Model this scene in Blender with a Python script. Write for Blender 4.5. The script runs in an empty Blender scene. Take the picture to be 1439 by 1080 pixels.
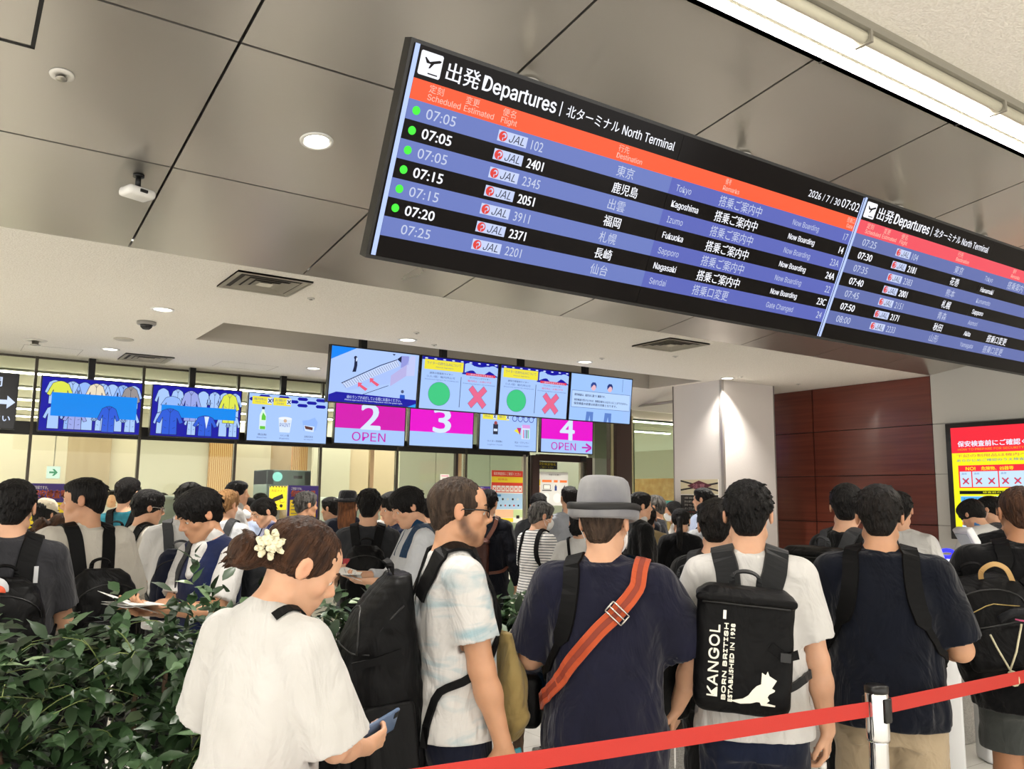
import bpy, bmesh, math, random, os
import numpy as np
from mathutils import Vector, Matrix
C = bpy.context.scene
COL = C.collection
R = math.radians
rnd = random.Random(7)

# ------------------------------------------------------------------ camera, world, exposure
EYE = 1.62
cam_d = bpy.data.cameras.new('camera')
cam = bpy.data.objects.new('camera', cam_d); COL.objects.link(cam)
F_PX, W_PX, H_PX = 1194.4, 1439, 1080
cam_d.sensor_fit = 'HORIZONTAL'; cam_d.sensor_width = 36.0
cam_d.lens = 36.0 * F_PX / W_PX
cam_d.clip_start = 0.05; cam_d.clip_end = 200
YAW, PITCH, ROLL = R(33.98), R(7.666), R(-0.611)
_f = np.array([math.sin(YAW)*math.cos(PITCH), math.cos(YAW)*math.cos(PITCH), math.sin(PITCH)])
_r0 = np.array([math.cos(YAW), -math.sin(YAW), 0.0]); _d0 = np.cross(_f, _r0)
CR = math.cos(ROLL)*_r0 + math.sin(ROLL)*_d0
CD = -math.sin(ROLL)*_r0 + math.cos(ROLL)*_d0
EYEP = np.array([0, 0, EYE])
cam.matrix_world = Matrix(((CR[0], -CD[0], -_f[0], 0), (CR[1], -CD[1], -_f[1], 0), (CR[2], -CD[2], -_f[2], EYE), (0, 0, 0, 1)))
C.camera = cam
C.view_settings.view_transform = 'Standard'; C.view_settings.look = 'None'
C.view_settings.exposure = 0.75; C.view_settings.gamma = 1.0; C.view_settings.use_curve_mapping = False
C.cycles.max_bounces = 6; C.cycles.diffuse_bounces = 3; C.cycles.glossy_bounces = 3
C.cycles.transmission_bounces = 4; C.cycles.transparent_max_bounces = 8
C.cycles.sample_clamp_indirect = 4.0
C.cycles.caustics_reflective = False; C.cycles.caustics_refractive = False

world = bpy.data.worlds.new('concourse_daylight'); C.world = world; world.use_nodes = True
world.node_tree.nodes['Background'].inputs['Color'].default_value = (1.0, 0.965, 0.91, 1)
world.node_tree.nodes['Background'].inputs['Strength'].default_value = 1.7

LIGHT_TROFFER = 20.0      # emission of the linear lamps over the queue
LIGHT_FILL = 4.0       # emission of the unseen fill lamps added behind the viewer
LIGHT_HALL = 16.0         # emission of the linear lamps in the hall behind the glass
SPOT_W = 150.0            # watts per downlight

# a pixel of the photograph turned into a point on a plane of the real place
def ray(x, y): return (x-719.5)/F_PX*CR + (y-540)/F_PX*CD + _f
def onX(x, y, X): v = ray(x, y); return EYEP + v*X/v[0]
def onY(x, y, Y): v = ray(x, y); return EYEP + v*Y/v[1]
def onZ(x, y, Z): v = ray(x, y); return EYEP + v*(Z-EYE)/v[2]
def dep(x, y, z): return EYEP + ray(x, y)*z

# ------------------------------------------------------------------ materials
def lin(c):
    if isinstance(c, str):
        c = c.lstrip('#'); c = [int(c[i:i+2], 16)/255 for i in (0, 2, 4)]
        c = [x/12.92 if x <= .04045 else ((x+.055)/1.055)**2.4 for x in c]
    return (c[0], c[1], c[2], 1.0)
_mats = {}
def mat(name, color, rough=.6, metal=0.0, spec=.5, emit=0.0, bump=None, var=None, sheen=0.0, coat=0.0, alpha=1.0, trans=0.0, ior=1.45):
    key = name
    if key in _mats: return _mats[key]
    m = bpy.data.materials.new(name); m.use_nodes = True
    nt = m.node_tree; b = nt.nodes['Principled BSDF']
    b.inputs['Base Color'].default_value = lin(color); b.inputs['Roughness'].default_value = rough
    b.inputs['Metallic'].default_value = metal; b.inputs['Specular IOR Level'].default_value = spec
    b.inputs['Sheen Weight'].default_value = sheen; b.inputs['Coat Weight'].default_value = coat
    b.inputs['Transmission Weight'].default_value = trans; b.inputs['IOR'].default_value = ior
    b.inputs['Alpha'].default_value = alpha
    if emit:
        b.inputs['Emission Color'].default_value = lin(color); b.inputs['Emission Strength'].default_value = emit
        b.inputs['Base Color'].default_value = (0.01, 0.01, 0.01, 1)
    if bump or var:
        tc = nt.nodes.new('ShaderNodeTexCoord')
    if bump:
        sc, st = bump[0], bump[1]
        mp = nt.nodes.new('ShaderNodeMapping'); nt.links.new(tc.outputs['Object'], mp.inputs[0])
        if len(bump) > 2: mp.inputs['Scale'].default_value = bump[2]
        n = nt.nodes.new('ShaderNodeTexNoise'); n.inputs['Scale'].default_value = sc; n.inputs['Detail'].default_value = 4
        nt.links.new(mp.outputs[0], n.inputs['Vector'])
        bp = nt.nodes.new('ShaderNodeBump'); bp.inputs['Strength'].default_value = st; bp.inputs['Distance'].default_value = .02
        nt.links.new(n.outputs['Fac'], bp.inputs['Height']); nt.links.new(bp.outputs[0], b.inputs['Normal'])
    if var:      # (second colour, scale, stretch)
        mp = nt.nodes.new('ShaderNodeMapping'); nt.links.new(tc.outputs['Object'], mp.inputs[0])
        if len(var) > 2: mp.inputs['Scale'].default_value = var[2]
        n = nt.nodes.new('ShaderNodeTexNoise'); n.inputs['Scale'].default_value = var[1]; n.inputs['Detail'].default_value = 3
        nt.links.new(mp.outputs[0], n.inputs['Vector'])
        rp = nt.nodes.new('ShaderNodeValToRGB'); rp.color_ramp.elements[0].position = .35; rp.color_ramp.elements[1].position = .65
        rp.color_ramp.elements[0].color = lin(color); rp.color_ramp.elements[1].color = lin(var[0])
        nt.links.new(n.outputs['Fac'], rp.inputs[0]); nt.links.new(rp.outputs[0], b.inputs['Base Color'])
    _mats[key] = m
    return m
def lit(color, s=1.0):      # a colour shown by a lit screen
    return mat('screen_%s_%d' % (color.lstrip('#'), int(s*100)), color, rough=.35, emit=s*.66, spec=.12)
def glow(name, color, s): 
    if name in _mats: return _mats[name]
    m = bpy.data.materials.new(name); m.use_nodes = True; nt = m.node_tree; nt.nodes.clear()
    e = nt.nodes.new('ShaderNodeEmission'); o = nt.nodes.new('ShaderNodeOutputMaterial')
    e.inputs[0].default_value = lin(color); e.inputs[1].default_value = s
    nt.links.new(e.outputs[0], o.inputs[0]); _mats[name] = m
    return m
def glass_mat(name, tint, refl=.08):
    if name in _mats: return _mats[name]
    m = bpy.data.materials.new(name); m.use_nodes = True; nt = m.node_tree; nt.nodes.clear()
    t = nt.nodes.new('ShaderNodeBsdfTransparent'); g = nt.nodes.new('ShaderNodeBsdfGlossy'); mx = nt.nodes.new('ShaderNodeMixShader')
    fr = nt.nodes.new('ShaderNodeFresnel'); fr.inputs[0].default_value = 1.35
    o = nt.nodes.new('ShaderNodeOutputMaterial'); t.inputs[0].default_value = lin(tint); g.inputs['Roughness'].default_value = .02
    nt.links.new(fr.outputs[0], mx.inputs[0]); nt.links.new(t.outputs[0], mx.inputs[1]); nt.links.new(g.outputs[0], mx.inputs[2])
    nt.links.new(mx.outputs[0], o.inputs[0]); _mats[name] = m
    return m

# ------------------------------------------------------------------ objects, tags
def tag(o, label=None, cat=None, group=None, kind=None):
    if label: o['label'] = label
    if cat: o['category'] = cat
    if group: o['group'] = group
    if kind: o['kind'] = kind
    return o
def empty(name, loc, rz=0.0, label=None, cat=None, group=None):
    o = bpy.data.objects.new(name, None); COL.objects.link(o)
    o.location = loc; o.rotation_euler = (0, 0, rz); o.empty_display_size = .1
    return tag(o, label, cat, group)

class MB:
    """collects faces with material slots; build() links them as one mesh object"""
    def __init__(s): s.v = []; s.f = []; s.m = []; s.mats = []; s.smooth = []
    def mi(s, m):
        if m not in s.mats: s.mats.append(m)
        return s.mats.index(m)
    def add(s, vs, fs, m, smooth=False, M=None):
        k = len(s.v)
        if M is not None: vs = [tuple(M @ Vector(p)) for p in vs]
        s.v.extend([tuple(p) for p in vs]); i = s.mi(m)
        for f in fs: s.f.append([k+j for j in f]); s.m.append(i); s.smooth.append(smooth)
        return s
    def box(s, a, b, m, M=None, bev=0.0):
        (x0, y0, z0), (x1, y1, z1) = a, b
        if x0 > x1: x0, x1 = x1, x0
        if y0 > y1: y0, y1 = y1, y0
        if z0 > z1: z0, z1 = z1, z0
        if bev <= 0:
            v = [(x0,y0,z0),(x1,y0,z0),(x1,y1,z0),(x0,y1,z0),(x0,y0,z1),(x1,y0,z1),(x1,y1,z1),(x0,y1,z1)]
            f = [(3,2,1,0),(4,5,6,7),(0,1,5,4),(1,2,6,5),(2,3,7,6),(3,0,4,7)]
            return s.add(v, f, m, False, M)
        bm = bmesh.new(); bmesh.ops.create_cube(bm, size=1)
        for p in bm.verts: p.co = Vector(((x0+x1)/2+p.co.x*(x1-x0), (y0+y1)/2+p.co.y*(y1-y0), (z0+z1)/2+p.co.z*(z1-z0)))
        bmesh.ops.bevel(bm, geom=bm.edges[:], offset=bev, segments=2, affect='EDGES', profile=.5)
        return s.bm(bm, m, M, True)
    def bm(s, bm, m, M=None, smooth=False):
        bm.verts.index_update()
        vs = [tuple(p.co) for p in bm.verts]; fs = [[p.index for p in f.verts] for f in bm.faces]; bm.free()
        return s.add(vs, fs, m, smooth, M)
    def quad(s, pts, m): return s.add(pts, [tuple(range(len(pts)))], m)
    def prism(s, poly, z0, z1, m, M=None):
        n = len(poly); v = [(x, y, z0) for x, y in poly] + [(x, y, z1) for x, y in poly]
        f = [tuple(reversed(range(n))), tuple(range(n, 2*n))] + [(i, (i+1) % n, n+(i+1) % n, n+i) for i in range(n)]
        return s.add(v, f, m, False, M)
    def lathe(s, prof, m, n=24, M=None, cap=True):
        v = []; f = []
        for r, z in prof:
            for k in range(n): a = 2*math.pi*k/n; v.append((r*math.cos(a), r*math.sin(a), z))
        for j in range(len(prof)-1):
            for k in range(n): f.append((j*n+k, j*n+(k+1) % n, (j+1)*n+(k+1) % n, (j+1)*n+k))
        if cap: f.append(tuple(reversed(range(n)))); f.append(tuple(range((len(prof)-1)*n, len(prof)*n)))
        return s.add(v, f, m, True, M)
    def tube(s, path, r, m, n=10, flat=1.0, cap=True, up=(0, 0, 1)):
        P = [Vector(p) for p in path]; rs = r if isinstance(r, (list, tuple)) else [r]*len(P)
        v = []; f = []; u0 = Vector(up)
        for i, p in enumerate(P):
            t = (P[min(i+1, len(P)-1)] - P[max(i-1, 0)]).normalized()
            a = t.cross(u0)
            if a.length < 1e-3: a = t.cross(Vector((1, 0, 0)))
            a.normalize(); b = a.cross(t).normalized()
            for k in range(n):
                th = 2*math.pi*k/n; v.append(p + (a*math.cos(th)*rs[i]) + (b*math.sin(th)*rs[i]*flat))
        for i in range(len(P)-1):
            for k in range(n): f.append((i*n+k, i*n+(k+1) % n, (i+1)*n+(k+1) % n, (i+1)*n+k))
        if cap: f.append(tuple(reversed(range(n)))); f.append(tuple(range((len(P)-1)*n, len(P)*n)))
        return s.add(v, f, m, True)
    def ribbon(s, path, normals, w, th, m, wdir=None):
        """a strap: rectangular section, width across the path, thickness along the normals"""
        P = [Vector(p) for p in path]; N = [Vector(q).normalized() for q in normals]; v = []; f = []
        ws = w if isinstance(w, (list, tuple)) else [w]*len(P)
        for i, p in enumerate(P):
            t = (P[min(i+1, len(P)-1)] - P[max(i-1, 0)]).normalized()
            a = t.cross(N[i]); 
            if a.length < 1e-4: a = Vector((1, 0, 0))
            a.normalize(); h = ws[i]/2
            v += [p-a*h, p+a*h, p+a*h*.94+N[i]*th, p-a*h*.94+N[i]*th]
        for i in range(len(P)-1):
            for k in range(4): f.append((i*4+k, i*4+(k+1) % 4, i*4+4+(k+1) % 4, i*4+4+k))
        f += [(3, 2, 1, 0), tuple(range(len(P)*4-4, len(P)*4))]
        return s.add(v, f, m, False)
    def build(s, name, parent=None, loc=None, bevel=0.0, world=False):
        me = bpy.data.meshes.new(name); me.from_pydata([tuple(p) for p in s.v], [], s.f)
        for m in s.mats: me.materials.append(m)
        me.polygons.foreach_set('material_index', s.m)
        me.polygons.foreach_set('use_smooth', [bool(x) for x in s.smooth])
        me.update()
        o = bpy.data.objects.new(name, me); COL.objects.link(o)
        if parent is not None:
            o.parent = parent
        if loc is not None: o.location = loc
        if bevel:
            b = o.modifiers.new('bevel', 'BEVEL'); b.width = bevel; b.segments = 2; b.limit_method = 'ANGLE'
        return o
def recenter(o, base=True):
    """put a top-level mesh's origin at its base centre"""
    me = o.data; n = len(me.vertices); a = np.empty(n*3); me.vertices.foreach_get('co', a); a = a.reshape(-1, 3)
    c = (a.min(0)+a.max(0))/2
    if base: c[2] = a[:, 2].min()
    a -= c; me.vertices.foreach_set('co', a.ravel()); o.location = Vector(o.location)+Vector(c); me.update()
    return o

_txt = {}
try:
    FONT = bpy.data.fonts.load(os.path.join(bpy.utils.system_resource('DATAFILES'), 'fonts', 'Inter.woff2'))   # Blender's own interface typeface
except Exception:
    FONT = None
def text_poly(s, bold=0.0):
    """flat letter outlines of a string, size 1, origin at its left baseline"""
    bold = 0; k = (s, bold)
    if k not in _txt:
        cu = bpy.data.curves.new('lettering', 'FONT'); cu.body = s; cu.size = 1.0; cu.offset = 0
        if FONT and s.isascii() and not any(ch.isdigit() for ch in s): cu.font = FONT
        cu.resolution_u = 3
        o = bpy.data.objects.new('lettering', cu)
        me = bpy.data.meshes.new_from_object(o)
        v = [tuple(p.co) for p in me.vertices]; f = [tuple(p.vertices) for p in me.polygons]
        bpy.data.objects.remove(o); bpy.data.meshes.remove(me); bpy.data.curves.remove(cu)
        xs = [p[0] for p in v] or [0, 1]; ys = [p[1] for p in v] or [0, 1]
        _txt[k] = (v, f, min(xs), max(xs), min(ys), max(ys))
    return _txt[k]

CAPH = text_poly('H')[5] or .73; CAPD = text_poly('0')[5] or .73
class Panel:
    """draws flat artwork on a plane: u right, v down, from the top left corner"""
    def __init__(s, org, U, V, mb, step=.0007):
        s.o = Vector(org); s.U = Vector(U).normalized(); s.V = Vector(V).normalized(); s.mb = mb; s.N = s.V.cross(s.U).normalized(); s.st = step
    def p(s, u, v, l=1): return s.o + s.U*u + s.V*v + s.N*(s.st*l)
    def rect(s, u0, v0, u1, v1, m, l=1): s.mb.quad([s.p(u0, v1, l), s.p(u1, v1, l), s.p(u1, v0, l), s.p(u0, v0, l)], m)
    def poly(s, pts, m, l=1):
        a = sum(pts[i][0]*pts[(i+1) % len(pts)][1]-pts[(i+1) % len(pts)][0]*pts[i][1] for i in range(len(pts)))
        if a > 0: pts = pts[::-1]
        s.mb.quad([s.p(u, v, l) for u, v in pts], m)
    def disc(s, u, v, ru, m, l=1, rv=None, n=20, a0=0, a1=360):
        rv = rv or ru
        pts = [(u+ru*math.cos(R(a0+(a1-a0)*k/n)), v+rv*math.sin(R(a0+(a1-a0)*k/n))) for k in range(n+(a1-a0 < 360))]
        s.poly(pts, m, l)
    def line(s, pts, w, m, l=1):
        for (a, b), (c, d) in zip(pts[:-1], pts[1:]):
            L = math.hypot(c-a, d-b) or 1; nx, ny = -(d-b)/L*w/2, (c-a)/L*w/2
            s.poly([(a+nx, b+ny), (c+nx, d+ny), (c-nx, d-ny), (a-nx, b-ny)], m, l)
    def text(s, t, u0, v0, u1, v1, m, l=2, bold=0.0, rot=0):
        """fits the string's ink into the box (v0 top, v1 bottom)"""
        v, f, a, b, c, d = text_poly(t, bold)
        if not v: return
        su = (u1-u0)/max(b-a, 1e-6); sv = (v1-v0)/max(d-c, 1e-6)
        e = (v1-v0)*min(bold, .03)*1.1
        for k, (dx, dy) in enumerate(((0, 0), (e, 0), (-e, 0), (0, e*.6), (0, -e*.6))[:5 if bold > .015 else (3 if bold else 1)]):
            s.mb.add([s.p(u0+(p[0]-a)*su+dx, v1-(p[1]-c)*sv+dy, l) for p in v], f, m)
    def label(s, t, u, v, h, m, l=2, bold=0.0, align='L', squeeze=1.0):
        """string with cap height h, baseline at v"""
        tv, f, a, b, c, d = text_poly(t, bold)
        if not tv: return
        k = h/(CAPD if any(ch.isdigit() for ch in t) else CAPH); w = (b-a)*k*squeeze
        u0 = u if align == 'L' else (u-w if align == 'R' else u-w/2)
        e = h*min(bold, .03)*1.3
        for dx in ((0, e, -e) if bold else (0,)): s.mb.add([s.p(u0+(p[0]-a)*k*squeeze+dx, v-p[1]*k, l) for p in tv], f, m)
# ------------------------------------------------------------------ the setting
HC = 3.02                       # flat ceiling
YB, SLOPE = 5.13, R(7.57)       # the metal ceiling rises from YB towards the camera
YL = 2.03                       # its upper edge, at the light trough
GX = [.81+1.0265*k for k in range(-5, 9)]   # joints of ceiling panels and glass panes
XW = 9.03                       # right-hand wall
def zs(y): return HC + (YB-y)*math.tan(SLOPE)
YG = 9.9                        # the glass wall

def speckle(name, c1, c2, scale, bump, rough=.85):
    m = mat(name, c1, rough=rough, var=(c2, scale), bump=(scale, bump)); return m
M_tile = speckle('ceiling_board', '#f3efe6', '#e6e1d6', 90, .35)
M_white = mat('white_paint', '#dcd8ce', rough=.6)
M_dark = mat('dark_gap', '#1c1b1a', rough=.8)
M_black = mat('black_plastic', '#0c0c0d', rough=.35)
M_blackm = mat('black_metal', '#101011', rough=.4, metal=.3)
M_chrome = mat('chrome', '#d8d8d8', rough=.12, metal=1)
M_steel = mat('brushed_steel', '#a9a59c', rough=.35, metal=.9)
M_mull = mat('bronze_anodised', '#4a453d', rough=.4, metal=.7)
M_brown = mat('dark_brown_frame', '#2b1a16', rough=.4)

def metal_ceiling_mat():
    m = bpy.data.materials.new('satin_metal_panel'); m.use_nodes = True; nt = m.node_tree; b = nt.nodes['Principled BSDF']
    b.inputs['Base Color'].default_value = lin('#bdb9b2'); b.inputs['Metallic'].default_value = .85; b.inputs['Roughness'].default_value = .27
    tc = nt.nodes.new('ShaderNodeTexCoord'); mp = nt.nodes.new('ShaderNodeMapping'); mp.inputs['Scale'].default_value = (.8, .25, 1)
    n = nt.nodes.new('ShaderNodeTexNoise'); n.inputs['Scale'].default_value = 3; n.inputs['Detail'].default_value = 2
    nt.links.new(tc.outputs['Object'], mp.inputs[0]); nt.links.new(mp.outputs[0], n.inputs['Vector'])
    mr = nt.nodes.new('ShaderNodeMapRange'); mr.inputs[3].default_value = .25; mr.inputs[4].default_value = .34
    nt.links.new(n.outputs['Fac'], mr.inputs[0]); nt.links.new(mr.outputs[0], b.inputs['Roughness'])
    n2 = nt.nodes.new('ShaderNodeTexNoise'); n2.inputs['Scale'].default_value = 1.6; n2.inputs['Detail'].default_value = 1
    bp = nt.nodes.new('ShaderNodeBump'); bp.inputs['Strength'].default_value = .2; bp.inputs['Distance'].default_value = .05
    nt.links.new(tc.outputs['Object'], n2.inputs['Vector']); nt.links.new(n2.outputs['Fac'], bp.inputs['Height']); nt.links.new(bp.outputs[0], b.inputs['Normal'])
    return m
M_metal = metal_ceiling_mat()

def floor_mat():
    m = bpy.data.materials.new('polished_floor_tile'); m.use_nodes = True; nt = m.node_tree; b = nt.nodes['Principled BSDF']
    b.inputs['Roughness'].default_value = .14
    tc = nt.nodes.new('ShaderNodeTexCoord'); br = nt.nodes.new('ShaderNodeTexBrick')
    br.offset = 0; br.inputs['Scale'].default_value = 1.0; br.inputs['Brick Width'].default_value = .6; br.inputs['Row Height'].default_value = .6
    br.inputs['Mortar Size'].default_value = .0025; br.inputs['Color1'].default_value = lin('#f0ede6'); br.inputs['Color2'].default_value = lin('#ebe7df')
    br.inputs['Mortar'].default_value = lin('#bdb7aa')
    nt.links.new(tc.outputs['Object'], br.inputs['Vector']); nt.links.new(br.outputs['Color'], b.inputs['Base Color'])
    return m
def struct(mb, name, **k): return tag(mb.build(name, **k), kind='structure')

mb = MB(); mb.box((-7, -5, -.12), (15, 24, 0), floor_mat()); struct(mb, 'floor')

# metal ceiling: separate panels with open dark joints
mb = MB()
ys = [YB-.004, 4.1, 3.045, YL+.012]
gap = .006
for i in range(len(GX)-1):
    for j in range(3):
        x0, x1 = GX[i]+gap, min(GX[i+1], XW-.01)-gap
        y1, y0 = ys[j]-(gap if j else 0), ys[j+1]+gap
        v = []
        for dz in (0, .03):
            v += [(x0, y0, zs(y0)+dz), (x1, y0, zs(y0)+dz), (x1, y1, zs(y1)+dz), (x0, y1, zs(y1)+dz)]
        mb.add(v, [(3, 2, 1, 0), (4, 5, 6, 7), (0, 1, 5, 4), (1, 2, 6, 5), (2, 3, 7, 6), (3, 0, 4, 7)], M_metal)
v = [(-5, YL, zs(YL)+.05), (XW, YL, zs(YL)+.05), (XW, YB, HC+.05), (-5, YB, HC+.05)]
mb.add(v, [(3, 2, 1, 0)], M_dark)
# access hatch grooves
for a, b in (((.16, 3.10), (.175, 3.43)), ((-.5, 3.42), (.175, 3.435))):
    mb.add([(a[0], a[1], zs(a[1])-.002), (b[0], a[1], zs(a[1])-.002), (b[0], b[1], zs(b[1])-.002), (a[0], b[1], zs(b[1])-.002)], [(3, 2, 1, 0)], M_dark)
struct(mb, 'ceiling_metal')

# flat board ceiling with the recess for the hanging screens
RX0, RX1, RY0, RY1, RH = 1.85, 7.40, 6.97, 7.88, .30
mb = MB()
for a, b in (((-7, YB), (15, RY0)), ((-7, RY1), (15, YG+.02)), ((-7, RY0), (RX0, RY1)), ((RX1, RY0), (15, RY1))):
    mb.box((a[0], a[1], HC), (b[0], b[1], HC+.04), M_tile)
mb.box((RX0, RY0, HC+RH), (RX1, RY1, HC+RH+.04), M_tile)
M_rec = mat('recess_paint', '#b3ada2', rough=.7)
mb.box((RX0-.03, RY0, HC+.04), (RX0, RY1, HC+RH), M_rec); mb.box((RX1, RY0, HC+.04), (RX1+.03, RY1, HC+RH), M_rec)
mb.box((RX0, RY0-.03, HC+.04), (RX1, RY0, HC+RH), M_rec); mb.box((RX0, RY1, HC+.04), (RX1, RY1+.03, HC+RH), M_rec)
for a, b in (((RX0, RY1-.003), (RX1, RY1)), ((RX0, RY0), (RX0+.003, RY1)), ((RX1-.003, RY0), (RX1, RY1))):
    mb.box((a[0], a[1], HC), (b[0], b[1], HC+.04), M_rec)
# faint service panels
for x0, y0, x1, y1 in ((.6, 9.15, 1.1, 9.6), (2.4, 9.0, 3.0, 9.4)):
    for p, q in (((x0, y0), (x1, y0+.004)), ((x0, y1), (x1, y1+.004)), ((x0, y0), (x0+.004, y1)), ((x1, y0), (x1+.004, y1))):
        mb.box((p[0], p[1], HC-.0015), (q[0], q[1], HC), mat('panel_line', '#b5afa3', rough=.8))
struct(mb, 'ceiling_board')
# upper ceiling behind the light trough, over the camera
mb = MB(); mb.box((-7, -5, 3.475), (15, 1.80, 3.52), M_tile); struct(mb, 'ceiling_upper')

# light trough: cream lip, two lamps, grey spine, outer rail with brackets
t = empty('linear_light', (2.0, 1.92, 3.44), label='long twin-strip lamp along the upper edge of the metal ceiling', cat='ceiling light')
M_lip = mat('cream_aluminium', '#cfcbb8', rough=.4, metal=.3)
mb = MB(); mb.box((-8, -.02, -.035), (7.03, .10, -.01), M_lip); mb.box((-8, .07, -.035), (7.03, .10, .05), M_lip)
for x in GX: mb.box((x-2.003, .071, -.038), (x-1.997, .101, -.0345), M_dark)
mb.box((-8, -.10, .02), (7.03, .10, .05), M_lip); mb.build('housing', t)
mb = MB(); mb.box((-8, .012, -.045), (7.03, .062, -.036), glow('lamp_white', '#fff9ee', LIGHT_TROFFER)); mb.build('lamp_strip', t)
mb = MB(); mb.box((-8, -.058, -.045), (7.03, -.012, -.030), glow('lamp_white', '#fff9ee', LIGHT_TROFFER)); mb.build('lamp_strip', t)
mb = MB(); mb.box((-8, -.012, -.043), (7.03, .012, .02), M_lip); mb.build('spine', t)
mb = MB(); mb.tube([(-8, -.098, -.02), (7.03, -.098, -.02)], .026, M_lip, n=12)
for x in GX: mb.box((x-2.0, -.135, -.05), (x-1.985, -.06, .0), mat('clip_grey', '#8d897d', rough=.4))
mb.box((-8, -.135, .0), (7.03, -.085, .055), mat('clip_grey', '#8d897d', rough=.4))
mb.build('rail', t)

# glass wall: panes, mullions, transom
M_glass = glass_mat('clear_glass', '#f2f6ee'); M_glassg = glass_mat('green_glass', '#dfeadf')
tr0, tr1 = 2.215, 2.35
k = 0; XM = [.775+1.0305*i for i in range(-5, 7)]   # last is 6.96, the door
for i in range(len(XM)-1):
    if XM[i] < -2.5: continue
    mb = MB(); mb.box((XM[i]+.016, YG-.005, tr1), (XM[i+1]-.016, YG+.005, HC), M_glass)
    mb.box((XM[i]+.016, YG-.005, 0), (XM[i+1]-.016, YG+.005, tr0), M_glass); k += 1; struct(mb, 'window_%d' % k)
mb = MB()
for x in XM:
    mb.box((x-.014, YG-.03, 0), (x+.014, YG+.03, HC), M_mull)
mb.box((-4.4, YG-.02, tr0), (6.96, YG+.02, tr1), mat('transom_black', '#15130f', rough=.4))
mb.box((-4.4, YG-.015, HC-.02), (8.57, YG+.015, HC), M_mull)
M_brass = mat('satin_brass', '#c4a880', rough=.35, metal=.6)
for x in (4.52, 5.80): mb.box((x, YG-.03, 0), (x+.05, YG+.02, tr0), M_brass)
mb.box((5.755, YG-.04, 0), (5.79, YG+.02, tr0), M_brown)
struct(mb, 'trim_1')

# the door with its brown frame, right end of the glass
mb = MB()
mb.box((7.0, YG-.06, 0), (7.12, YG+.04, 2.24), M_brown); mb.box((7.98, YG-.06, 0), (8.09, YG+.04, 2.24), M_brown)
mb.box((7.12, YG-.06, 2.165), (7.98, YG+.04, 2.26), M_brown); mb.box((7.86, YG-.05, 2.18), (7.96, YG-.07, 2.25), M_black)
mb.box((6.86, YG-.04, 0), (6.9, YG+.02, 2.24), M_steel); mb.box((6.94, YG-.03, 0), (6.97, YG+.02, 2.24), M_steel)
mb.box((7.9, YG-.02, 0), (7.94, YG+.03, 2.165), M_steel)
struct(mb, 'door_1')
mb = MB(); mb.box((7.12, YG-.005, 0), (7.98, YG+.005, 2.165), M_glass); mb.box((6.98, YG-.005, 2.24), (8.56, YG+.005, HC), M_glass); struct(mb, 'window_20')
# grey-green panels and the brown post between door and pillar
M_gg = mat('grey_green_laminate', '#98a08f', rough=.45)
mb = MB(); mb.box((8.20, YG+.1, 0), (8.50, YG+.13, HC), M_gg); mb.box((8.09, YG+.02, 0), (8.20, YG+.05, HC), mat('pale_laminate', '#dcdfd0', rough=.45))
mb.box((8.93, YG+.35, 0), (9.30, YG+.38, 2.85), M_gg); struct(mb, 'wall_laminate')
mb = MB(); mb.box((8.58, YG-.05, 0), (8.88, YG+.25, HC), mat('brown_post', '#3d2822', rough=.45)); struct(mb, 'trim_2')
mb = MB()
for x in (8.50, 8.895): mb.box((x, YG-.01, 0), (x+.055, YG+.01, HC-.1), mat('polished_edge', '#d8cfae', rough=.15, metal=.8))
struct(mb, 'trim_3')
mb = MB(); mb.box((8.95, YG-.005, 0), (12, YG+.005, 2.86), M_glassg); mb.box((8.95, YG-.012, 2.86), (12, YG+.012, 2.885), mat('glass_edge', '#4f5c50', rough=.2)); struct(mb, 'window_21')
mb = MB(); mb.tube([onY(890, 571, YG-.02), onY(951, 563.5, 7.6)], .02, M_steel); struct(mb, 'trim_4')

# square pillar with chamfer strip
CX0, CY0, CS = 7.48, 6.745, .92
M_pil = mat('pillar_panel', '#d6d0cb', rough=.5, bump=(60, .05))
mb = MB(); mb.box((CX0+.01, CY0+.01, 0), (CX0+CS, CY0+.80, HC), M_pil); struct(mb, 'wall_pillar')
mb = MB(); mb.box((CX0, CY0, 0), (CX0+.035, CY0+.035, HC), mat('pillar_strip', '#a9a39d', rough=.3, metal=.6))
for p in ((CX0+CS-.004, CY0+.002), (CX0+.002, CY0+.79)): mb.box((p[0], p[1], 0), (p[0]+.012, p[1]+.012, HC), mat('pillar_edge', '#77706a', rough=.4))
struct(mb, 'trim_5')

# right-hand wall: brown veneer beyond YB, pale grey panels nearer
def veneer():
    m = mat('red_brown_veneer', '#6a3427', rough=.28, var=('#5a2a1f', 4, (1, .25, 6)), coat=.15); return m
M_ven = veneer(); M_gw = mat('pale_grey_panel', '#bdbab2', rough=.5)
zl = [0, .84, 1.386, 1.935, 2.48, HC]
mb = MB()
for i in range(5):
    for a, b in ((YB, 6.66), (6.67, 7.75)):
        mb.box((XW, a+.004, zl[i]+.005), (XW+.03, b-.004, zl[i+1]-.005), M_ven)
mb.box((XW+.02, YB, 0), (XW+.06, 7.75, HC), M_dark); mb.box((XW+.06, 7.5, 0), (13, 7.75, HC), M_gw)
struct(mb, 'wall_right')
mb = MB(); zl2 = [0, .84, 1.386, 1.935, 2.48, 3.75]
for i in range(5):
    for a, b in ((-5, 1.6), (1.61, 3.4), (3.41, YB)):
        mb.box((XW, a+.003, zl2[i]+.003), (XW+.03, b-.003, zl2[i+1]-.003), M_gw)
mb.box((XW+.02, -5, 0), (XW+.06, YB, 3.75), mat('joint_grey', '#77736b', rough=.7))
struct(mb, 'wall_right_near')

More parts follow.
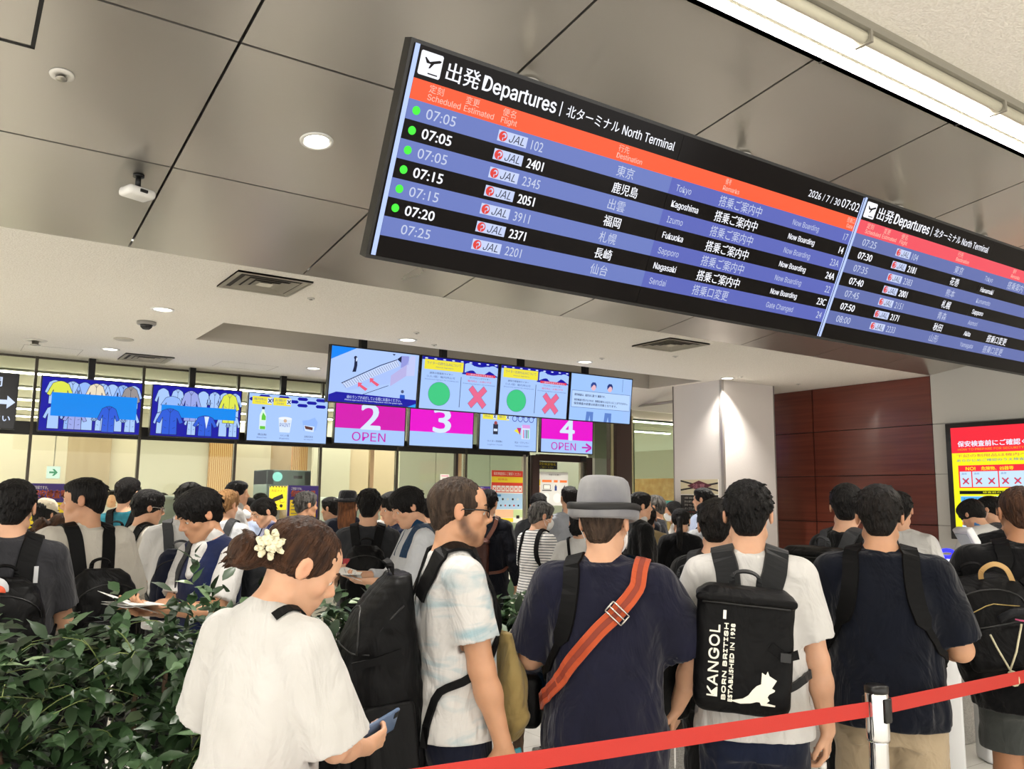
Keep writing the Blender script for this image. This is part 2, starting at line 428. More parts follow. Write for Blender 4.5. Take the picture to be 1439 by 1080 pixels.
# ------------------------------------------------------------------ the hall behind the glass
mb = MB(); mb.box((-9, YG+.05, HC), (17, 24, HC+.05), mat('hall_ceiling', '#d6d3c2', rough=.8)); struct(mb, 'ceiling_hall')
M_b1 = mat('beige_wall', '#d3cab8', rough=.6); M_b2 = mat('tan_wall', '#b3a085', rough=.5, var=('#aa967b', 2, (4, 4, .5))); M_b3 = mat('pale_wall', '#d8d3c4', rough=.6)
def slat_mat():
    m = mat('lit_timber_slats', '#d3a060', rough=.4)
    nt = m.node_tree; b = nt.nodes['Principled BSDF']; tc = nt.nodes.new('ShaderNodeTexCoord'); w = nt.nodes.new('ShaderNodeTexWave')
    w.inputs['Scale'].default_value = 9; w.inputs['Distortion'].default_value = 1.5; rp = nt.nodes.new('ShaderNodeValToRGB')
    rp.color_ramp.elements[0].color = lin('#b98048'); rp.color_ramp.elements[1].color = lin('#e6c48c')
    nt.links.new(tc.outputs['Object'], w.inputs['Vector']); nt.links.new(w.outputs['Fac'], rp.inputs[0]); nt.links.new(rp.outputs[0], b.inputs['Base Color'])
    return m
M_slat = slat_mat()
YH = 15.2
def wallseg(mb, p0, p1, Y, m, z1=HC, th=.08, z0=0):
    x0 = onY(p0, 650, Y)[0]; x1 = onY(p1, 650, Y)[0]; mb.box((x0, Y, z0), (x1, Y+th, z1), m)
mb = MB(); mb.box((-9, 23.8, 0), (17, 24, HC), M_b3); mb.box((-9, YG+.4, 0), (-8.9, 24, HC), M_b3); mb.box((16.9, YG+.4, 0), (17, 24, HC), M_b3); struct(mb, 'wall_hall_back')
mb = MB()
wallseg(mb, -300, 94, 18.0, M_b1); wallseg(mb, 94, 155, 16.5, M_b2); wallseg(mb, 155, 195, 16.6, M_b1); wallseg(mb, 195, 296, 15.6, M_b3)
wallseg(mb, 330, 380, 16.0, M_b3); wallseg(mb, 380, 412, 16.4, M_b2)
wallseg(mb, 440, 492, 14.6, M_b3); wallseg(mb, 490, 562, 14.7, mat('pink_beige_wall', '#d8c4ac', rough=.6))
struct(mb, 'wall_hall_left')
mb = MB()
for a, b in ((294, 331), (411, 432)): wallseg(mb, a, b, 15.5, M_slat)
struct(mb, 'wall_hall_slats')
mb = MB()
M_cream = mat('cream_panel', '#dcdccb', rough=.5); M_mint = mat('mint_panel', '#cbd6c4', rough=.4)
wallseg(mb, 562, 612, 12.4, M_cream); wallseg(mb, 613, 656, 12.4, M_cream)
wallseg(mb, 657, 688, 12.5, M_mint); wallseg(mb, 689, 745, 12.5, M_mint)
wallseg(mb, 740, 860, 11.75, mat('bright_white_wall', '#e9eadf', rough=.5))
mb.box((13.2, 11, 0), (13.3, 24, 2.1), M_slat)
struct(mb, 'wall_hall_right')
mb = MB(); wallseg(mb, 928, 980, 17.5, mat('light_timber', '#cf9f63', rough=.4), 2.2); wallseg(mb, 928, 980, 17.6, M_b3); struct(mb, 'wall_hall_timber')

for Y in (11.08, 12.72, 14.28, 15.85, 17.4, 19.0, 20.6):
    t = empty('hall_linear_light', (2.5, Y, HC-.022), label='slim white lamp line on the hall ceiling behind the glass', cat='ceiling light', group='lamp lines in the hall')
    mb = MB(); mb.box((-11, -.04, -.02), (10, .04, -.002), glow('hall_lamp', '#fff8ec', LIGHT_HALL)); mb.build('diffuser', t)
    mb = MB(); mb.box((-11, -.055, -.006), (10, .055, .01), M_white); mb.build('housing', t)
# ------------------------------------------------------------------ ceiling fixtures
def downlight(x, y, z, r, label, tilt=0.0, watts=SPOT_W, group='recessed downlights in the board ceiling'):
    t = empty('downlight', (x, y, z), label=label, cat='ceiling light', group=group)
    t.rotation_euler = (tilt, 0, 0)
    mb = MB(); mb.lathe([(r*1.22, 0), (r*1.2, -.006), (r*1.0, -.008), (r*.97, .0)], mat('downlight_ring', '#d9d8d2', rough=.3), 28, cap=False); mb.build('trim_ring', t)
    mb = MB(); mb.lathe([(r*.98, -.004), (r*.85, .035), (r*.62, .05)], mat('reflector', '#e9e9e6', rough=.15, metal=.9), 28, cap=False); mb.build('reflector', t)
    mb = MB(); mb.lathe([(r*.9, -.002), (r*.3, -.0035), (.0005, -.0038)], glow('downlight_lens', '#fffaf0', 5.0), 24, cap=False); mb.build('lens', t)
    li = bpy.data.lights.new('downlight_lamp', 'SPOT'); li.energy = watts; li.color = (1, .95, .88); li.spot_size = R(105); li.spot_blend = .8; li.shadow_soft_size = .05
    lo = bpy.data.objects.new('downlight_lamp', li); COL.objects.link(lo); lo.parent = t; lo.location = (0, 0, -.03)
    return t
downlight(1.315, 3.565, zs(3.565)-.001, .062, 'bright round downlight in the metal ceiling left of the big board', tilt=-SLOPE, watts=SPOT_W*.8, group='downlight in the metal ceiling')
for x, y, lb in ((1.33, 6.73, 'round downlight in the board ceiling just in front of the dome camera'),
                 (1.31, 8.92, 'round downlight near the glass, left of the small square vent'),
                 (3.35, 8.87, 'round downlight above the paint can screen, close to the glass'),
                 (3.40, 6.72, 'round downlight above the gate 2 sign, in front of the recess'),
                 (5.42, 6.71, 'round downlight above the third upper screen, before the recess'),
                 (5.42, 8.90, 'round downlight close to the glass, behind the upper screens'),  # this and the next: unseen, added on the same grid to brighten the gates
                 (7.44, 8.90, 'round downlight close to the glass in front of the brown door'),
                 (7.44, 6.62, 'round downlight grazing the corner of the pale pillar')):
    downlight(x, y, HC-.001, .07, lb, group=None)
def vent(x0, y0, s, label):
    t = empty('ceiling_vent', (x0+s/2, y0+s/2, HC), label=label, cat='air vent')
    m1 = mat('vent_enamel', '#c6c0b0', rough=.5); m2 = mat('vent_dark', '#4a4641', rough=.8)
    def ring(mb, a, b, z0, z1, m):
        v = [(sx*a, sy*a, z0) for sx, sy in ((-1, -1), (1, -1), (1, 1), (-1, 1))] + [(sx*b, sy*b, z1) for sx, sy in ((-1, -1), (1, -1), (1, 1), (-1, 1))]
        mb.add(v, [(i, (i+1) % 4, 4+(i+1) % 4, 4+i) for i in range(4)] + [(4+i, 4+(i+1) % 4, (i+1) % 4, i) for i in range(4)], m)
    h = s/2
    mb = MB(); ring(mb, h+.025, h, -.012, -.014, m1); ring(mb, h, h-.02, -.014, -.002, m1); ring(mb, h+.025, h+.025, 0, -.012, m1); mb.build('frame', t)
    mb = MB()
    for q in (.82, .6, .38): ring(mb, h*q, h*q-.045, -.012, -.002, m1)
    mb.add([(-.05, -.05, -.01), (.05, -.05, -.01), (.05, .05, -.01), (-.05, .05, -.01)], [(3, 2, 1, 0)], m1)
    mb.build('louvre', t)
    mb = MB(); mb.add([(-h, -h, -.001), (h, -h, -.001), (h, h, -.001), (-h, h, -.001)], [(3, 2, 1, 0)], m2); mb.build('duct_opening', t)
vent(1.49, 5.27, .44, 'square air vent left of the big board, beside the metal ceiling')
vent(5.20, 5.26, .44, 'square air vent below the right half of the big board')
vent(1.50, 9.08, .41, 'small square air vent close to the glass wall')
def lath_obj(name, loc, prof, m, label, cat, parent=None, tilt=0):
    mb = MB(); mb.lathe(prof, m, 28)
    o = mb.build(name, parent, loc); o.rotation_euler = (tilt, 0, 0)
    if label: tag(o, label, cat)
    return o
P = onZ(206, 452, HC)
t = empty('dome_camera', (P[0], P[1], HC), label='small dome camera on the board ceiling', cat='camera')
lath_obj('base', (0, 0, 0), [(.075, 0), (.075, -.018), (.068, -.026)], mat('camera_grey', '#8e8b86', rough=.4), None, None, t)
lath_obj('dome', (0, 0, 0), [(.05, -.024), (.044, -.045), (.026, -.062), (.0005, -.067)], mat('smoked_dome', '#1b1b1d', rough=.1), None, None, t)
P = onZ(174, 476, HC); lath_obj('speaker_plate', (P[0], P[1], HC), [(.085, 0), (.085, -.008), (.07, -.012), (.0005, -.013)], mat('plate_white', '#b4ae9f', rough=.5), 'flat round plate on the board ceiling behind the dome camera', 'ceiling speaker')
def sprinkler(x, y, z, label, s=1.0, tilt=0):
    t = empty('sprinkler', (x, y, z), label=label, cat='sprinkler'); t.rotation_euler = (tilt, 0, 0)
    lath_obj('rose', (0, 0, 0), [(.045*s, 0), (.043*s, -.006), (.022*s, -.009), (.018*s, -.002)], mat('sprinkler_rose', '#cfccc4', rough=.4), None, None, t)
    lath_obj('head', (0, 0, 0), [(.014*s, -.008), (.012*s, -.016*s), (.02*s, -.018*s), (.02*s, -.021*s), (.0005, -.022*s)], M_steel, None, None, t)
sprinkler(.279, 3.554, zs(3.554)-.001, 'round white sprinkler in the metal ceiling at upper left', tilt=-SLOPE)
P = onZ(50, 478, HC); sprinkler(P[0], P[1], HC, 'sprinkler hanging from the board ceiling at far left', 2.2)
for i, (x, y, lb) in enumerate(((437, 419, 'tiny sprinkler below the vent left of the big board'), (585, 467, 'tiny sprinkler beside the downlight over the gate 2 sign'), (610, 484, 'tiny sprinkler in front of the recess above the gate 3 screen'), (846, 503, 'tiny sprinkler above the third upper screen'), (1041, 529, 'tiny sprinkler to the right of the pillar'), (1122, 539, 'tiny sprinkler near the top of the brown wall'), (949, 500, 'tiny sprinkler below the vent under the big board'))):
    P = onZ(x, y, HC); sprinkler(P[0], P[1], HC, lb, .6)
# white box sensor on a stalk under the metal ceiling
t = empty('ceiling_sensor', (.69, 4.24, zs(4.24)), label='small white box sensor hanging on a stalk under the metal ceiling', cat='sensor')
mb = MB(); mb.tube([(0, 0, .0), (0, 0, -.07)], .013, M_blackm, 12); mb.tube([(0, 0, 0), (0, 0, -.012)], .026, M_blackm, 16); mb.build('stalk', t)
mb = MB(); mb.box((-.07, -.055, -.115), (.07, .055, -.07), mat('sensor_white', '#e6e4df', rough=.4), Matrix.Rotation(.35, 4, 'Z'), .018); mb.build('body', t)
mb = MB(); mb.box((-.018, -.062, -.1), (.018, -.05, -.086), M_black, Matrix.Rotation(.35, 4, 'Z')); mb.build('lens', t)

# ------------------------------------------------------------------ the departures board
BX, BW, BT, BB = 1.11, 1.155, Vector((0, 2.2, 3.005)), Vector((0, 2.48, 2.40))
BV = (BB-BT).normalized(); BL = (BB-BT).length
NB = 4
t = empty('departures_board', (BX+BW*2, 2.34, 2.40), label='long black departures board of flights hung from the metal ceiling', cat='departures board')
def loc(p): return Vector(p)-Vector(t.location)
BN = BV.cross(Vector((1, 0, 0))).normalized()
mb = MB()
v = []
for d in (-.004, -.055):
    for x, vv in ((BX-.012, -.012), (BX+BW*NB+.012, -.012), (BX+BW*NB+.012, BL+.012), (BX-.012, BL+.012)):
        v.append(loc(Vector((x, 0, 0))+BT+BV*vv+BN*d))
mb.add(v, [(3, 2, 1, 0), (4, 5, 6, 7), (0, 1, 5, 4), (1, 2, 6, 5), (2, 3, 7, 6), (3, 0, 4, 7)], M_black)
mb.build('housing', t)
K = mat('board_black', '#080506', rough=.15, spec=.12)
Wt = lit('#f4f6ff', 1.05); RED = lit('#ff5a33', 1.0); RED2 = lit('#f0505f', .95); BLU = lit('#6a7bc0', .95); BLU2 = lit('#5964b8', .95); GRN = lit('#43f03a', 1.1); GRY = lit('#c9d2ee', .9); BAR = lit('#b8ccff', 1.0); PNK = lit('#ffb9a8', 1.0); NAVY = lit('#10133a', .5); LGO = lit('#c6d2f5', .95); LGR = lit('#e6403a', .9)
rows = [.099, .162, .224, .286, .348, .410, .472, .534, .597]
flights1 = [('07:05', '102', '東京', 'Tokyo', '搭乗ご案内中', 'Now Boarding', '17'), ('07:05', '2401', '鹿児島', 'Kagoshima', '搭乗ご案内中', 'Now Boarding', '14'), ('07:05', '2345', '出雲', 'Izumo', '搭乗ご案内中', 'Now Boarding', '23A'), ('07:15', '2051', '福岡', 'Fukuoka', '搭乗ご案内中', 'Now Boarding', '24A'), ('07:15', '3911', '札幌', 'Sapporo', '搭乗ご案内中', 'Now Boarding', '22'), ('07:20', '2371', '長崎', 'Nagasaki', '搭乗ご案内中', 'Now Boarding', '23C'), ('07:25', '2201', '仙台', 'Sendai', '搭乗口変更', 'Gate Changed', '24')]
flights2 = [('07:25', '104', '東京', 'Tokyo', '搭乗案内', '', ''), ('07:30', '2181', '花巻', 'Hanamaki', '', '', ''), ('07:35', '2383', '熊本', 'Kumamoto', '', '', ''), ('07:40', '2001', '札幌', 'Sapporo', '', '', ''), ('07:45', '2151', '青森', 'Aomori', '', '', ''), ('07:50', '2171', '秋田', 'Akita', '搭乗口変更', '', ''), ('08:00', '2233', '山形', 'Yamagata', '搭乗口変更', '', '')]
def airline_logo(p, u, v):
    p.rect(u, v+.004, u+.118, v+.04, LGO, 2)
    p.disc(u+.02, v+.022, .0165, LGR, 3); p.disc(u+.024, v+.019, .0085, LGO, 4); p.disc(u+.021, v+.021, .0055, LGR, 5)
    p.rect(u+.0185, v+.02, u+.0215, v+.036, LGO, 4)
    # slanted capitals
    tv, f, a, b, c, d = text_poly('JAL', .02)
    k = .026/CAPH; p.mb.add([p.p(u+.044+(q[0]-a)*k*1.02+q[1]*k*.22, v+.035-q[1]*k, 3) for q in tv], f, NAVY)
def half_a(p, fl, red, blue, dots):
    p.rect(0.02, rows[0], BW, rows[1], red, 1)
    p.rect(.003, .0, .019, BL-.002, BAR, 2)
    for i in range(7):
        if i % 2 == 0: p.rect(.02, rows[i+1], BW, rows[i+2], blue, 1)
    # take-off pictogram
    p.poly([(.032, .013), (.102, .013), (.106, .017), (.106, .08), (.102, .085), (.032, .085), (.028, .081), (.028, .017)], Wt, 2)
    p.line([(.062, .076), (.096, .076)], .004, K, 3)
    p.poly([(.043, .032), (.047, .030), (.062, .041), (.094, .029), (.102, .030), (.099, .036), (.078, .044), (.067, .060), (.061, .061), (.066, .047), (.052, .047)], K, 3)
    p.text('出発', .126, .021, .249, .078, Wt, 2, .012); p.text('Departures', .262, .026, .558, .085, Wt, 2, .02)
    p.rect(.577, .027, .581, .076, Wt, 2)
    p.text('北ターミナル', .605, .031, .846, .070, Wt, 2, .006); p.text('North Terminal', .862, .035, 1.123, .069, Wt, 2, .012)
    for j, e, u0, u1 in (('定刻', 'Scheduled', .080, .2), ('変更', 'Estimated', .214, .328), ('便名', 'Flight', .358, .421), ('行先', 'Destination', .866, .990)):
        p.text(j, u0, .104, u0+.052, .129, PNK, 2); p.label(e, u0, .152, .0185, PNK, 2, .012, squeeze=(u1-u0)/(.0185/CAPH*(text_poly(e, .012)[3]-text_poly(e, .012)[2])))
    for i, q in enumerate(fl):
        v = rows[i+1]; dk = i % 2; w = Wt if dk else GRY; bd = .022 if dk else .0
        if dots and i < 6: p.disc(.052, v+.031, .0135, GRN, 2)
        p.text(q[0], .088, v+.0155, .196, v+.0475, w, 2, bd)
        airline_logo(p, .36, v+.0095)
        p.label(q[1], .497, v+.0475, .0315, w, 2, bd, squeeze=.86)
        n = len(q[2]); p.text(q[2], .886, v+.012, .886+.0415*n, v+.0525, w, 2, bd*.5)
def half_b(p, fl, red, blue, date):
    p.rect(0, rows[0], BW, rows[1], red, 1)
    for i in range(7):
        if i % 2 == 0: p.rect(0, rows[i+1], BW, rows[i+2], blue, 1)
    p.text('備考', .279, .104, .312, .128, PNK, 2); p.text('Remarks', .276, .134, .371, .1525, PNK, 2, .012)
    if date:
        p.text('搭乗口', 1.084, .105, 1.138, .129, PNK, 2); p.text('Gate', 1.092, .134, 1.138, .152, PNK, 2, .012)
        p.text('2026 / 7 / 30', .779, .044, .998, .074, Wt, 2); p.text('07:02', 1.01, .036, 1.138, .074, Wt, 2)
    for i, q in enumerate(fl):
        v = rows[i+1]; dk = i % 2; w = Wt if dk else GRY; bd = .02 if dk else .0
        p.label(q[3], .034, v+.045, .0245, w, 2, bd, squeeze=.86)
        if q[4]: p.text(q[4], .277, v+.011, .277+.0427*len(q[4]), v+.054, w, 2, bd*.5)
        if q[5]: p.label(q[5], .738, v+.0445, .0235, w, 2, bd, squeeze=.86)
        if q[6]: p.label(q[6], 1.128, v+.0475, .031, w, 2, bd, 'R', .86)
for b in range(NB):
    mb = MB(); org = loc(Vector((BX+BW*b, 0, 0))+BT); p = Panel(org, (1, 0, 0), BV, mb, .0006)
    p.rect(.0008, 0, BW-.0008, BL, K, 0)
    p1 = Panel(org, (1, 0, 0), BV, mb, .0006)
    if b == 0: half_a(p, flights1, RED, BLU, True)
    if b == 1: half_b(p, flights1, RED, BLU2, True)
    if b == 2: half_a(p, flights2, RED2, lit('#6573b4', .85), False)
    if b == 3: half_b(p, flights2, RED2, lit('#6573b4', .85), False)
    if b == 1: p.rect(BW-.009, .005, BW-.002, BL-.002, BAR, 2)
    mb.build('display_panel', t)
for x in (1.91, 3.218, 4.547, 5.5):
    mb = MB(); y = 2.74
    mb.tube([loc((x, y, zs(y))), loc((x, y-.2, 2.78))], .022, M_steel, 14); mb.tube([loc((x, y, zs(y)-.001)), loc((x, y, zs(y)-.02))], .05, mat('pole_rose', '#c8c5bd', rough=.4), 20)
    mb.build('pole', t)

# unseen lamps added behind the viewer, to fill the backs of the queue
for y, lb in ((-.6, 'twin-strip lamp over the concourse, nearest to the queue'), (-3.0, 'twin-strip lamp over the concourse, farthest from the queue')):
    t2 = empty('fill_light', (2.0, y, 3.43), label=lb, cat='ceiling light')
    mb = MB(); mb.box((-8, -.1, -.05), (7.0, .1, 0), M_lip); mb.build('housing', t2)
    for x in range(-7, 8, 2): mb = MB(); mb.tube([(x, 0, 0), (x, 0, .046)], .01, M_lip); mb.build('hanger', t2)
    mb = MB(); mb.box((-8, -.07, -.06), (7.0, .07, -.0505), glow('fill_lamp', '#fff9ee', LIGHT_FILL)); mb.build('lamp_strip', t2)
# ------------------------------------------------------------------ hanging screens over the gates
SKY = lit('#a4c3f6', 1.0); SKY2 = lit('#90b4f2', 1.0); NVY = lit('#1010a0', .95); CYN = lit('#0a84e8', 1.0); MAG = lit('#e412c8', 1.0); MAG2 = lit('#cf1bab', 1.0); MTX = lit('#cb22b4', .9)
INK = lit('#1c2a58', .5); INK2 = lit('#4d6aa8', .7); YEL = lit('#e9dd3c', 1.0); WHT = lit('#d3e2ff', 1.0); SBL = mat('screen_black', '#060608', rough=.2)
GRN2 = lit('#3fc882', .95); PKX = lit('#e8688f', .95); RDT = lit('#e23a55', .9); LILAC = lit('#9aa6e6', .95); BEI = lit('#eadcc0', .95); GYJ = lit('#a39c9c', .8); BJ = lit('#2b5bd8', .95); YJ = lit('#d8e04e', 1.0); LN = lit('#26345f', .5)

def garment(p, u, v, w, h, m, sl=1.0, zip_=True, l=2):
    """an outlined jacket drawn on a screen"""
    a = [(.5, .0), (.62, .02), (.80, .10), (1.0, .52*sl), (.86, .58*sl), (.76, .34), (.78, 1.0), (.22, 1.0), (.24, .34), (.14, .58*sl), (0, .52*sl), (.20, .10), (.38, .02)]
    pts = [(u+x*w, v+y*h) for x, y in a]; p.poly([pts[i] for i in (0, 1, 2, 5, 6, 7, 8, 11, 12)], m, l)
    p.poly([pts[i] for i in (2, 3, 4, 5)], m, l); p.poly([pts[i] for i in (8, 9, 10, 11)], m, l)
    p.line(pts+[pts[0]], .0045, LN, l+.3)
    if zip_:
        p.line([(u+.5*w, v+.05*h), (u+.5*w, v+h)], .0035, LN, l+.3); p.line([(u+.38*w, v+.02*h), (u+.5*w, v+.16*h), (u+.62*w, v+.02*h)], .0035, LN, l+.3)
        for k in (.45, .72): p.line([(u+.3*w, v+k*h), (u+.38*w, v+(k+.04)*h)], .0035, LN, l+.3); p.line([(u+.62*w, v+(k+.04)*h), (u+.7*w, v+k*h)], .0035, LN, l+.3)
def art_clothes1(p, w, h):
    p.rect(0, 0, w, h, NVY, 1)
    L = 1.6
    for i, (x, c) in enumerate(((.03, SKY), (.2, SKY), (.32, SKY2), (.5, SKY), (.6, SKY), (.71, SKY2), (.82, SKY))): garment(p, x*w, .05*h, .19*w, .45*h, c, 1, i % 2, L+i*.02)
    for i, (x, c) in enumerate(((.03, SKY), (.19, SKY2), (.36, SKY), (.5, SKY), (.66, SKY), (.80, SKY))): garment(p, x*w, .54*h, .2*w, .42*h, c, 1, i % 2, L+.2+i*.02)
    garment(p, .05*w, .06*h, .26*w, .5*h, YJ, 1, False, 2.6); garment(p, .42*w, .06*h, .22*w, .5*h, BEI, 1, True, 2.7); garment(p, .78*w, .07*h, .21*w, .55*h, GYJ, 1, True, 2.8)
    garment(p, .22*w, .60*h, .24*w, .36*h, LILAC, 1, True, 2.9)
    p.rect(.10*w, .28*h, .96*w, .72*h, CYN, 3.6); garment(p, .56*w, .48*h, .23*w, .5*h, BJ, 1, True, 4.2)
def art_clothes2(p, w, h):
    p.rect(0, 0, w, h, NVY, 1)
    for i, (x, c) in enumerate(((.02, SKY), (.18, SKY), (.47, SKY), (.6, SKY), (.72, SKY), (.84, SKY))): garment(p, x*w, .05*h, .18*w, .5*h, c, 1, i % 2, 1.6+i*.02)
    for i, (x, c) in enumerate(((.02, SKY), (.36, SKY), (.72, SKY), (.84, SKY))): garment(p, x*w, .52*h, .17*w, .44*h, c, 1, i % 2, 1.8+i*.02)
    garment(p, .09*w, .2*h, .25*w, .4*h, SKY2, .9, False, 2.3)
    garment(p, .3*w, .06*h, .24*w, .62*h, LILAC, 1, True, 2.5); garment(p, .74*w, .06*h, .25*w, .62*h, YJ, 1, True, 2.6)
    p.rect(.1*w, .38*h, .95*w, .62*h, CYN, 3.4); garment(p, .05*w, .45*h, .3*w, .52*h, BJ, 1, True, 4.0)
    garment(p, .46*w, .55*h, .28*w, .42*h, BJ, 1, True, 4.0); p.poly([(.585*w, .57*h), (.64*w, .57*h), (.615*w, .82*h)], WHT, 4.8)
def banner(p, w, h, k, xs):
    """navy and white pattern strip with yellow caption tabs"""
    for r in range(3):
        for c in range(8):
            if (r+c) % 2: p.poly([(w*(.02+c*.12), h*(.02+r*.07)), (w*(.12+c*.12), h*(.02+r*.07)), (w*(.14+c*.12), h*(.055+r*.07)), (w*(.12+c*.12), h*(.09+r*.07)), (w*(.02+c*.12), h*(.09+r*.07)), (w*(.0+c*.12), h*(.055+r*.07))], NVY, 1.5)
    for a, b, j, e in xs:
        p.rect(a*w, .06*h, b*w, .23*h, YEL, 2); p.text(j, (a+.02)*w, .09*h, (b-.07)*w, .145*h, INK2, 3); p.text(e, (a+.04)*w, .165*h, (b-.09)*w, .2*h, INK2, 3)
        p.rect((b-.055)*w, .08*h, (b+.005)*w, .2*h, WHT, 3); p.text('×', (b-.048)*w, .095*h, (b-.002)*w, .185*h, INK, 4, .03)
def art_hazard(p, w, h):
    p.rect(0, 0, w, h, SKY, 1); banner(p, w, h, 0, ((.04, .28, '機内持込', 'Carry-on'), (.30, .52, 'お預け', 'Checked')))
    p.poly([(.14*w, .46*h), (.165*w, .36*h), (.165*w, .3*h), (.195*w, .3*h), (.195*w, .36*h), (.22*w, .46*h), (.22*w, .76*h), (.14*w, .76*h)], lit('#d9efe0', 1.0), 2)
    p.rect(.14*w, .58*h, .22*w, .68*h, WHT, 3); p.poly([(.18*w, .4*h), (.215*w, .48*h), (.215*w, .56*h), (.165*w, .56*h), (.165*w, .48*h)], lit('#5fc23a', 1.0), 3); p.rect(.15*w, .69*h, .215*w, .755*h, lit('#5fc23a', 1.0), 3); p.rect(.163*w, .28*h, .197*w, .33*h, INK, 3)
    p.poly([(.375*w, .5*h), (.545*w, .5*h), (.525*w, .8*h), (.395*w, .8*h)], WHT, 2); p.disc(.46*w, .5*h, .085*w, lit('#e8eefc', 1.0), 3, .035*h); p.text('PAINT', .395*w, .6*h, .525*w, .68*h, INK2, 4); p.disc(.46*w, .55*h, .022*w, lit('#d8b89a', .9), 4)
    p.poly([(.68*w, .52*h), (.76*w, .5*h), (.84*w, .44*h), (.88*w, .54*h), (.86*w, .72*h), (.7*w, .74*h)], SKY2, 2); p.poly([(.7*w, .62*h), (.84*w, .64*h), (.83*w, .76*h), (.72*w, .74*h)], WHT, 3); p.poly([(.71*w, .63*h), (.82*w, .66*h), (.815*w, .72*h), (.725*w, .70*h)], lit('#6d3f37', .7), 4)
    for j, e, c in (('漂白剤', 'Bleaches', .18), ('ペイント類', 'Paints', .46), ('加熱式弁当', 'Self-heating meal', .77)):
        p.text(j, (c-.055)*w, .845*h, (c+.055)*w, .89*h, INK, 2); p.text(e, (c-.06)*w, .915*h, (c+.06)*w, .945*h, INK2, 2)
def art_gate(n, openn, arrow, m1):
    def f(p, w, h):
        p.rect(0, 0, w, h*.66, m1, 1); p.rect(0, h*.66, w, h, SKY, 1)
        p.text(n, .36*w, .08*h, .63*w, .66*h, WHT, 2, .035)
        if openn:
            a = .24 if not arrow else .19
            p.text('OPEN', a*w, .735*h, (a+.48)*w, .935*h, MTX, 2, .006)
        if arrow:
            p.rect(.79*w, .82*h, .93*w, .86*h, MTX, 2); p.line([(.87*w, .74*h), (.98*w, .84*h), (.87*w, .95*h)], .03, MTX, 2)
    return f
def art_lighter(p, w, h):
    p.rect(0, 0, w, h, SKY, 1); 
    for a, b in ((.04, .27), (.29, .5)): p.rect(a*w, .1*h, b*w, .25*h, YEL, 2); p.rect((b-.05)*w, .11*h, (b+.005)*w, .23*h, WHT, 3); p.text('×', (b-.042)*w, .125*h, (b-.004)*w, .215*h, INK, 4, .03); p.text('持込' if a < .1 else '預け', (a+.03)*w, .14*h, (a+.13)*w, .2*h, INK2, 3)
    for k in range(4): p.disc((.60+.1*k)*w, .19*h, .045*w, NVY, 2, n=12); p.disc((.60+.1*k)*w, .19*h, .036*w, SKY, 3, n=12); p.disc((.65+.1*k)*w, .12*h, .02*w, NVY, 2, n=8)
    p.rect(.225*w, .36*h, .31*w, .62*h, lit('#3a3f55', .6), 2); p.rect(.235*w, .48*h, .3*w, .54*h, WHT, 3); p.disc(.268*w, .335*h, .028*w, lit('#b3555d', .8), 2)
    p.poly([(.59*w, .5*h), (.68*w, .42*h), (.72*w, .6*h)], YEL, 2); p.poly([(.64*w, .42*h), (.72*w, .42*h), (.70*w, .6*h)], lit('#c2307f', .9), 3); p.rect(.73*w, .36*h, .88*w, .7*h, WHT, 2); p.rect(.74*w, .33*h, .88*w, .42*h, lit('#d79ae0', 1.0), 3)
    for k, c in enumerate(('#e05fa0', '#45a0d8', '#3a3f55', '#57c08a')): p.rect((.755+.03*k)*w, .46*h, (.772+.03*k)*w, .68*h, lit(c, .9), 3)
    for j, e, c in (('ライター用燃料', 'Lighter Fluid', .27), ('花火・クラッカー', 'Fireworks & Crackers', .75)):
        p.text(j, (c-.14)*w, .77*h, (c+.12)*w, .82*h, INK, 2); p.text(e, (c-.13)*w, .865*h, (c+.12)*w, .9*h, INK2, 2)
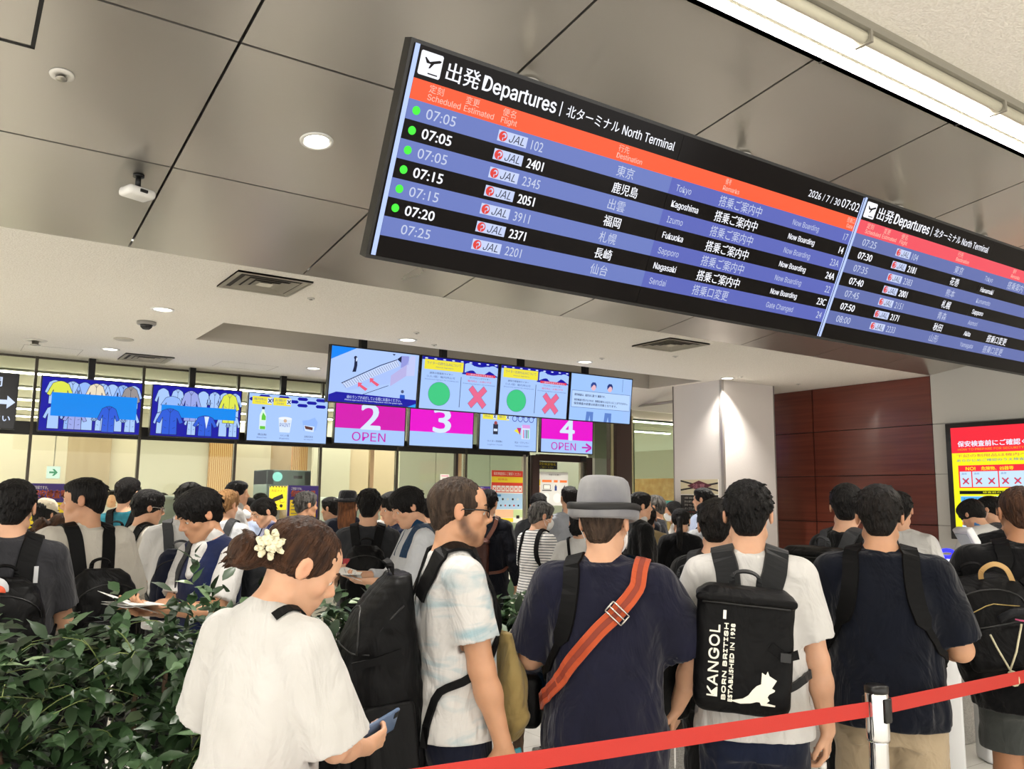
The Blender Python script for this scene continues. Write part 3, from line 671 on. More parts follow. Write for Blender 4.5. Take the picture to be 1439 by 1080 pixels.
def art_conveyor(p, w, h):
    p.rect(0, 0, w, h, lit('#a9c4f7', 1.0), 1); p.poly([(0, 0), (.27*w, 0), (0, .24*h)], lit('#1283f0', 1.0), 2)
    G = lit('#a9b4e6', 1.0); P2 = lit('#b3aee0', 1.0); P3 = lit('#8f95d8', 1.0)
    p.poly([(.13*w, .66*h), (.74*w, .13*h), (.80*w, .13*h), (.80*w, .35*h), (.70*w, .52*h), (.66*w, .6*h), (.2*w, .78*h)], lit('#a5bdf4', 1.0), 2)
    p.poly([(.13*w, .66*h), (.74*w, .13*h), (.78*w, .24*h), (.19*w, .74*h)], lit('#c4d4fb', 1.0), 3)
    p.line([(.13*w, .66*h), (.55*w, .27*h), (.74*w, .13*h)], .008, INK, 4)
    for k in range(26):
        t = k/25; p.line([((.14+.59*t)*w, (.655-.50*t)*h), ((.185+.585*t)*w, (.735-.49*t)*h)], .0032, INK, 4)
    p.poly([(.68*w, .44*h), (.86*w, .2*h), (.86*w, .42*h), (.68*w, .64*h)], P2, 4); p.poly([(.79*w, .05*h), (.88*w, .04*h), (.88*w, .2*h), (.79*w, .28*h)], P3, 3); p.poly([(.9*w, .03*h), (.96*w, .02*h), (.96*w, .4*h), (.86*w, .42*h), (.86*w, .2*h)], lit('#bcc3ee', 1.0), 3)
    p.poly([(.74*w, .12*h), (.79*w, .05*h), (.79*w, .18*h)], INK, 5); p.poly([(.68*w, .03*h), (.72*w, .03*h), (.7*w, .06*h)], INK, 5)
    p.line([(.34*w, .86*h), (.66*w, .63*h)], .005, INK, 4)
    for a, b in ((.31, .62), (.44, .52)):
        p.poly([(a*w, b*h), ((a+.05)*w, (b+.005)*h), ((a+.037)*w, (b+.035)*h), ((a+.115)*w, (b+.105)*h), ((a+.09)*w, (b+.145)*h), ((a+.018)*w, (b+.068)*h), ((a+.005)*w, (b+.09)*h)], lit('#ea5a78', .95), 5)
    p.disc(.265*w, .175*h, .018*w, INK, 4); p.poly([(.255*w, .2*h), (.285*w, .2*h), (.29*w, .31*h), (.28*w, .43*h), (.24*w, .44*h), (.255*w, .33*h)], INK, 4); p.poly([(.272*w, .17*h), (.288*w, .18*h), (.28*w, .24*h), (.27*w, .24*h)], WHT, 5)
    p.disc(.83*w, .72*h, .018*w, lit('#59678f', .7), 4); p.poly([(.805*w, .78*h), (.86*w, .78*h), (.87*w, .9*h), (.80*w, .9*h)], lit('#1f55c8', .95), 4)
    p.poly([(0, .88*h), (.08*w, .82*h), (w, .86*h), (w, h), (0, h)], NVY, 5); p.poly([(.9*w, h), (w, .93*h), (w, h)], lit('#2a9af5', 1.0), 6)
    p.text('緑のランプが点灯している間にお進みください。', .2*w, .865*h, .82*w, .925*h, WHT, 6); p.text('Please approach to the searching place with the green light.', .18*w, .935*h, .84*w, .97*h, WHT, 6)
def art_ox(p, w, h):
    p.rect(0, 0, w, h, SKY, 1); p.rect(.0, 0, w, .06*h, NVY, 2); p.rect(.52*w, .02*h, w, .27*h, NVY, 2)
    for k in range(9): p.disc((.05+.115*k)*w, .03*h, .02*w, WHT, 3, .012*h, n=10)
    pts = [(.55*w+.45*w*i/24, .15*h-.035*h*math.sin(i/24*math.pi*3.2)) for i in range(25)]; 
    for i in range(24):
        a, b = pts[i], pts[i+1]; ha = .045*h*(1.0+.9*abs(math.cos(i/24*math.pi*2.1))); p.poly([(a[0], a[1]-ha), (b[0], b[1]-ha), (b[0], b[1]+ha), (a[0], a[1]+ha)], SKY, 3)
    p.rect(.03*w, .05*h, .53*w, .24*h, YEL, 4); p.text('ライターの持ち込みについて', .06*w, .085*h, .5*w, .145*h, INK2, 5); p.text('About lighters', .17*w, .175*h, .4*w, .205*h, INK2, 5)
    p.rect(.57*w, .235*h, .97*w, .285*h, RDT, 4); p.text('一部持ち込みできません', .6*w, .243*h, .94*w, .278*h, WHT, 5)
    p.text('通常の喫煙用ライター', .1*w, .285*h, .4*w, .325*h, INK, 3); p.text('（1人1個）機内持込可', .07*w, .35*h, .43*w, .395*h, INK2, 3); p.text('Disposable lighters for smoking use', .05*w, .42*h, .48*w, .445*h, INK2, 3)
    p.text('プリミキシングライター', .62*w, .31*h, .9*w, .345*h, INK, 3); p.text('機内持込・お預け不可', .6*w, .37*h, .92*w, .41*h, RDT, 3); p.text('Premixing lighters are prohibited', .54*w, .435*h, .97*w, .46*h, INK2, 3)
    p.line([(.51*w, .33*h), (.51*w, .93*h)], .006, INK, 3)
    p.disc(.24*w, .70*h, .137*w, GRN2, 3, .225*h, n=32)
    for r in (.139,): p.line([(.24*w+r*w*math.cos(a*.2), .70*h+.228*h*math.sin(a*.2)) for a in range(33)], .003, INK2, 3.4)
    c = (.745*w, .70*h); A, B = .125*w, .05*w
    X = [(-A, -A+B), (-A+B, -A), (0, -B), (A-B, -A), (A, -A+B), (B, 0), (A, A-B), (A-B, A), (0, B), (-A+B, A), (-A, A-B), (-B, 0)]
    X = [(c[0]+a, c[1]+b*1.05) for a, b in X]
    for idx in ((0, 1, 2, 11), (2, 3, 4, 5), (5, 6, 7, 8), (8, 9, 10, 11), (11, 2, 5, 8)): p.poly([X[i] for i in idx], PKX, 3)
    p.line(X+[X[0]], .003, INK2, 3.5)
def art_people(p, w, h):
    p.rect(0, 0, w, h, lit('#9bc0f6', 1.0), 1); p.rect(.84*w, .02*h, .845*w, .3*h, INK2, 2); p.rect(.88*w, .02*h, .99*w, .98*h, lit('#9dbff3', 1.0), 1.5)
    for u, c in ((.36, '#2c4a9a'), (.63, '#233a80')):
        p.disc(u*w, .25*h, .04*w, lit('#e7b9c4', .95), 3, .08*h); p.poly([(u*w-.045*w, .28*h), (u*w-.046*w, .2*h), (u*w-.02*w, .15*h), (u*w+.025*w, .15*h), (u*w+.046*w, .2*h), (u*w+.044*w, .28*h), (u*w+.03*w, .22*h), (u*w, .2*h)], lit(c, .8), 4)
    for u in (.33, .63):
        p.poly([((u-.06)*w, .8*h), ((u+.05)*w, .8*h), ((u+.05)*w, h), ((u+.01)*w, h), ((u-.005)*w, .88*h), ((u-.02)*w, h), ((u-.07)*w, h)], lit('#5f85cf', .9), 3)
    p.rect(.02*w, .36*h, .98*w, .72*h, lit('#b5d1fa', 1.0), 4); p.line([(.02*w, .36*h), (.98*w, .36*h), (.98*w, .72*h), (.02*w, .72*h), (.02*w, .36*h)], .004, INK2, 5)
    p.text('保安検査は、航空法に基づく義務です。', .06*w, .42*h, .56*w, .475*h, INK, 5, .02); p.text('保安検査を受けなければ、制限区域内には立ち入ることができません。', .06*w, .535*h, .94*w, .585*h, INK, 5, .02); p.text('保安検査の妨害は処罰の対象となります。', .06*w, .61*h, .76*w, .665*h, INK, 5, .02)
def art_arrows(p, w, h):
    p.rect(0, 0, w, h, SBL, 1)
    p.text('検査場 2・3 時間', .15*w, .06*h, .86*w, .24*h, WHT, 2, .02)
    for a in (.48, .655, .83):
        p.poly([(a*w, .48*h), ((a+.09)*w, .48*h), ((a+.09)*w, .4*h), ((a+.165)*w, .52*h), ((a+.09)*w, .64*h), ((a+.09)*w, .56*h), (a*w, .56*h)], WHT, 2)
    p.text('検査場へお進みください', .02*w, .76*h, .96*w, .88*h, WHT, 2, .02)

def screen(x0, x1, y, z0, z1, tilt, art, label, zpole, xpole, group=None, ypole=0.0):
    """a thin display hung on a black pole; tilt leans its top towards the queue"""
    t = empty('hanging_screen', ((x0+x1)/2, y, z0), label=label, cat='screen', group=group)
    w, h = x1-x0, z1-z0; L = h/math.cos(tilt)
    o = Vector((-w/2, -math.tan(tilt)*h, h)); V = Vector((0, math.sin(tilt), -math.cos(tilt))); N = V.cross(Vector((1, 0, 0)))
    mb = MB(); b = .012; v = []
    for d in (0, -.055):
        for u, q in ((-b, -b), (w+b, -b), (w+b, L+b), (-b, L+b)): v.append(o+Vector((u, 0, 0))+V*q+N*d)
    mb.add(v, [(3, 2, 1, 0), (4, 5, 6, 7), (0, 1, 5, 4), (1, 2, 6, 5), (2, 3, 7, 6), (3, 0, 4, 7)], M_black); mb.build('bezel', t)
    mb = MB(); p = Panel(o, (1, 0, 0), V, mb, .0009); art(p, w, L); mb.build('screen_face', t)
    mb = MB(); xp = xpole-(x0+x1)/2
    mb.box((xp-.032, .07+ypole, h*.3), (xp+.032, .13+ypole, zpole-z0), M_blackm); mb.box((xp-.12, -.0, h*.3), (xp+.12, .1+ypole, h*.62), M_blackm); mb.build('pole', t)
    return t
ST = R(4)
LR = [(-.33, .60, 2.25, 2.78, art_arrows, 'black hanging screen with white arrows at the far left edge', .2),
      (.813, 1.741, 2.248, 2.783, art_clothes1, 'hanging screen of drawn jackets with a yellow coat at its left', 1.262),
      (1.855, 2.784, 2.25, 2.784, art_clothes2, 'hanging screen of drawn jackets with a yellow coat at its right', 2.27),
      (2.876, 3.812, 2.246, 2.781, art_hazard, 'hanging screen showing a bleach bottle and a paint can', 3.30),
      (3.92, 4.845, 2.265, 2.80, art_gate('2', True, False, MAG2), 'magenta hanging sign reading 2 OPEN', 4.38),
      (4.92, 5.848, 2.278, 2.81, art_gate('3', False, False, MAG), 'magenta hanging sign with the number 3', 5.40),
      (5.957, 6.88, 2.277, 2.81, art_lighter, 'hanging screen with a dark lighter refill can, partly behind the upper screens', 6.42),
      (6.968, 7.885, 2.28, 2.812, art_gate('4', True, True, MAG), 'magenta hanging sign reading 4 OPEN with an arrow', 7.43)]
for x0, x1, z0, z1, a, lb, xp in LR: screen(x0, x1, 9.6, z0, z1, R(2), a, lb, HC-.001, xp)
UY = 7.42
def sc(x): return x*UY/7.6
for x0, x1, a, lb, xp in ((3.035, 3.99, art_conveyor, 'upper hanging screen showing a conveyor with two red arrows', 3.34),
                          (4.01, 4.95, art_ox, 'upper hanging screen with a green disc and pink cross, above the number 3 sign', 4.23),
                          (4.975, 5.915, art_ox, 'upper hanging screen with a green disc and pink cross, above the lighter can screen', 5.20),
                          (5.935, 6.875, art_people, 'upper hanging screen showing two drawn people behind a text box', 6.10)):
    screen(sc(x0)+.008, sc(x1)-.012, UY+.05, EYE+(2.527-EYE)*UY/7.6, EYE+(3.055-EYE)*UY/7.6, R(6), a, lb, HC+RH-.001, xp, ypole=-.02)

# ------------------------------------------------------------------ the red and yellow information display on the right wall
PX = XW-.02; PY1, PW, PZ1, PH = 4.90, 2.05, 2.42, 1.12
t = empty('information_display', (PX, PY1-PW/2, PZ1-PH-.05), label='big red and yellow security information display on the grey wall', cat='information display')
def pl(v): return Vector(v)-Vector(t.location)
mb = MB(); mb.box(pl((PX-.04, PY1+.06, PZ1+.05)), pl((PX+.019, PY1-PW-.06, PZ1-PH-.05)), M_black, bev=.006); mb.build('bezel', t)
mb = MB(); p = Panel(pl((PX-.0405, PY1, PZ1)), (0, -1, 0), (0, 0, -1), mb, .0009)
PRED = lit('#f22b3c', 1.0); PYEL = lit('#f2f01e', 1.0); PWH = lit('#e4edff', 1.0); POR = lit('#ff9a2a', 1.0); PBL = lit('#59b4ee', 1.0); PDB = lit('#2a63b8', .9); PBK = lit('#222222', .3); PGR = lit('#c9e3f6', 1.0)
p.rect(0, 0, PW, PH, PYEL, 1); p.rect(0, 0, PW, .27, PRED, 2)
p.text('保安検査前にご確認ください', .07, .145, .98, .205, PWH, 3, .035); p.text('HOW TO PREPARE FOR SECURITY SCREENING', .07, .222, .98, .245, POR, 3, .02)
p.text('下記の制限品は機内へのお持ち込み・お預けができません', .05, .285, 1.9, .315, RDT, 3); p.text('あらかじめご確認のうえ検査場へお進みください', .05, .335, 1.2, .362, PDB, 3)
p.rect(.06, .40, PW-.06, .635, PRED, 2); p.text('NO!', .14, .418, .24, .452, PYEL, 3, .03); p.text('危険物、凶器等', .3, .416, .62, .454, PYEL, 3, .02)
u = .075
for wd, n in ((.13, 1), (.27, 2), (.37, 3), (.27, 2), (.42, 3), (.4, 3)):
    p.rect(u, .465, u+wd-.012, .625, PGR, 3); p.text('品目', u+.02, .478, u+.07, .497, PDB, 4)
    for k in range(n):
        c = u+(wd-.012)*(k+.5)/n; p.text('×', c-.036, .53, c+.036, .60, RDT, 5); p.disc(c, .565, .02, PBL, 4)
    u += wd
p.rect(.06, .665, PW-.06, .70, PBK, 3); p.text('検査前のお願い  Prior to your screening', .3, .671, 1.1, .694, PYEL, 4)
p.rect(.07, .72, PW-.07, 1.06, PGR, 3); p.rect(.07, .725, .5, .775, PBL, 4); p.text('お取り出し', .09, .735, .4, .765, PDB, 5)
for k, c in enumerate((POR, PWH, PBL, PDB, PBL)): p.rect(.11+.12*k, .80, .18+.12*k, .86, c, 4)
p.rect(.08, .88, .18, .97, lit('#2492c8', 1.0), 4); p.disc(.13, .925, .025, PWH, 5); p.rect(.22, .885, .9, .965, PWH, 4); p.line([(.25, .92), (.6, .92)], .008, PBL, 5); p.rect(.07, .985, 1.2, 1.02, POR, 4); p.rect(.08, 1.03, .9, 1.06, PWH, 5); p.rect(.03, 1.07, .5, 1.11, PYEL, 4)
mb.build('screen_face', t)

# ------------------------------------------------------------------ posters, boards and equipment at the gates
ORG = mat('poster_orange', '#ef7a3a', rough=.5); PUR = mat('poster_purple', '#3a2a70', rough=.5); PYL = mat('poster_yellow', '#f0d52c', rough=.5); PWT = mat('poster_white', '#eeeadf', rough=.5); PRD = mat('poster_red', '#d8402c', rough=.5); PBK2 = mat('poster_ink', '#26221f', rough=.6); PBL2 = mat('poster_blue', '#a9cbe4', rough=.5); PPK = mat('poster_pink', '#e9a2b4', rough=.5); PGY = mat('poster_grey', '#d3d2cc', rough=.5); PTQ = mat('poster_turquoise', '#57c2c0', rough=.5)
def board(name, px0, py0, px1, py1, Y, art, label, cat, legs=None, th=.012):
    a = onY(px0, py0, Y); b = onY(px1, py1, Y)
    zt = (a[2]+onY(px1, py0, Y)[2])/2; zb = b[2]; w = b[0]-a[0]; h = zt-zb
    t = empty(name, ((a[0]+b[0])/2, Y, 0 if legs else zb), label=label, cat=cat); z0 = t.location.z
    mb = MB(); mb.box((-w/2, 0, zb-z0), (w/2, th, zt-z0), PWT); 
    p = Panel((-w/2, -.0004, zt-z0), (1, 0, 0), (0, 0, -1), mb, .0009); art(p, w, h); mb.build('sheet', t)
    if legs:
        mb = MB(); mb.box((-.03, th, .02), (.03, th+.03, zb-z0+h*.5), M_steel); mb.build('post', t)
        mb = MB(); mb.lathe([(.16, 0), (.16, .012), (.04, .025), (.0005, .026)], M_steel, 24, Matrix.Translation((0, th+.015, 0))); mb.build('base', t)
    return t
def art_purple(p, w, h):
    p.rect(0, 0, w, h, PUR, 1); p.text('ご存知ですか。', .1*w, .04*h, .45*w, .1*h, PWT, 2); p.text('保安検査場', .1*w, .11*h, .9*w, .25*h, ORG, 2, .05)
    p.rect(.08*w, .32*h, .94*w, .78*h, PYL, 2)
    for k in range(5): p.rect(.12*w, (.37+.08*k)*h, (.85-.1*(k % 2))*w, (.385+.08*k)*h, PUR, 3)
    p.text('お願いします', .2*w, .84*h, .8*w, .92*h, PWT, 2)
board('notice_board', 40, 679, 95, 762, 8.9, art_purple, 'purple and yellow notice board behind the man with the faded haircut', 'notice board', True)
board('notice_board', 405, 682, 445, 745, 9.0, art_purple, 'purple and yellow notice board behind the grey-haired man in black', 'notice board', True)
def art_cam(p, w, h):
    p.rect(0, 0, w, h, PYL, 1)
    for k in range(6): p.poly([(w*k/6, 0), (w*(k+.5)/6, 0), (w*(k+.3)/6, .06*h), (w*(k-.2)/6+.01, .06*h)], PBK2, 2)
    p.text('防犯カメラ', .12*w, .13*h, .88*w, .25*h, PBK2, 2); p.poly([(.2*w, .5*h), (.75*w, .32*h), (.82*w, .5*h), (.3*w, .66*h)], PBK2, 2); p.line([(.6*w, .55*h), (.66*w, .7*h), (.9*w, .66*h)], .02*w, PBK2, 2); p.disc(.7*w, .83*h, .09*w, PBK2, 2)
board('camera_notice', 379, 683, 402, 716, 9.5, art_cam, 'yellow notice with a black surveillance camera drawing', 'notice board', True)
def art_info(p, w, h):
    p.rect(0, 0, w, .12*h, PRD, 1); p.text('保安検査前にご確認ください', .06*w, .03*h, .94*w, .09*h, PWT, 2); p.rect(0, .12*h, w, .23*h, PYL, 1); p.text('制限品', .2*w, .15*h, .5*w, .19*h, PRD, 2); p.rect(0, .23*h, w, .42*h, PRD, 1)
    for k in range(7): p.rect((.03+.138*k)*w, .29*h, (.15+.138*k)*w, .405*h, PWT, 2); p.text('×', (.05+.138*k)*w, .32*h, (.13+.138*k)*w, .38*h, PRD, 3)
    p.rect(0, .44*h, w, .74*h, PBL2, 1); p.rect(.02*w, .46*h, .3*w, .5*h, mat('poster_deep_blue', '#3d83b8'), 2)
    for k in range(5): p.disc((.2+.16*k)*w, .55*h, .03*w, PBK2 if k % 2 else PGY, 2); p.disc((.3+.14*k)*w, .67*h, .025*w, PRD if k % 2 else PBK2, 2)
    p.rect(0, .75*h, .7*w, .9*h, mat('poster_peach', '#efbf95'), 1); p.rect(.7*w, .75*h, w, .9*h, mat('poster_lime', '#c3d69a'), 1); p.rect(.05*w, .91*h, .7*w, .985*h, PYL, 1); p.rect(.8*w, .86*h, .9*w, .92*h, PBK2, 2)
board('information_poster', 691, 661, 734, 734, YG-.05, art_info, 'red, yellow and blue security poster left of the brown door', 'poster')
board('purple_notice', 672, 683, 689, 712, YG-.4, art_purple, 'small purple notice board behind the man carrying a brown leather bag', 'notice board', True)
def art_door(p, w, h):
    p.rect(0, 0, w, h, PBK2, 1); p.text('保安検査強化', .05*w, .12*h, .93*w, .5*h, PYL, 2, .03); p.text('にご協力ください', .06*w, .58*h, .8*w, .88*h, PYL, 2, .02)
board('door_notice', 755, 648.5, 783, 659.5, YG-.02, art_door, 'black notice with yellow writing at the top of the door glass', 'notice')
def art_pc(p, w, h):
    p.rect(0, 0, w, h, PGY, 1); p.text('検査のお願い', .3*w, .06*h, .72*w, .11*h, PBK2, 2)
    for a, b in ((.06, .4), (.48, .62), (.7, .96)): p.rect(a*w, .24*h, b*w, .31*h, ORG, 2)
    p.rect(.1*w, .38*h, .36*w, .52*h, PBK2, 2); p.rect(.12*w, .395*h, .34*w, .51*h, PWT, 3); p.rect(.06*w, .54*h, .4*w, .57*h, PBK2, 2)
    p.rect(.51*w, .42*h, .59*w, .56*h, mat('poster_navy', '#27427e'), 2); p.rect(.535*w, .38*h, .565*w, .42*h, PBK2, 2); p.poly([(.8*w, .5*h), (.88*w, .38*h), (.9*w, .56*h), (.84*w, .58*h)], PBK2, 2); p.disc(.2*w, .75*h, .12*w, PWT, 2); p.disc(.6*w, .78*h, .14*w, PWT, 2)
board('door_poster', 759.5, 663, 798, 710, YG-.02, art_pc, 'pale poster of a laptop and bottle on the door glass', 'poster')
def art_strip(p, w, h):
    for k, m in enumerate((PWT, PYL, mat('poster_peach', '#efbf95'), ORG, PWT)): p.rect(0, h*k/5, w, h*(k+.85)/5, m, 1)
board('door_strip_poster', 751.5, 664, 759, 712, YG-.02, art_strip, 'narrow coloured poster on the left edge of the door glass', 'poster')
def art_pink(p, w, h):
    for k in range(4): p.rect(.1*w, (.1+.2*k)*h, .9*w, (.2+.2*k)*h, PPK if k == 0 else PGY, 1)
board('small_notice', 619, 666, 631, 682, YG-.02, art_pink, 'small white paper notice on the glass above the crowd', 'notice')
def art_dark(p, w, h):
    p.rect(0, .33*h, w, h, PBK2, 1); p.rect(0, 0, w, .31*h, mat('poster_sand', '#cfc3a2'), 1)
    for k in range(2): p.line([(0, (.02+.2*k)*h), (w, (.24-.16*k)*h)], .02, PBK2, 2)
    p.poly([(.18*w, .13*h), (.5*w, .02*h), (.84*w, .13*h), (.5*w, .24*h)], mat('poster_maroon', '#5a2730'), 3); p.text('注意', .34*w, .09*h, .66*w, .18*h, PPK, 4, .03)
    for k, s in enumerate(('保安検査の妨害', '刑罰の対象です', '持ち込み禁止', 'お預けください', '法令により処罰', 'ご協力ください')): p.text(s, .1*w, (.37+.075*k)*h, (.9-.07*(k % 3))*w, (.415+.075*k)*h, PRD if k == 4 else PWT, 2, .02)
    for k in range(4): p.rect(.2*w, (.84+.035*k)*h, (.75-.05*k)*w, (.853+.035*k)*h, PGY, 2)
# a sheet on the left side of the pillar
a = onX(957, 674, CX0+.008); b = onX(1011, 741, CX0+.008)
t = empty('pillar_poster', (CX0+.008, (a[1]+b[1])/2, b[2]), label='dark warning poster with a diamond sign on the side of the pillar', cat='poster')
mb = MB(); w, h = abs(a[1]-b[1]), a[2]-b[2]
mb.box((-.006, -w/2, 0), (.0, w/2, h), PWT); p = Panel((-.0064, w/2, h), (0, -1, 0), (0, 0, -1), mb, .0009); art_dark(p, w, h); mb.build('sheet', t)

# exit sign hanging in the hall
P = onY(75, 664, 13.0)
t = empty('exit_sign', (P[0], 13.0, P[2]-.08), label='small lit white sign with a green arrow inside the hall', cat='exit sign')
mb = MB(); mb.box((-.085, 0, 0), (.085, .04, .17), M_white); p = Panel((-.08, -.001, .165), (1, 0, 0), (0, 0, -1), mb, .001); p.rect(0, 0, .16, .16, lit('#eafff2', 1.0), 1); p.poly([(.03, .068), (.09, .068), (.065, .035), (.09, .035), (.132, .08), (.09, .125), (.065, .125), (.09, .092), (.03, .092)], lit('#18a06a', .8), 2); mb.build('face', t)
mb = MB(); mb.tube([(0, .02, .17), (0, .02, HC-t.location.z)], .008, M_steel); mb.build('rod', t)
# walk-through metal detector
a = onY(366, 660, 11.2); b = onY(427, 660, 11.2)
t = empty('metal_detector', ((a[0]+b[0])/2, 11.2, 0), label='grey-blue walk-through metal detector arch behind the glass', cat='metal detector')
M_md = mat('detector_blue_grey', '#8ea3a6', rough=.4); w = (b[0]-a[0])/2; zt = a[2]-.0
for s in (-1, 1):
    mb = MB(); mb.box((s*w-.1*(s > 0), -.28, 0), (s*w+.1*(s < 0), .28, zt), M_md, bev=.012); mb.build('side_panel', t)
mb = MB(); mb.box((-w, -.28, zt-.2), (w, .28, zt+.0), M_md, bev=.012); mb.build('crossbar', t)
mb = MB(); mb.lathe([(.06, 0), (.06, .03), (.0005, .045)], mat('detector_lamp', '#8fe0d8', emit=.8), 20, Matrix.Translation((-w+.13, -.29, zt-.09)) @ Matrix.Rotation(R(90), 4, 'X')); mb.build('lamp', t)
mb = MB(); mb.box((w-.24, -.285, zt-.11), (w-.12, -.27, zt-.07), M_black); mb.build('display', t)
# baggage scanners and counters behind the crowd
M_sc = mat('scanner_white', '#d9dedb', rough=.35); M_scg = mat('scanner_grey', '#7f8a8c', rough=.4)
for px, Y, lb in ((246, 10.9, 'white baggage scanner with a rounded hood behind the glass, left'), (480, 11.9, 'white baggage scanner behind the glass, right of the metal detector')):
    X = onY(px, 700, Y)[0]
    t = empty('baggage_scanner', (X, Y, 0), label=lb, cat='baggage scanner')
    mb = MB(); mb.box((-.42, -.5, .25), (.42, .6, 1.62), M_sc, bev=.07); mb.build('housing', t)
    mb = MB(); mb.box((-.28, -.52, .78), (.28, -.495, 1.25), M_black); mb.build('tunnel_curtain', t)
    mb = MB(); mb.box((-.3, -1.4 if Y < 10 else -.85, .7), (.3, -.5, .78), M_scg); mb.box((-.36, -.85, .62), (-.31, -.5, .85), M_steel); mb.box((.31, -.85, .62), (.36, -.5, .85), M_steel); mb.build('conveyor', t)
    for sx in (-.28, .28):
        for sy in (-.75, .4): mb = MB(); mb.box((sx-.03, sy-.03, 0), (sx+.03, sy+.03, .65), M_steel); mb.build('leg', t)
def counter(name, p0, p1, ptop, Y, d, m, label, cat):
    a = onY(p0, ptop, Y); b = onY(p1, ptop, Y); zt = a[2]
    t = empty(name, ((a[0]+b[0])/2, Y, 0), label=label, cat=cat); w = (b[0]-a[0])/2
    mb = MB(); mb.box((-w+.03, .03, 0), (w-.03, d-.03, zt-.04), m, bev=.01); mb.build('body', t)
    mb = MB(); mb.box((-w, 0, zt-.04), (w, d, zt), mat('counter_top', '#e9e6dc', rough=.25), bev=.008); mb.build('top', t)
counter('counter', 60, 350, 742, 9.25, .5, M_cream, 'long cream counter behind the queue at left, in front of the glass', 'counter')
counter('low_table', 385, 515, 820, 6.3, .45, M_cream, 'low white table behind the ficus hedge, left of the grey backpack wearer', 'table')
counter('low_counter', 690, 750, 800, 8.8, .5, M_cream, 'low white counter behind the man in the striped shirt', 'counter')
# turquoise sign by the pillar
P0 = onY(928, 703, 9.3); P1 = onY(947, 712, 9.3)
t = empty('counter_sign', ((P0[0]+P1[0])/2, 9.3, 0), label='small turquoise sign panel left of the pillar', cat='sign')
mb = MB(); mb.box((P0[0]-t.location.x, 0, P1[2]), (P1[0]-t.location.x, .02, P0[2]), PTQ)
p = Panel((P0[0]-t.location.x, -.0006, P0[2]), (1, 0, 0), (0, 0, -1), mb, .001); [p.rect(.01, .012+.018*k, .13, .017+.018*k, PWT, 1) for k in range(3)]; mb.build('sheet', t)
mb = MB(); mb.box((-.012, .02, .02), (.012, .035, P1[2]), M_steel); mb.lathe([(.13, 0), (.13, .01), (.02, .022), (.0005, .023)], M_steel, 20); mb.build('stand', t)
# check-in kiosk in front of the information display
P = dep(1352, 748, 5.6)
t = empty('check_in_kiosk', (P[0], P[1], 0), rz=R(-35), label='white slanted check-in kiosk in front of the grey wall', cat='kiosk')
zk = P[2]+.03; W2 = mat('kiosk_white', '#e4e5e6', rough=.3)
Mk = Matrix.Translation((0, 0, zk)) @ Matrix.Rotation(R(-28), 4, 'Y')
mb = MB(); mb.box((-.025, -.10, -.27), (.025, .10, 0), W2, Mk, .012); mb.build('head', t)
mb = MB(); mb.box((-.029, -.08, -.24), (-.0245, .08, -.03), mat('kiosk_screen', '#aab3bd', rough=.15), Mk); mb.build('screen_face', t)
mb = MB(); mb.box((.04, -.09, 0), (.16, .09, zk-.2), W2, None, .03); mb.build('pedestal', t)
mb = MB(); mb.box((-.12, -.12, .72), (.05, .12, .78), W2, None, .015); mb.build('shelf', t)

# boarding pass reader beyond the navy polo: white lit plate and a blue ring lamp on a pedestal
P = dep(1322, 797, 5.4)
t = empty('pass_reader', (P[0], P[1], 0), rz=R(-50), label='pass reader with a glowing white plate and blue ring light beside the navy polo', cat='pass reader')
mb = MB(); mb.box((-.07, -.08, 0), (.07, .08, P[2]-.05), W2, None, .02); mb.build('pedestal', t)
Mk = Matrix.Translation((0, 0, P[2])) @ Matrix.Rotation(R(55), 4, 'X')
mb = MB(); mb.box((-.085, -.06, -.015), (.085, .06, .012), W2, Mk, .008); mb.build('head', t)
mb = MB(); mb.box((-.07, -.05, .0125), (.07, .05, .0135), lit('#e6ecff', 1.4), Mk); mb.build('lit_plate', t)
mb = MB(); mb.tube([(.05+.042*math.cos(k*.4), .05, P[2]+.085+.022*math.sin(k*.4)) for k in range(17)], .012, lit('#2a2bff', 2.2), 8, cap=False); mb.tube([(.05, .05, P[2]-.06), (.05, .05, P[2]+.062)], .008, W2); mb.build('ring_light', t)
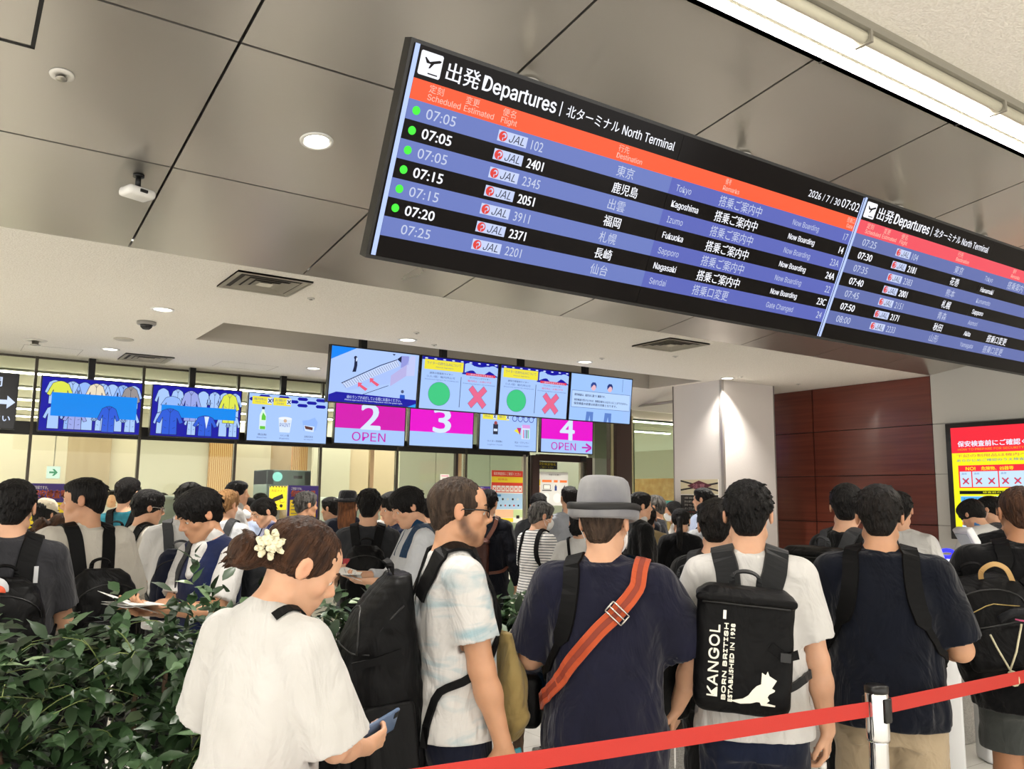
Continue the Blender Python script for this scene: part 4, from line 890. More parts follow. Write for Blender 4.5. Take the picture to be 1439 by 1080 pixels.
# ------------------------------------------------------------------ figure modelling: smooth blended volumes turned into one skin
f32 = np.float32
def rot(rx=0, ry=0, rz=0):
    m = Matrix.Rotation(rz, 3, 'Z') @ Matrix.Rotation(rx, 3, 'X') @ Matrix.Rotation(ry, 3, 'Y')
    return np.array(m, dtype=np.float64)
class Frame:
    """a turned and moved local frame"""
    def __init__(s, R_=None, t=(0, 0, 0)): s.R = np.eye(3) if R_ is None else np.array(R_); s.t = np.array(t, float)
    def w(s, p): return s.R @ np.array(p, float) + s.t
    def d(s, p): return s.R @ np.array(p, float)
    def M(s):
        m = Matrix(s.R.tolist()).to_4x4(); m.translation = Vector(s.t); return m
ID = Frame()
class Field:
    def __init__(s, lo, hi, h):
        s.lo = np.array(lo, float); s.h = h; s.n = np.maximum(4, np.ceil((np.array(hi)-s.lo)/h).astype(int)+1)
        s.ax = [(s.lo[i]+h*np.arange(s.n[i])).astype(f32) for i in range(3)]
        s.f = np.full(s.n, .5, f32)
    def sl(s, lo, hi):
        a = np.clip(np.floor((np.array(lo)-s.lo)/s.h).astype(int)-1, 0, s.n); b = np.clip(np.ceil((np.array(hi)-s.lo)/s.h).astype(int)+2, 0, s.n)
        return a, b
    def local(s, a, b, fr):
        X = s.ax[0][a[0]:b[0]][:, None, None]-f32(fr.t[0]); Y = s.ax[1][a[1]:b[1]][None, :, None]-f32(fr.t[1]); Z = s.ax[2][a[2]:b[2]][None, None, :]-f32(fr.t[2])
        r = fr.R.astype(f32)
        return [r[0, i]*X+r[1, i]*Y+r[2, i]*Z for i in range(3)]
    def put(s, lo, hi, fn, k, op, fr):
        """fn gives a distance in the frame fr; lo, hi bound it there"""
        cs = np.array([fr.w((x, y, z)) for x in (lo[0], hi[0]) for y in (lo[1], hi[1]) for z in (lo[2], hi[2])])
        m = k+2*s.h
        a, b = s.sl(cs.min(0)-m, cs.max(0)+m)
        if (b <= a).any(): return s
        v = s.f[a[0]:b[0], a[1]:b[1], a[2]:b[2]]; d = fn(*s.local(a, b, fr)).astype(f32)
        if op == '+':
            h = np.clip(.5+.5*(v-d)/k, 0, 1); v[...] = v+(d-v)*h-k*h*(1-h)
        elif op == '-':
            d = -d; h = np.clip(.5-.5*(v-d)/k, 0, 1); v[...] = v+(d-v)*h+k*h*(1-h)
        return s
    def cone(s, a, b, ra, rb, k=.02, op='+', fr=ID, flat=None):
        a = np.array(a, float); b = np.array(b, float); ba = b-a; L2 = max(float(ba @ ba), 1e-9)
        def fn(x, y, z):
            x, y, z = x-f32(a[0]), y-f32(a[1]), z-f32(a[2]); t = np.clip((x*f32(ba[0])+y*f32(ba[1])+z*f32(ba[2]))/f32(L2), 0, 1)
            dx, dy, dz = x-t*f32(ba[0]), y-t*f32(ba[1]), z-t*f32(ba[2])
            if flat is not None:          # flatten along a unit direction
                q = dx*f32(flat[0][0])+dy*f32(flat[0][1])+dz*f32(flat[0][2]); e = f32(flat[1]-1)
                dx, dy, dz = dx+q*e*f32(flat[0][0]), dy+q*e*f32(flat[0][1]), dz+q*e*f32(flat[0][2])
            return np.sqrt(dx*dx+dy*dy+dz*dz)-(f32(ra)+t*f32(rb-ra))
        m = max(ra, rb)
        return s.put(np.minimum(a, b)-m, np.maximum(a, b)+m, fn, k, op, fr)
    def sleeve(s, a, b, ra, rb, k=.02, op='+', fr=ID, t0=None):
        """a tapering tube with a flat open end at b (and at a when t0 is set)"""
        a = np.array(a, float); b = np.array(b, float); ba = b-a; L = float(np.linalg.norm(ba)); u = ba/L
        def fn(x, y, z):
            x, y, z = x-f32(a[0]), y-f32(a[1]), z-f32(a[2]); ax = x*f32(u[0])+y*f32(u[1])+z*f32(u[2]); t = np.clip(ax/f32(L), 0, 1.2) if t0 is None else np.clip(ax/f32(L), -.2, 1.2)
            dx, dy, dz = x-t*f32(ba[0]), y-t*f32(ba[1]), z-t*f32(ba[2])
            d = np.sqrt(dx*dx+dy*dy+dz*dz)-(f32(ra)+t*f32(rb-ra)); d = np.maximum(d, ax-f32(L))
            return d if t0 is None else np.maximum(d, -ax)
        m = max(ra, rb)
        return s.put(np.minimum(a, b)-m, np.maximum(a, b)+m, fn, k, op, fr)
    def ell(s, c, r, k=.02, op='+', fr=ID):
        c = np.array(c, float); r = np.array(r, float); mn = float(r.min())
        def fn(x, y, z):
            x, y, z = x-f32(c[0]), y-f32(c[1]), z-f32(c[2])
            k0 = np.sqrt((x/f32(r[0]))**2+(y/f32(r[1]))**2+(z/f32(r[2]))**2); k1 = np.sqrt((x/f32(r[0]**2))**2+(y/f32(r[1]**2))**2+(z/f32(r[2]**2))**2)+f32(1e-6)
            return k0*(k0-1)/k1
        return s.put(c-r, c+r, fn, k, op, fr)
    def rbox(s, c, hs, rad, k=.01, op='+', fr=ID):
        c = np.array(c, float); q = np.array(hs, float)-rad
        def fn(x, y, z):
            dx, dy, dz = np.abs(x-f32(c[0]))-f32(q[0]), np.abs(y-f32(c[1]))-f32(q[1]), np.abs(z-f32(c[2]))-f32(q[2])
            return np.sqrt(np.maximum(dx, 0)**2+np.maximum(dy, 0)**2+np.maximum(dz, 0)**2)+np.minimum(np.maximum(dx, np.maximum(dy, dz)), 0)-f32(rad)
        return s.put(c-np.array(hs), c+np.array(hs), fn, k, op, fr)
    def loft(s, sec, k=.02, op='+', fr=ID, p=2.3, grow=0.0):
        """sections (z, cx, cy, rx, ry) from low to high; superellipse outline"""
        S = np.array(sec, float); z0, z1 = S[0, 0], S[-1, 0]
        zz = np.linspace(z0, z1, 160); T = [np.interp(zz, S[:, 0], S[:, i]) for i in range(1, 5)]
        ker = np.hanning(25); ker /= ker.sum()
        T = [np.convolve(np.pad(t, 12, mode='edge'), ker, 'valid') for t in T]
        def fn(x, y, z):
            u = (z-f32(z0))/f32(z1-z0)*159; i = np.clip(u, 0, 158.99).astype(np.int32)
            cx, cy, rx, ry = [t.astype(f32)[i] for t in T]; rx = rx+f32(grow); ry = ry+f32(grow)
            d = ((np.abs(x-cx)/rx)**f32(p)+(np.abs(y-cy)/ry)**f32(p))**f32(1/p)
            side = (d-1)*np.minimum(rx, ry); cap = np.maximum(f32(z0)-z, z-f32(z1))
            return np.maximum(side, cap)
        r = S[:, 3].max()+abs(S[:, 1]).max()+grow; ry = S[:, 4].max()+abs(S[:, 2]).max()+grow
        return s.put((-r, -ry, z0), (r, ry, z1), fn, k, op, fr)
    def cut(s, pt, n, k=.004, lo=None, hi=None):
        """keeps what lies behind the plane through pt with outward normal n (inside the box lo..hi)"""
        n = np.array(n, float); n /= np.linalg.norm(n)
        a, b = (np.zeros(3, int), s.n) if lo is None else s.sl(lo, hi)
        if (b <= a).any(): return s
        v = s.f[a[0]:b[0], a[1]:b[1], a[2]:b[2]]; x, y, z = s.local(a, b, ID)
        d = (x-f32(pt[0]))*f32(n[0])+(y-f32(pt[1]))*f32(n[1])+(z-f32(pt[2]))*f32(n[2])
        h = np.clip(.5-.5*(v-d)/k, 0, 1); v[...] = v+(d-v)*h+k*h*(1-h)
        return s
    def folds(s, amp, seed, zt=None, zb=None):
        """cloth creases: a gentle displacement of the surface"""
        r = random.Random(seed); x, y, z = s.local(np.zeros(3, int), s.n, ID)
        g = f32(0)
        for i in range(4):
            a, b, c, ph = [f32(r.uniform(-1, 1)) for _ in range(3)]+[f32(r.uniform(0, 6))]
            q = f32(14+9*i); g = g+np.sin((x*a*f32(1.4)+y*b*f32(1.4)+z*c*f32(.8))*q*f32(1.6)+ph+f32(1.6)*np.sin((x*b-y*a+z*f32(.7))*q*f32(.7)+ph*2))*f32(1/(1+.5*i))
        w = 1.0
        if zt is not None: w = np.clip((f32(zt)-z)/f32(zt-zb), f32(.25), 1)
        g = g*f32(.6)-f32(1.1)*np.abs(np.sin(g*f32(1.3)+x*f32(7)))+f32(.6)      # rounded swells with narrow valleys
        s.f += (g*f32(amp)*w).astype(f32)
        return s
    def sample(s, p):
        q = (np.array(p)-s.lo)/s.h; i = np.clip(np.floor(q).astype(int), 0, s.n-2); t = np.clip(q-i, 0, 1); v = s.f[i[0]:i[0]+2, i[1]:i[1]+2, i[2]:i[2]+2].astype(float)
        v = v[0]*(1-t[0])+v[1]*t[0]; v = v[0]*(1-t[1])+v[1]*t[1]; return v[0]*(1-t[2])+v[1]*t[2]
    def grad(s, p):
        h = s.h*1.5; p = np.array(p, float); g = np.array([s.sample(p+e)-s.sample(p-e) for e in np.eye(3)*h]); return g/(np.linalg.norm(g)+1e-9)
    def push(s, p, off, it=5):
        """moves a point to lie off above the surface"""
        p = np.array(p, float)
        for _ in range(it):
            d = s.sample(p)
            if d > .2: break
            p = p+s.grad(p)*(off-d)*.8
        return p
    def mesh(s, name, mats, parent=None, tint=None, matf=None):
        v, q = nets(s.f); v = v*s.h+s.lo
        me = bpy.data.meshes.new(name); nv, nq = len(v), len(q)
        me.vertices.add(nv); me.vertices.foreach_set('co', v.astype(f32).ravel())
        me.loops.add(nq*4); me.loops.foreach_set('vertex_index', q.astype(np.int32).ravel())
        me.polygons.add(nq); me.polygons.foreach_set('loop_start', np.arange(0, nq*4, 4, dtype=np.int32))
        me.polygons.foreach_set('use_smooth', np.ones(nq, bool))
        for m in mats: me.materials.append(m)
        if matf is not None: me.polygons.foreach_set('material_index', matf(v[q].mean(1)).astype(np.int32))
        if tint is not None:
            ca = me.color_attributes.new('tint', 'FLOAT_COLOR', 'POINT'); c = np.ones((nv, 4), f32); c[:, :3] = tint(v); ca.data.foreach_set('color', c.ravel())
        me.update(calc_edges=True); me.validate()
        o = bpy.data.objects.new(name, me); COL.objects.link(o)
        if parent is not None: o.parent = parent
        return o
def nets(f):
    n = np.array(f.shape); ins = f < 0
    c = sum(ins[i:n[0]-1+i, j:n[1]-1+j, k:n[2]-1+k].astype(np.int8) for i in (0, 1) for j in (0, 1) for k in (0, 1))
    act = np.argwhere((c > 0) & (c < 8))
    idm = np.full(n-1, -1, np.int32); idm[tuple(act.T)] = np.arange(len(act), dtype=np.int32)
    cor = np.array([(i, j, k) for i in (0, 1) for j in (0, 1) for k in (0, 1)])
    vals = np.stack([f[tuple((act+o).T)] for o in cor], 1)
    acc = np.zeros((len(act), 3)); cnt = np.zeros(len(act))
    for a in range(8):
        for b in range(a+1, 8):
            if np.abs(cor[a]-cor[b]).sum() != 1: continue
            m = (vals[:, a] < 0) != (vals[:, b] < 0); t = vals[m, a]/(vals[m, a]-vals[m, b])
            acc[m] += cor[a]+t[:, None]*(cor[b]-cor[a]); cnt[m] += 1
    v = act+acc/np.maximum(cnt, 1)[:, None]
    quads = []
    for ax in range(3):
        u, w = (ax+1) % 3, (ax+2) % 3
        sl0 = [slice(None)]*3; sl1 = [slice(None)]*3; sl0[ax] = slice(0, -1); sl1[ax] = slice(1, None)
        A, B = ins[tuple(sl0)], ins[tuple(sl1)]
        e = np.argwhere(A != B); e = e[(e[:, u] > 0) & (e[:, w] > 0) & (e[:, u] < n[u]-1) & (e[:, w] < n[w]-1)]
        du = np.zeros(3, int); du[u] = 1; dw = np.zeros(3, int); dw[w] = 1
        g = lambda p: idm[tuple(p.T)]
        qd = np.stack([g(e-du-dw), g(e-dw), g(e), g(e-du)], 1)
        flip = ~A[tuple(e.T)]; qd[flip] = qd[flip][:, ::-1]; quads.append(qd)
    q = np.concatenate(quads); q = q[(q >= 0).all(1)]
    return v, q

# ------------------------------------------------------------------ skin, hair and cloth materials
def skin_mat(name, col):
    if name in _mats: return _mats[name]
    m = bpy.data.materials.new(name); m.use_nodes = True; nt = m.node_tree; b = nt.nodes['Principled BSDF']
    at = nt.nodes.new('ShaderNodeAttribute'); at.attribute_name = 'tint'; mx = nt.nodes.new('ShaderNodeMix'); mx.data_type = 'RGBA'; mx.blend_type = 'MULTIPLY'; mx.inputs[0].default_value = 1
    n = nt.nodes.new('ShaderNodeTexNoise'); n.inputs['Scale'].default_value = 25; rp = nt.nodes.new('ShaderNodeValToRGB')
    c = lin(col); rp.color_ramp.elements[0].color = tuple(x*.9 for x in c[:3])+(1,); rp.color_ramp.elements[1].color = tuple(min(1, x*1.08) for x in c[:3])+(1,)
    tc = nt.nodes.new('ShaderNodeTexCoord'); nt.links.new(tc.outputs['Object'], n.inputs['Vector']); nt.links.new(n.outputs['Fac'], rp.inputs[0])
    nt.links.new(rp.outputs[0], mx.inputs[6]); nt.links.new(at.outputs['Color'], mx.inputs[7]); nt.links.new(mx.outputs[2], b.inputs['Base Color'])
    b.inputs['Roughness'].default_value = .48; b.inputs['Specular IOR Level'].default_value = .4
    b.inputs['Subsurface Weight'].default_value = .12; b.inputs['Subsurface Radius'].default_value = (.9, .35, .2); b.inputs['Subsurface Scale'].default_value = .02
    _mats[name] = m; return m
SKIN = [skin_mat('skin_light', '#cfa081'), skin_mat('skin_mid', '#c0906f'), skin_mat('skin_tan', '#ad7c5b')]
def hair_mat(name, col, col2, rough=.5):
    return mat(name, col, rough=rough, var=(col2, 55, (1, 1, .22)), bump=(150, .8, (1, 1, .16)), spec=.22)
HAIR = dict(black=hair_mat('black_hair', '#070606', '#0f0c0b'), soft=hair_mat('soft_black_hair', '#0b0908', '#191411'), brown=hair_mat('brown_hair', '#2a1a12', '#4a3020'), auburn=hair_mat('auburn_hair', '#4a2c1a', '#6e4427'),
            grey=hair_mat('greying_hair', '#2c2a28', '#6d6a66'), crop=hair_mat('cropped_brown_hair', '#2c221b', '#4a3b30', .6), blond=hair_mat('light_brown_hair', '#7d5a38', '#a57e52'))
def cloth(name, col, col2=None, rough=.85, crease=.55, weave=True, sheen=.15):
    k = 'cloth_'+name
    if k in _mats: return _mats[k]
    m = mat(k, col, rough=rough, sheen=sheen, spec=.14, var=(col2 or col, 6))
    nt = m.node_tree; b = nt.nodes['Principled BSDF']; tc = nt.nodes.new('ShaderNodeTexCoord')
    mp = nt.nodes.new('ShaderNodeMapping'); mp.inputs['Scale'].default_value = (1, 1, .55)
    n = nt.nodes.new('ShaderNodeTexNoise'); n.inputs['Scale'].default_value = 9; n.inputs['Detail'].default_value = 3; n.inputs['Distortion'].default_value = 1.2
    bp = nt.nodes.new('ShaderNodeBump'); bp.inputs['Strength'].default_value = crease; bp.inputs['Distance'].default_value = .05
    nt.links.new(tc.outputs['Object'], mp.inputs[0]); nt.links.new(mp.outputs[0], n.inputs['Vector']); nt.links.new(n.outputs['Fac'], bp.inputs['Height'])
    n2 = nt.nodes.new('ShaderNodeTexNoise'); n2.inputs['Scale'].default_value = 420; bp2 = nt.nodes.new('ShaderNodeBump'); bp2.inputs['Strength'].default_value = .15; bp2.inputs['Distance'].default_value = .004
    nt.links.new(tc.outputs['Object'], n2.inputs['Vector']); nt.links.new(n2.outputs['Fac'], bp2.inputs['Height']); nt.links.new(bp.outputs[0], bp2.inputs['Normal']); nt.links.new(bp2.outputs[0], b.inputs['Normal'])
    return m
def striped(name, c1, c2, per):
    m = cloth(name, c1); nt = m.node_tree; b = nt.nodes['Principled BSDF']
    tc = nt.nodes.new('ShaderNodeTexCoord'); sx = nt.nodes.new('ShaderNodeSeparateXYZ'); ma = nt.nodes.new('ShaderNodeMath'); ma.operation = 'MULTIPLY'; ma.inputs[1].default_value = 1/per
    fr = nt.nodes.new('ShaderNodeMath'); fr.operation = 'FRACT'; gt = nt.nodes.new('ShaderNodeMath'); gt.operation = 'GREATER_THAN'; gt.inputs[1].default_value = .68
    mx = nt.nodes.new('ShaderNodeMix'); mx.data_type = 'RGBA'; mx.inputs[6].default_value = lin(c1); mx.inputs[7].default_value = lin(c2)
    nt.links.new(tc.outputs['Object'], sx.inputs[0]); nt.links.new(sx.outputs[2], ma.inputs[0]); nt.links.new(ma.outputs[0], fr.inputs[0]); nt.links.new(fr.outputs[0], gt.inputs[0]); nt.links.new(gt.outputs[0], mx.inputs[0]); nt.links.new(mx.outputs[2], b.inputs['Base Color'])
    return m

# ------------------------------------------------------------------ one standing person
def ik(S, W, a, b, pole):
    S, W = np.array(S, float), np.array(W, float); d = W-S; L = np.linalg.norm(d); L2 = min(L, (a+b)*.998); u = d/L; W = S+u*L2
    x = (a*a-b*b+L2*L2)/(2*L2); h = math.sqrt(max(a*a-x*x, 0)); p = np.array(pole, float); p = p-u*(p @ u); p /= np.linalg.norm(p)+1e-9
    return S+u*x+p*h, W
TORSO_M = [(.76, 0, -.0, .155, .115), (.88, 0, -.012, .168, .12), (.98, 0, -.005, .152, .108), (1.08, 0, .0, .146, .103), (1.22, 0, .0, .165, .115), (1.32, 0, -.006, .172, .112), (1.40, 0, -.015, .135, .08), (1.46, 0, -.018, .07, .06)]
TORSO_F = [(.76, 0, -.0, .165, .12), (.88, 0, -.012, .172, .122), (.98, 0, -.005, .142, .1), (1.08, 0, .0, .125, .09), (1.22, 0, .005, .14, .108), (1.32, 0, -.0, .148, .098), (1.40, 0, -.015, .115, .07), (1.46, 0, -.018, .055, .05)]
def head_volume(F, fr, face=True, sex='m', jaw=1.0):
    """skull, face and ears in the head frame"""
    e = lambda c, r, k=.02, op='+': F.ell(c, r, k, op, fr)
    c = lambda a, b, ra, rb, k=.012, op='+': F.cone(a, b, ra, rb, k, op, fr)
    e((0, -.016, .034), (.074, .094, .080)); e((0, .022, -.035), (.057*jaw, .066, .078), .03); e((0, .03, .045), (.06, .058, .05), .03)
    c((0, .070, -.097), (0, .055, -.088), .017, .027, .03)
    for s in (-1, 1):
        c((s*.05*jaw, -.0, -.065), (s*.02, .06, -.096), .016, .014, .025)
        e((s*.042, .052, -.022), (.022, .022, .022), .02)
        # ear
        F.ell((s*.081, -.012, .002), (.009, .019, .032), .006, '+', fr); F.ell((s*.09, -.006, .004), (.006, .009, .018), .004, '-', fr)
    if face:
        for s in (-1, 1):
            c((s*.015, .083, .024), (s*.045, .073, .022), .009, .007, .012)
            e((s*.033, .096, .004), (.019, .016, .012), .01, '-'); e((s*.032, .071, .004), (.0135, .0135, .0125), .004)
            c((s*.019, .083, .0095), (s*.046, .074, .009), .0042, .0038, .004); e((s*.012, .094, -.029), (.009, .011, .008), .008)
        c((0, .082, .016), (0, .107, -.021), .0075, .0115, .012); e((0, .073, -.056), (.03, .02, .022), .02)
        c((-.021, .08, -.0545), (0, .0905, -.0515), .0042, .0058, .005); c((.021, .08, -.0545), (0, .0905, -.0515), .0042, .0058, .005)
        c((-.018, .08, -.0605), (0, .0885, -.063), .0045, .0062, .005); c((.018, .08, -.0605), (0, .0885, -.063), .0045, .0062, .005)
def face_tint(v, fr, beard=0.0, stubble=0.0):
    q = (v-fr.t) @ fr.R; t = np.ones((len(v), 3), f32)
    def blob(c, r, col, s=1.0):
        d = np.sqrt((((q-np.array(c))/np.array(r))**2).sum(1)); w = np.clip(1.6-d*1.6, 0, 1)[:, None]*s; t[:] = t*(1-w)+t*np.array(col)*w
    blob((0, .095, -.057), (.028, .02, .012), (.82, .55, .55), .9)
    for s in (-1, 1):
        blob((s*.045, .06, -.022), (.03, .03, .028), (1.0, .88, .85), .6); blob((s*.085, -.01, 0), (.02, .03, .04), (1.0, .84, .8), .7)
    blob((0, .105, -.022), (.02, .02, .02), (1.0, .88, .84), .6)
    if beard: 
        for s in (-1, 1): [blob((s*a_, b_, c_), (.026, .026, .03), (.24, .2, .18), beard*.85) for a_, b_, c_ in ((.068, .004, -.03), (.064, .012, -.052), (.055, .028, -.072), (.04, .05, -.085))]
        blob((0, .07, -.095), (.045, .04, .03), (.35, .3, .28), beard); blob((0, .095, -.043), (.025, .02, .008), (.45, .4, .38), beard)
    if stubble: blob((0, -.03, .02), (.105, .12, .10), (.25, .22, .21), stubble)
    return t
def hair_volume(style, h, seed):
    """hair in the head frame; the face side is trimmed along the hairline"""
    r = random.Random(seed); F = Field((-.15, -.19, -.34 if style in ('long', 'pony') else -.17), (.15, .16, .19), h)
    big = dict(crop=(.0815, .103, .089), fade=(.0795, .101, .089), short=(.083, .106, .095), mop=(.089, .112, .1), long=(.088, .109, .093), bun=(.083, .104, .089), pony=(.083, .104, .089))[style]
    F.ell((0, -.016, .036), big, .01)
    if style in ('short', 'mop'): F.ell((0, -.062, -.035), (.054, .044, .052), .03); F.ell((0, .02, .085), (.07, .075, .04), .03)
    if style in ('crop', 'fade'): F.ell((0, -.058, -.032), (.05, .042, .048), .03)
    if style == 'fade': F.ell((0, .01, .075), (.068, .088, .045), .02)
    n = dict(short=330, mop=330, crop=0, fade=130, long=160, bun=120, pony=120)[style]
    for i in range(n):
        th = r.uniform(0, 2*math.pi); ph = math.acos(r.uniform(-.35 if style != 'fade' else .45, 1)); d = np.array([math.sin(ph)*math.cos(th), math.sin(ph)*math.sin(th), math.cos(ph)])
        p = np.array([0, -.016, .036])+d*np.array(big)*.97; crown = np.array([0, -.045, .13]); fl = p-crown; fl = fl-d*(fl @ d)
        fl = fl/(np.linalg.norm(fl)+1e-6)+np.array([r.uniform(-.5, .5), r.uniform(-.5, .5), -.25]); fl /= np.linalg.norm(fl)
        L = r.uniform(.02, .042)*(1.25 if style == 'mop' else 1); lift = r.uniform(.02, .5) if style in ('short', 'fade') else r.uniform(-.05, .2)
        F.cone(p-d*.004, p+fl*L+d*(L*lift-.004), .0085, .0022, .0035)
    F.f += (f32(.0011)*np.sin(F.ax[0][:, None, None]*f32(330)+f32(2)*np.sin(F.ax[2][None, None, :]*f32(60)))+f32(.0009)*np.sin(F.ax[1][None, :, None]*f32(390)+f32(3)*np.sin(F.ax[2][None, None, :]*f32(50))))
    # the hairline and the nape
    if style in ('short', 'mop', 'crop', 'fade'): F.cut((0, -.06, -.082), (0, -.25, -1), .02); [F.cut((s_*.062, 0, -.055), (s_, 0, -.62), .03) for s_ in (-1, 1)]
    cutp = dict(crop=((0, .102, .055), (0, 1, -.85)), fade=((0, .085, .062), (0, 1, -.62)), short=((0, .1, .052), (0, 1, -.9)), mop=((0, .105, .028), (0, 1, -.78)), long=((0, .075, .064), (0, 1, -.4)), bun=((0, .082, .064), (0, 1, -.72)), pony=((0, .082, .06), (0, 1, -.72)))[style]
    F.cut(cutp[0], cutp[1], .008)
    if style in ('short', 'fade', 'crop'):
        for s in (-1, 1): F.ell((s*.095, -.01, -.012), (.03, .02, .034), .008, '-')
        F.ell((0, .094, .012), (.054, .034, .036), .02, '-')
    if style == 'mop':
        F.ell((0, .085, .004), (.05, .045, .03), .01, '-')
        for s in (-1, 1): F.ell((s*.1, -.008, -.022), (.03, .018, .026), .008, '-')
    if style in ('bun', 'pony'):
        for s in (-1, 1): F.ell((s*.092, -.006, -.016), (.025, .022, .036), .01, '-'); 
    if style == 'long':
        F.loft([(-.30, 0, -.075, .075, .028), (-.2, 0, -.07, .09, .04), (-.08, 0, -.055, .09, .06), (.04, 0, -.02, .088, .1)], .02)
        for s in (-1, 1): F.cone((s*.075, .03, .02), (s*.082, .02, -.19), .014, .012, .02)
        for i in range(90):
            x = r.uniform(-.085, .085); y = -.07-.03*math.cos(x*16)*r.uniform(.6, 1.1); F.cone((x, y, r.uniform(-.05, .05)), (x*1.02, y+.004, r.uniform(-.33, -.24)), .006, .003, .005)
    if style == 'bun':
        F.ell((0, -.142, -.03), (.05, .046, .046), .012); F.cone((0, -.09, -.01), (0, -.13, -.028), .03, .03, .02)
        for i in range(40):
            a = r.uniform(0, 6.28); q = np.array([.046*math.cos(a), -.142-.012, -.03+.042*math.sin(a)]); F.cone(q, q+np.array([-math.sin(a)*.035+r.uniform(-.01, .01), r.uniform(-.03, .0), math.cos(a)*.035-.008]), .007, .002, .005)
    if style == 'pony':
        F.ell((0, -.112, .0), (.022, .022, .022), .015); F.cone((0, -.115, 0), (0, -.14, -.12), .026, .028, .02); F.cone((0, -.14, -.12), (0, -.125, -.27), .028, .012, .02)
        for i in range(26): x = r.uniform(-.022, .022); F.cone((x, -.13, -.05), (x*1.3, -.135+r.uniform(-.02, .02), r.uniform(-.3, -.2)), .007, .003, .006)
    return F
def hand_volume(F, W, d, nrm, side, curl, k=.006, spread=1.0, s=1.0, grip=None):
    """palm, four fingers of unequal length with bends, and a thumb from the side of the palm"""
    d = np.array(d, float); d /= np.linalg.norm(d); nrm = np.array(nrm, float); nrm -= d*(nrm @ d); nrm /= np.linalg.norm(nrm)+1e-9; u = np.cross(d, nrm)*side
    P = lambda a, b, c: W+(d*a+u*b+nrm*c)*s
    F.cone(P(-.015, 0, 0), P(.03, 0, 0), .024*s, .026*s, .015, flat=(nrm, 1.55))
    for i, (b, L) in enumerate(((.029, .92), (.010, 1.0), (-.010, .95), (-.028, .76))):
        F.cone(P(.02, b*.7, 0), P(.088-.004*abs(i-1), b, .0), .0135*s, .0105*s, .008, flat=(nrm, 1.15))
        q = P(.088-.004*abs(i-1), b, 0); cu = curl*(1+.12*i) if not isinstance(curl, (list, tuple)) else curl[i]; a = cu*.75; di = d*1.0
        for j, (ll, r0, r1) in enumerate(((.044, .0098, .0088), (.027, .0088, .008), (.021, .008, .0062))):
            dv = d*math.cos(a)+nrm*math.sin(a)+u*(b*2.2*spread if j == 0 else b*.8*spread); dv /= np.linalg.norm(dv); q2 = q+dv*ll*L*s
            F.cone(q, q2, r0*s, r1*s, .003); q = q2; a += cu
    t0 = P(.012, .028, .004); t1 = P(.045, .05, .016); t2 = P(.074, .05, .03) if grip is None else P(*grip[0]); t3 = P(.096, .042, .036) if grip is None else P(*grip[1])
    F.cone(P(.01, .012, .0), t1, .017*s, .0125*s, .01); F.cone(t1, t2, .0118*s, .0105*s, .004); F.cone(t2, t3, .0102*s, .0078*s, .004)
class P: pass
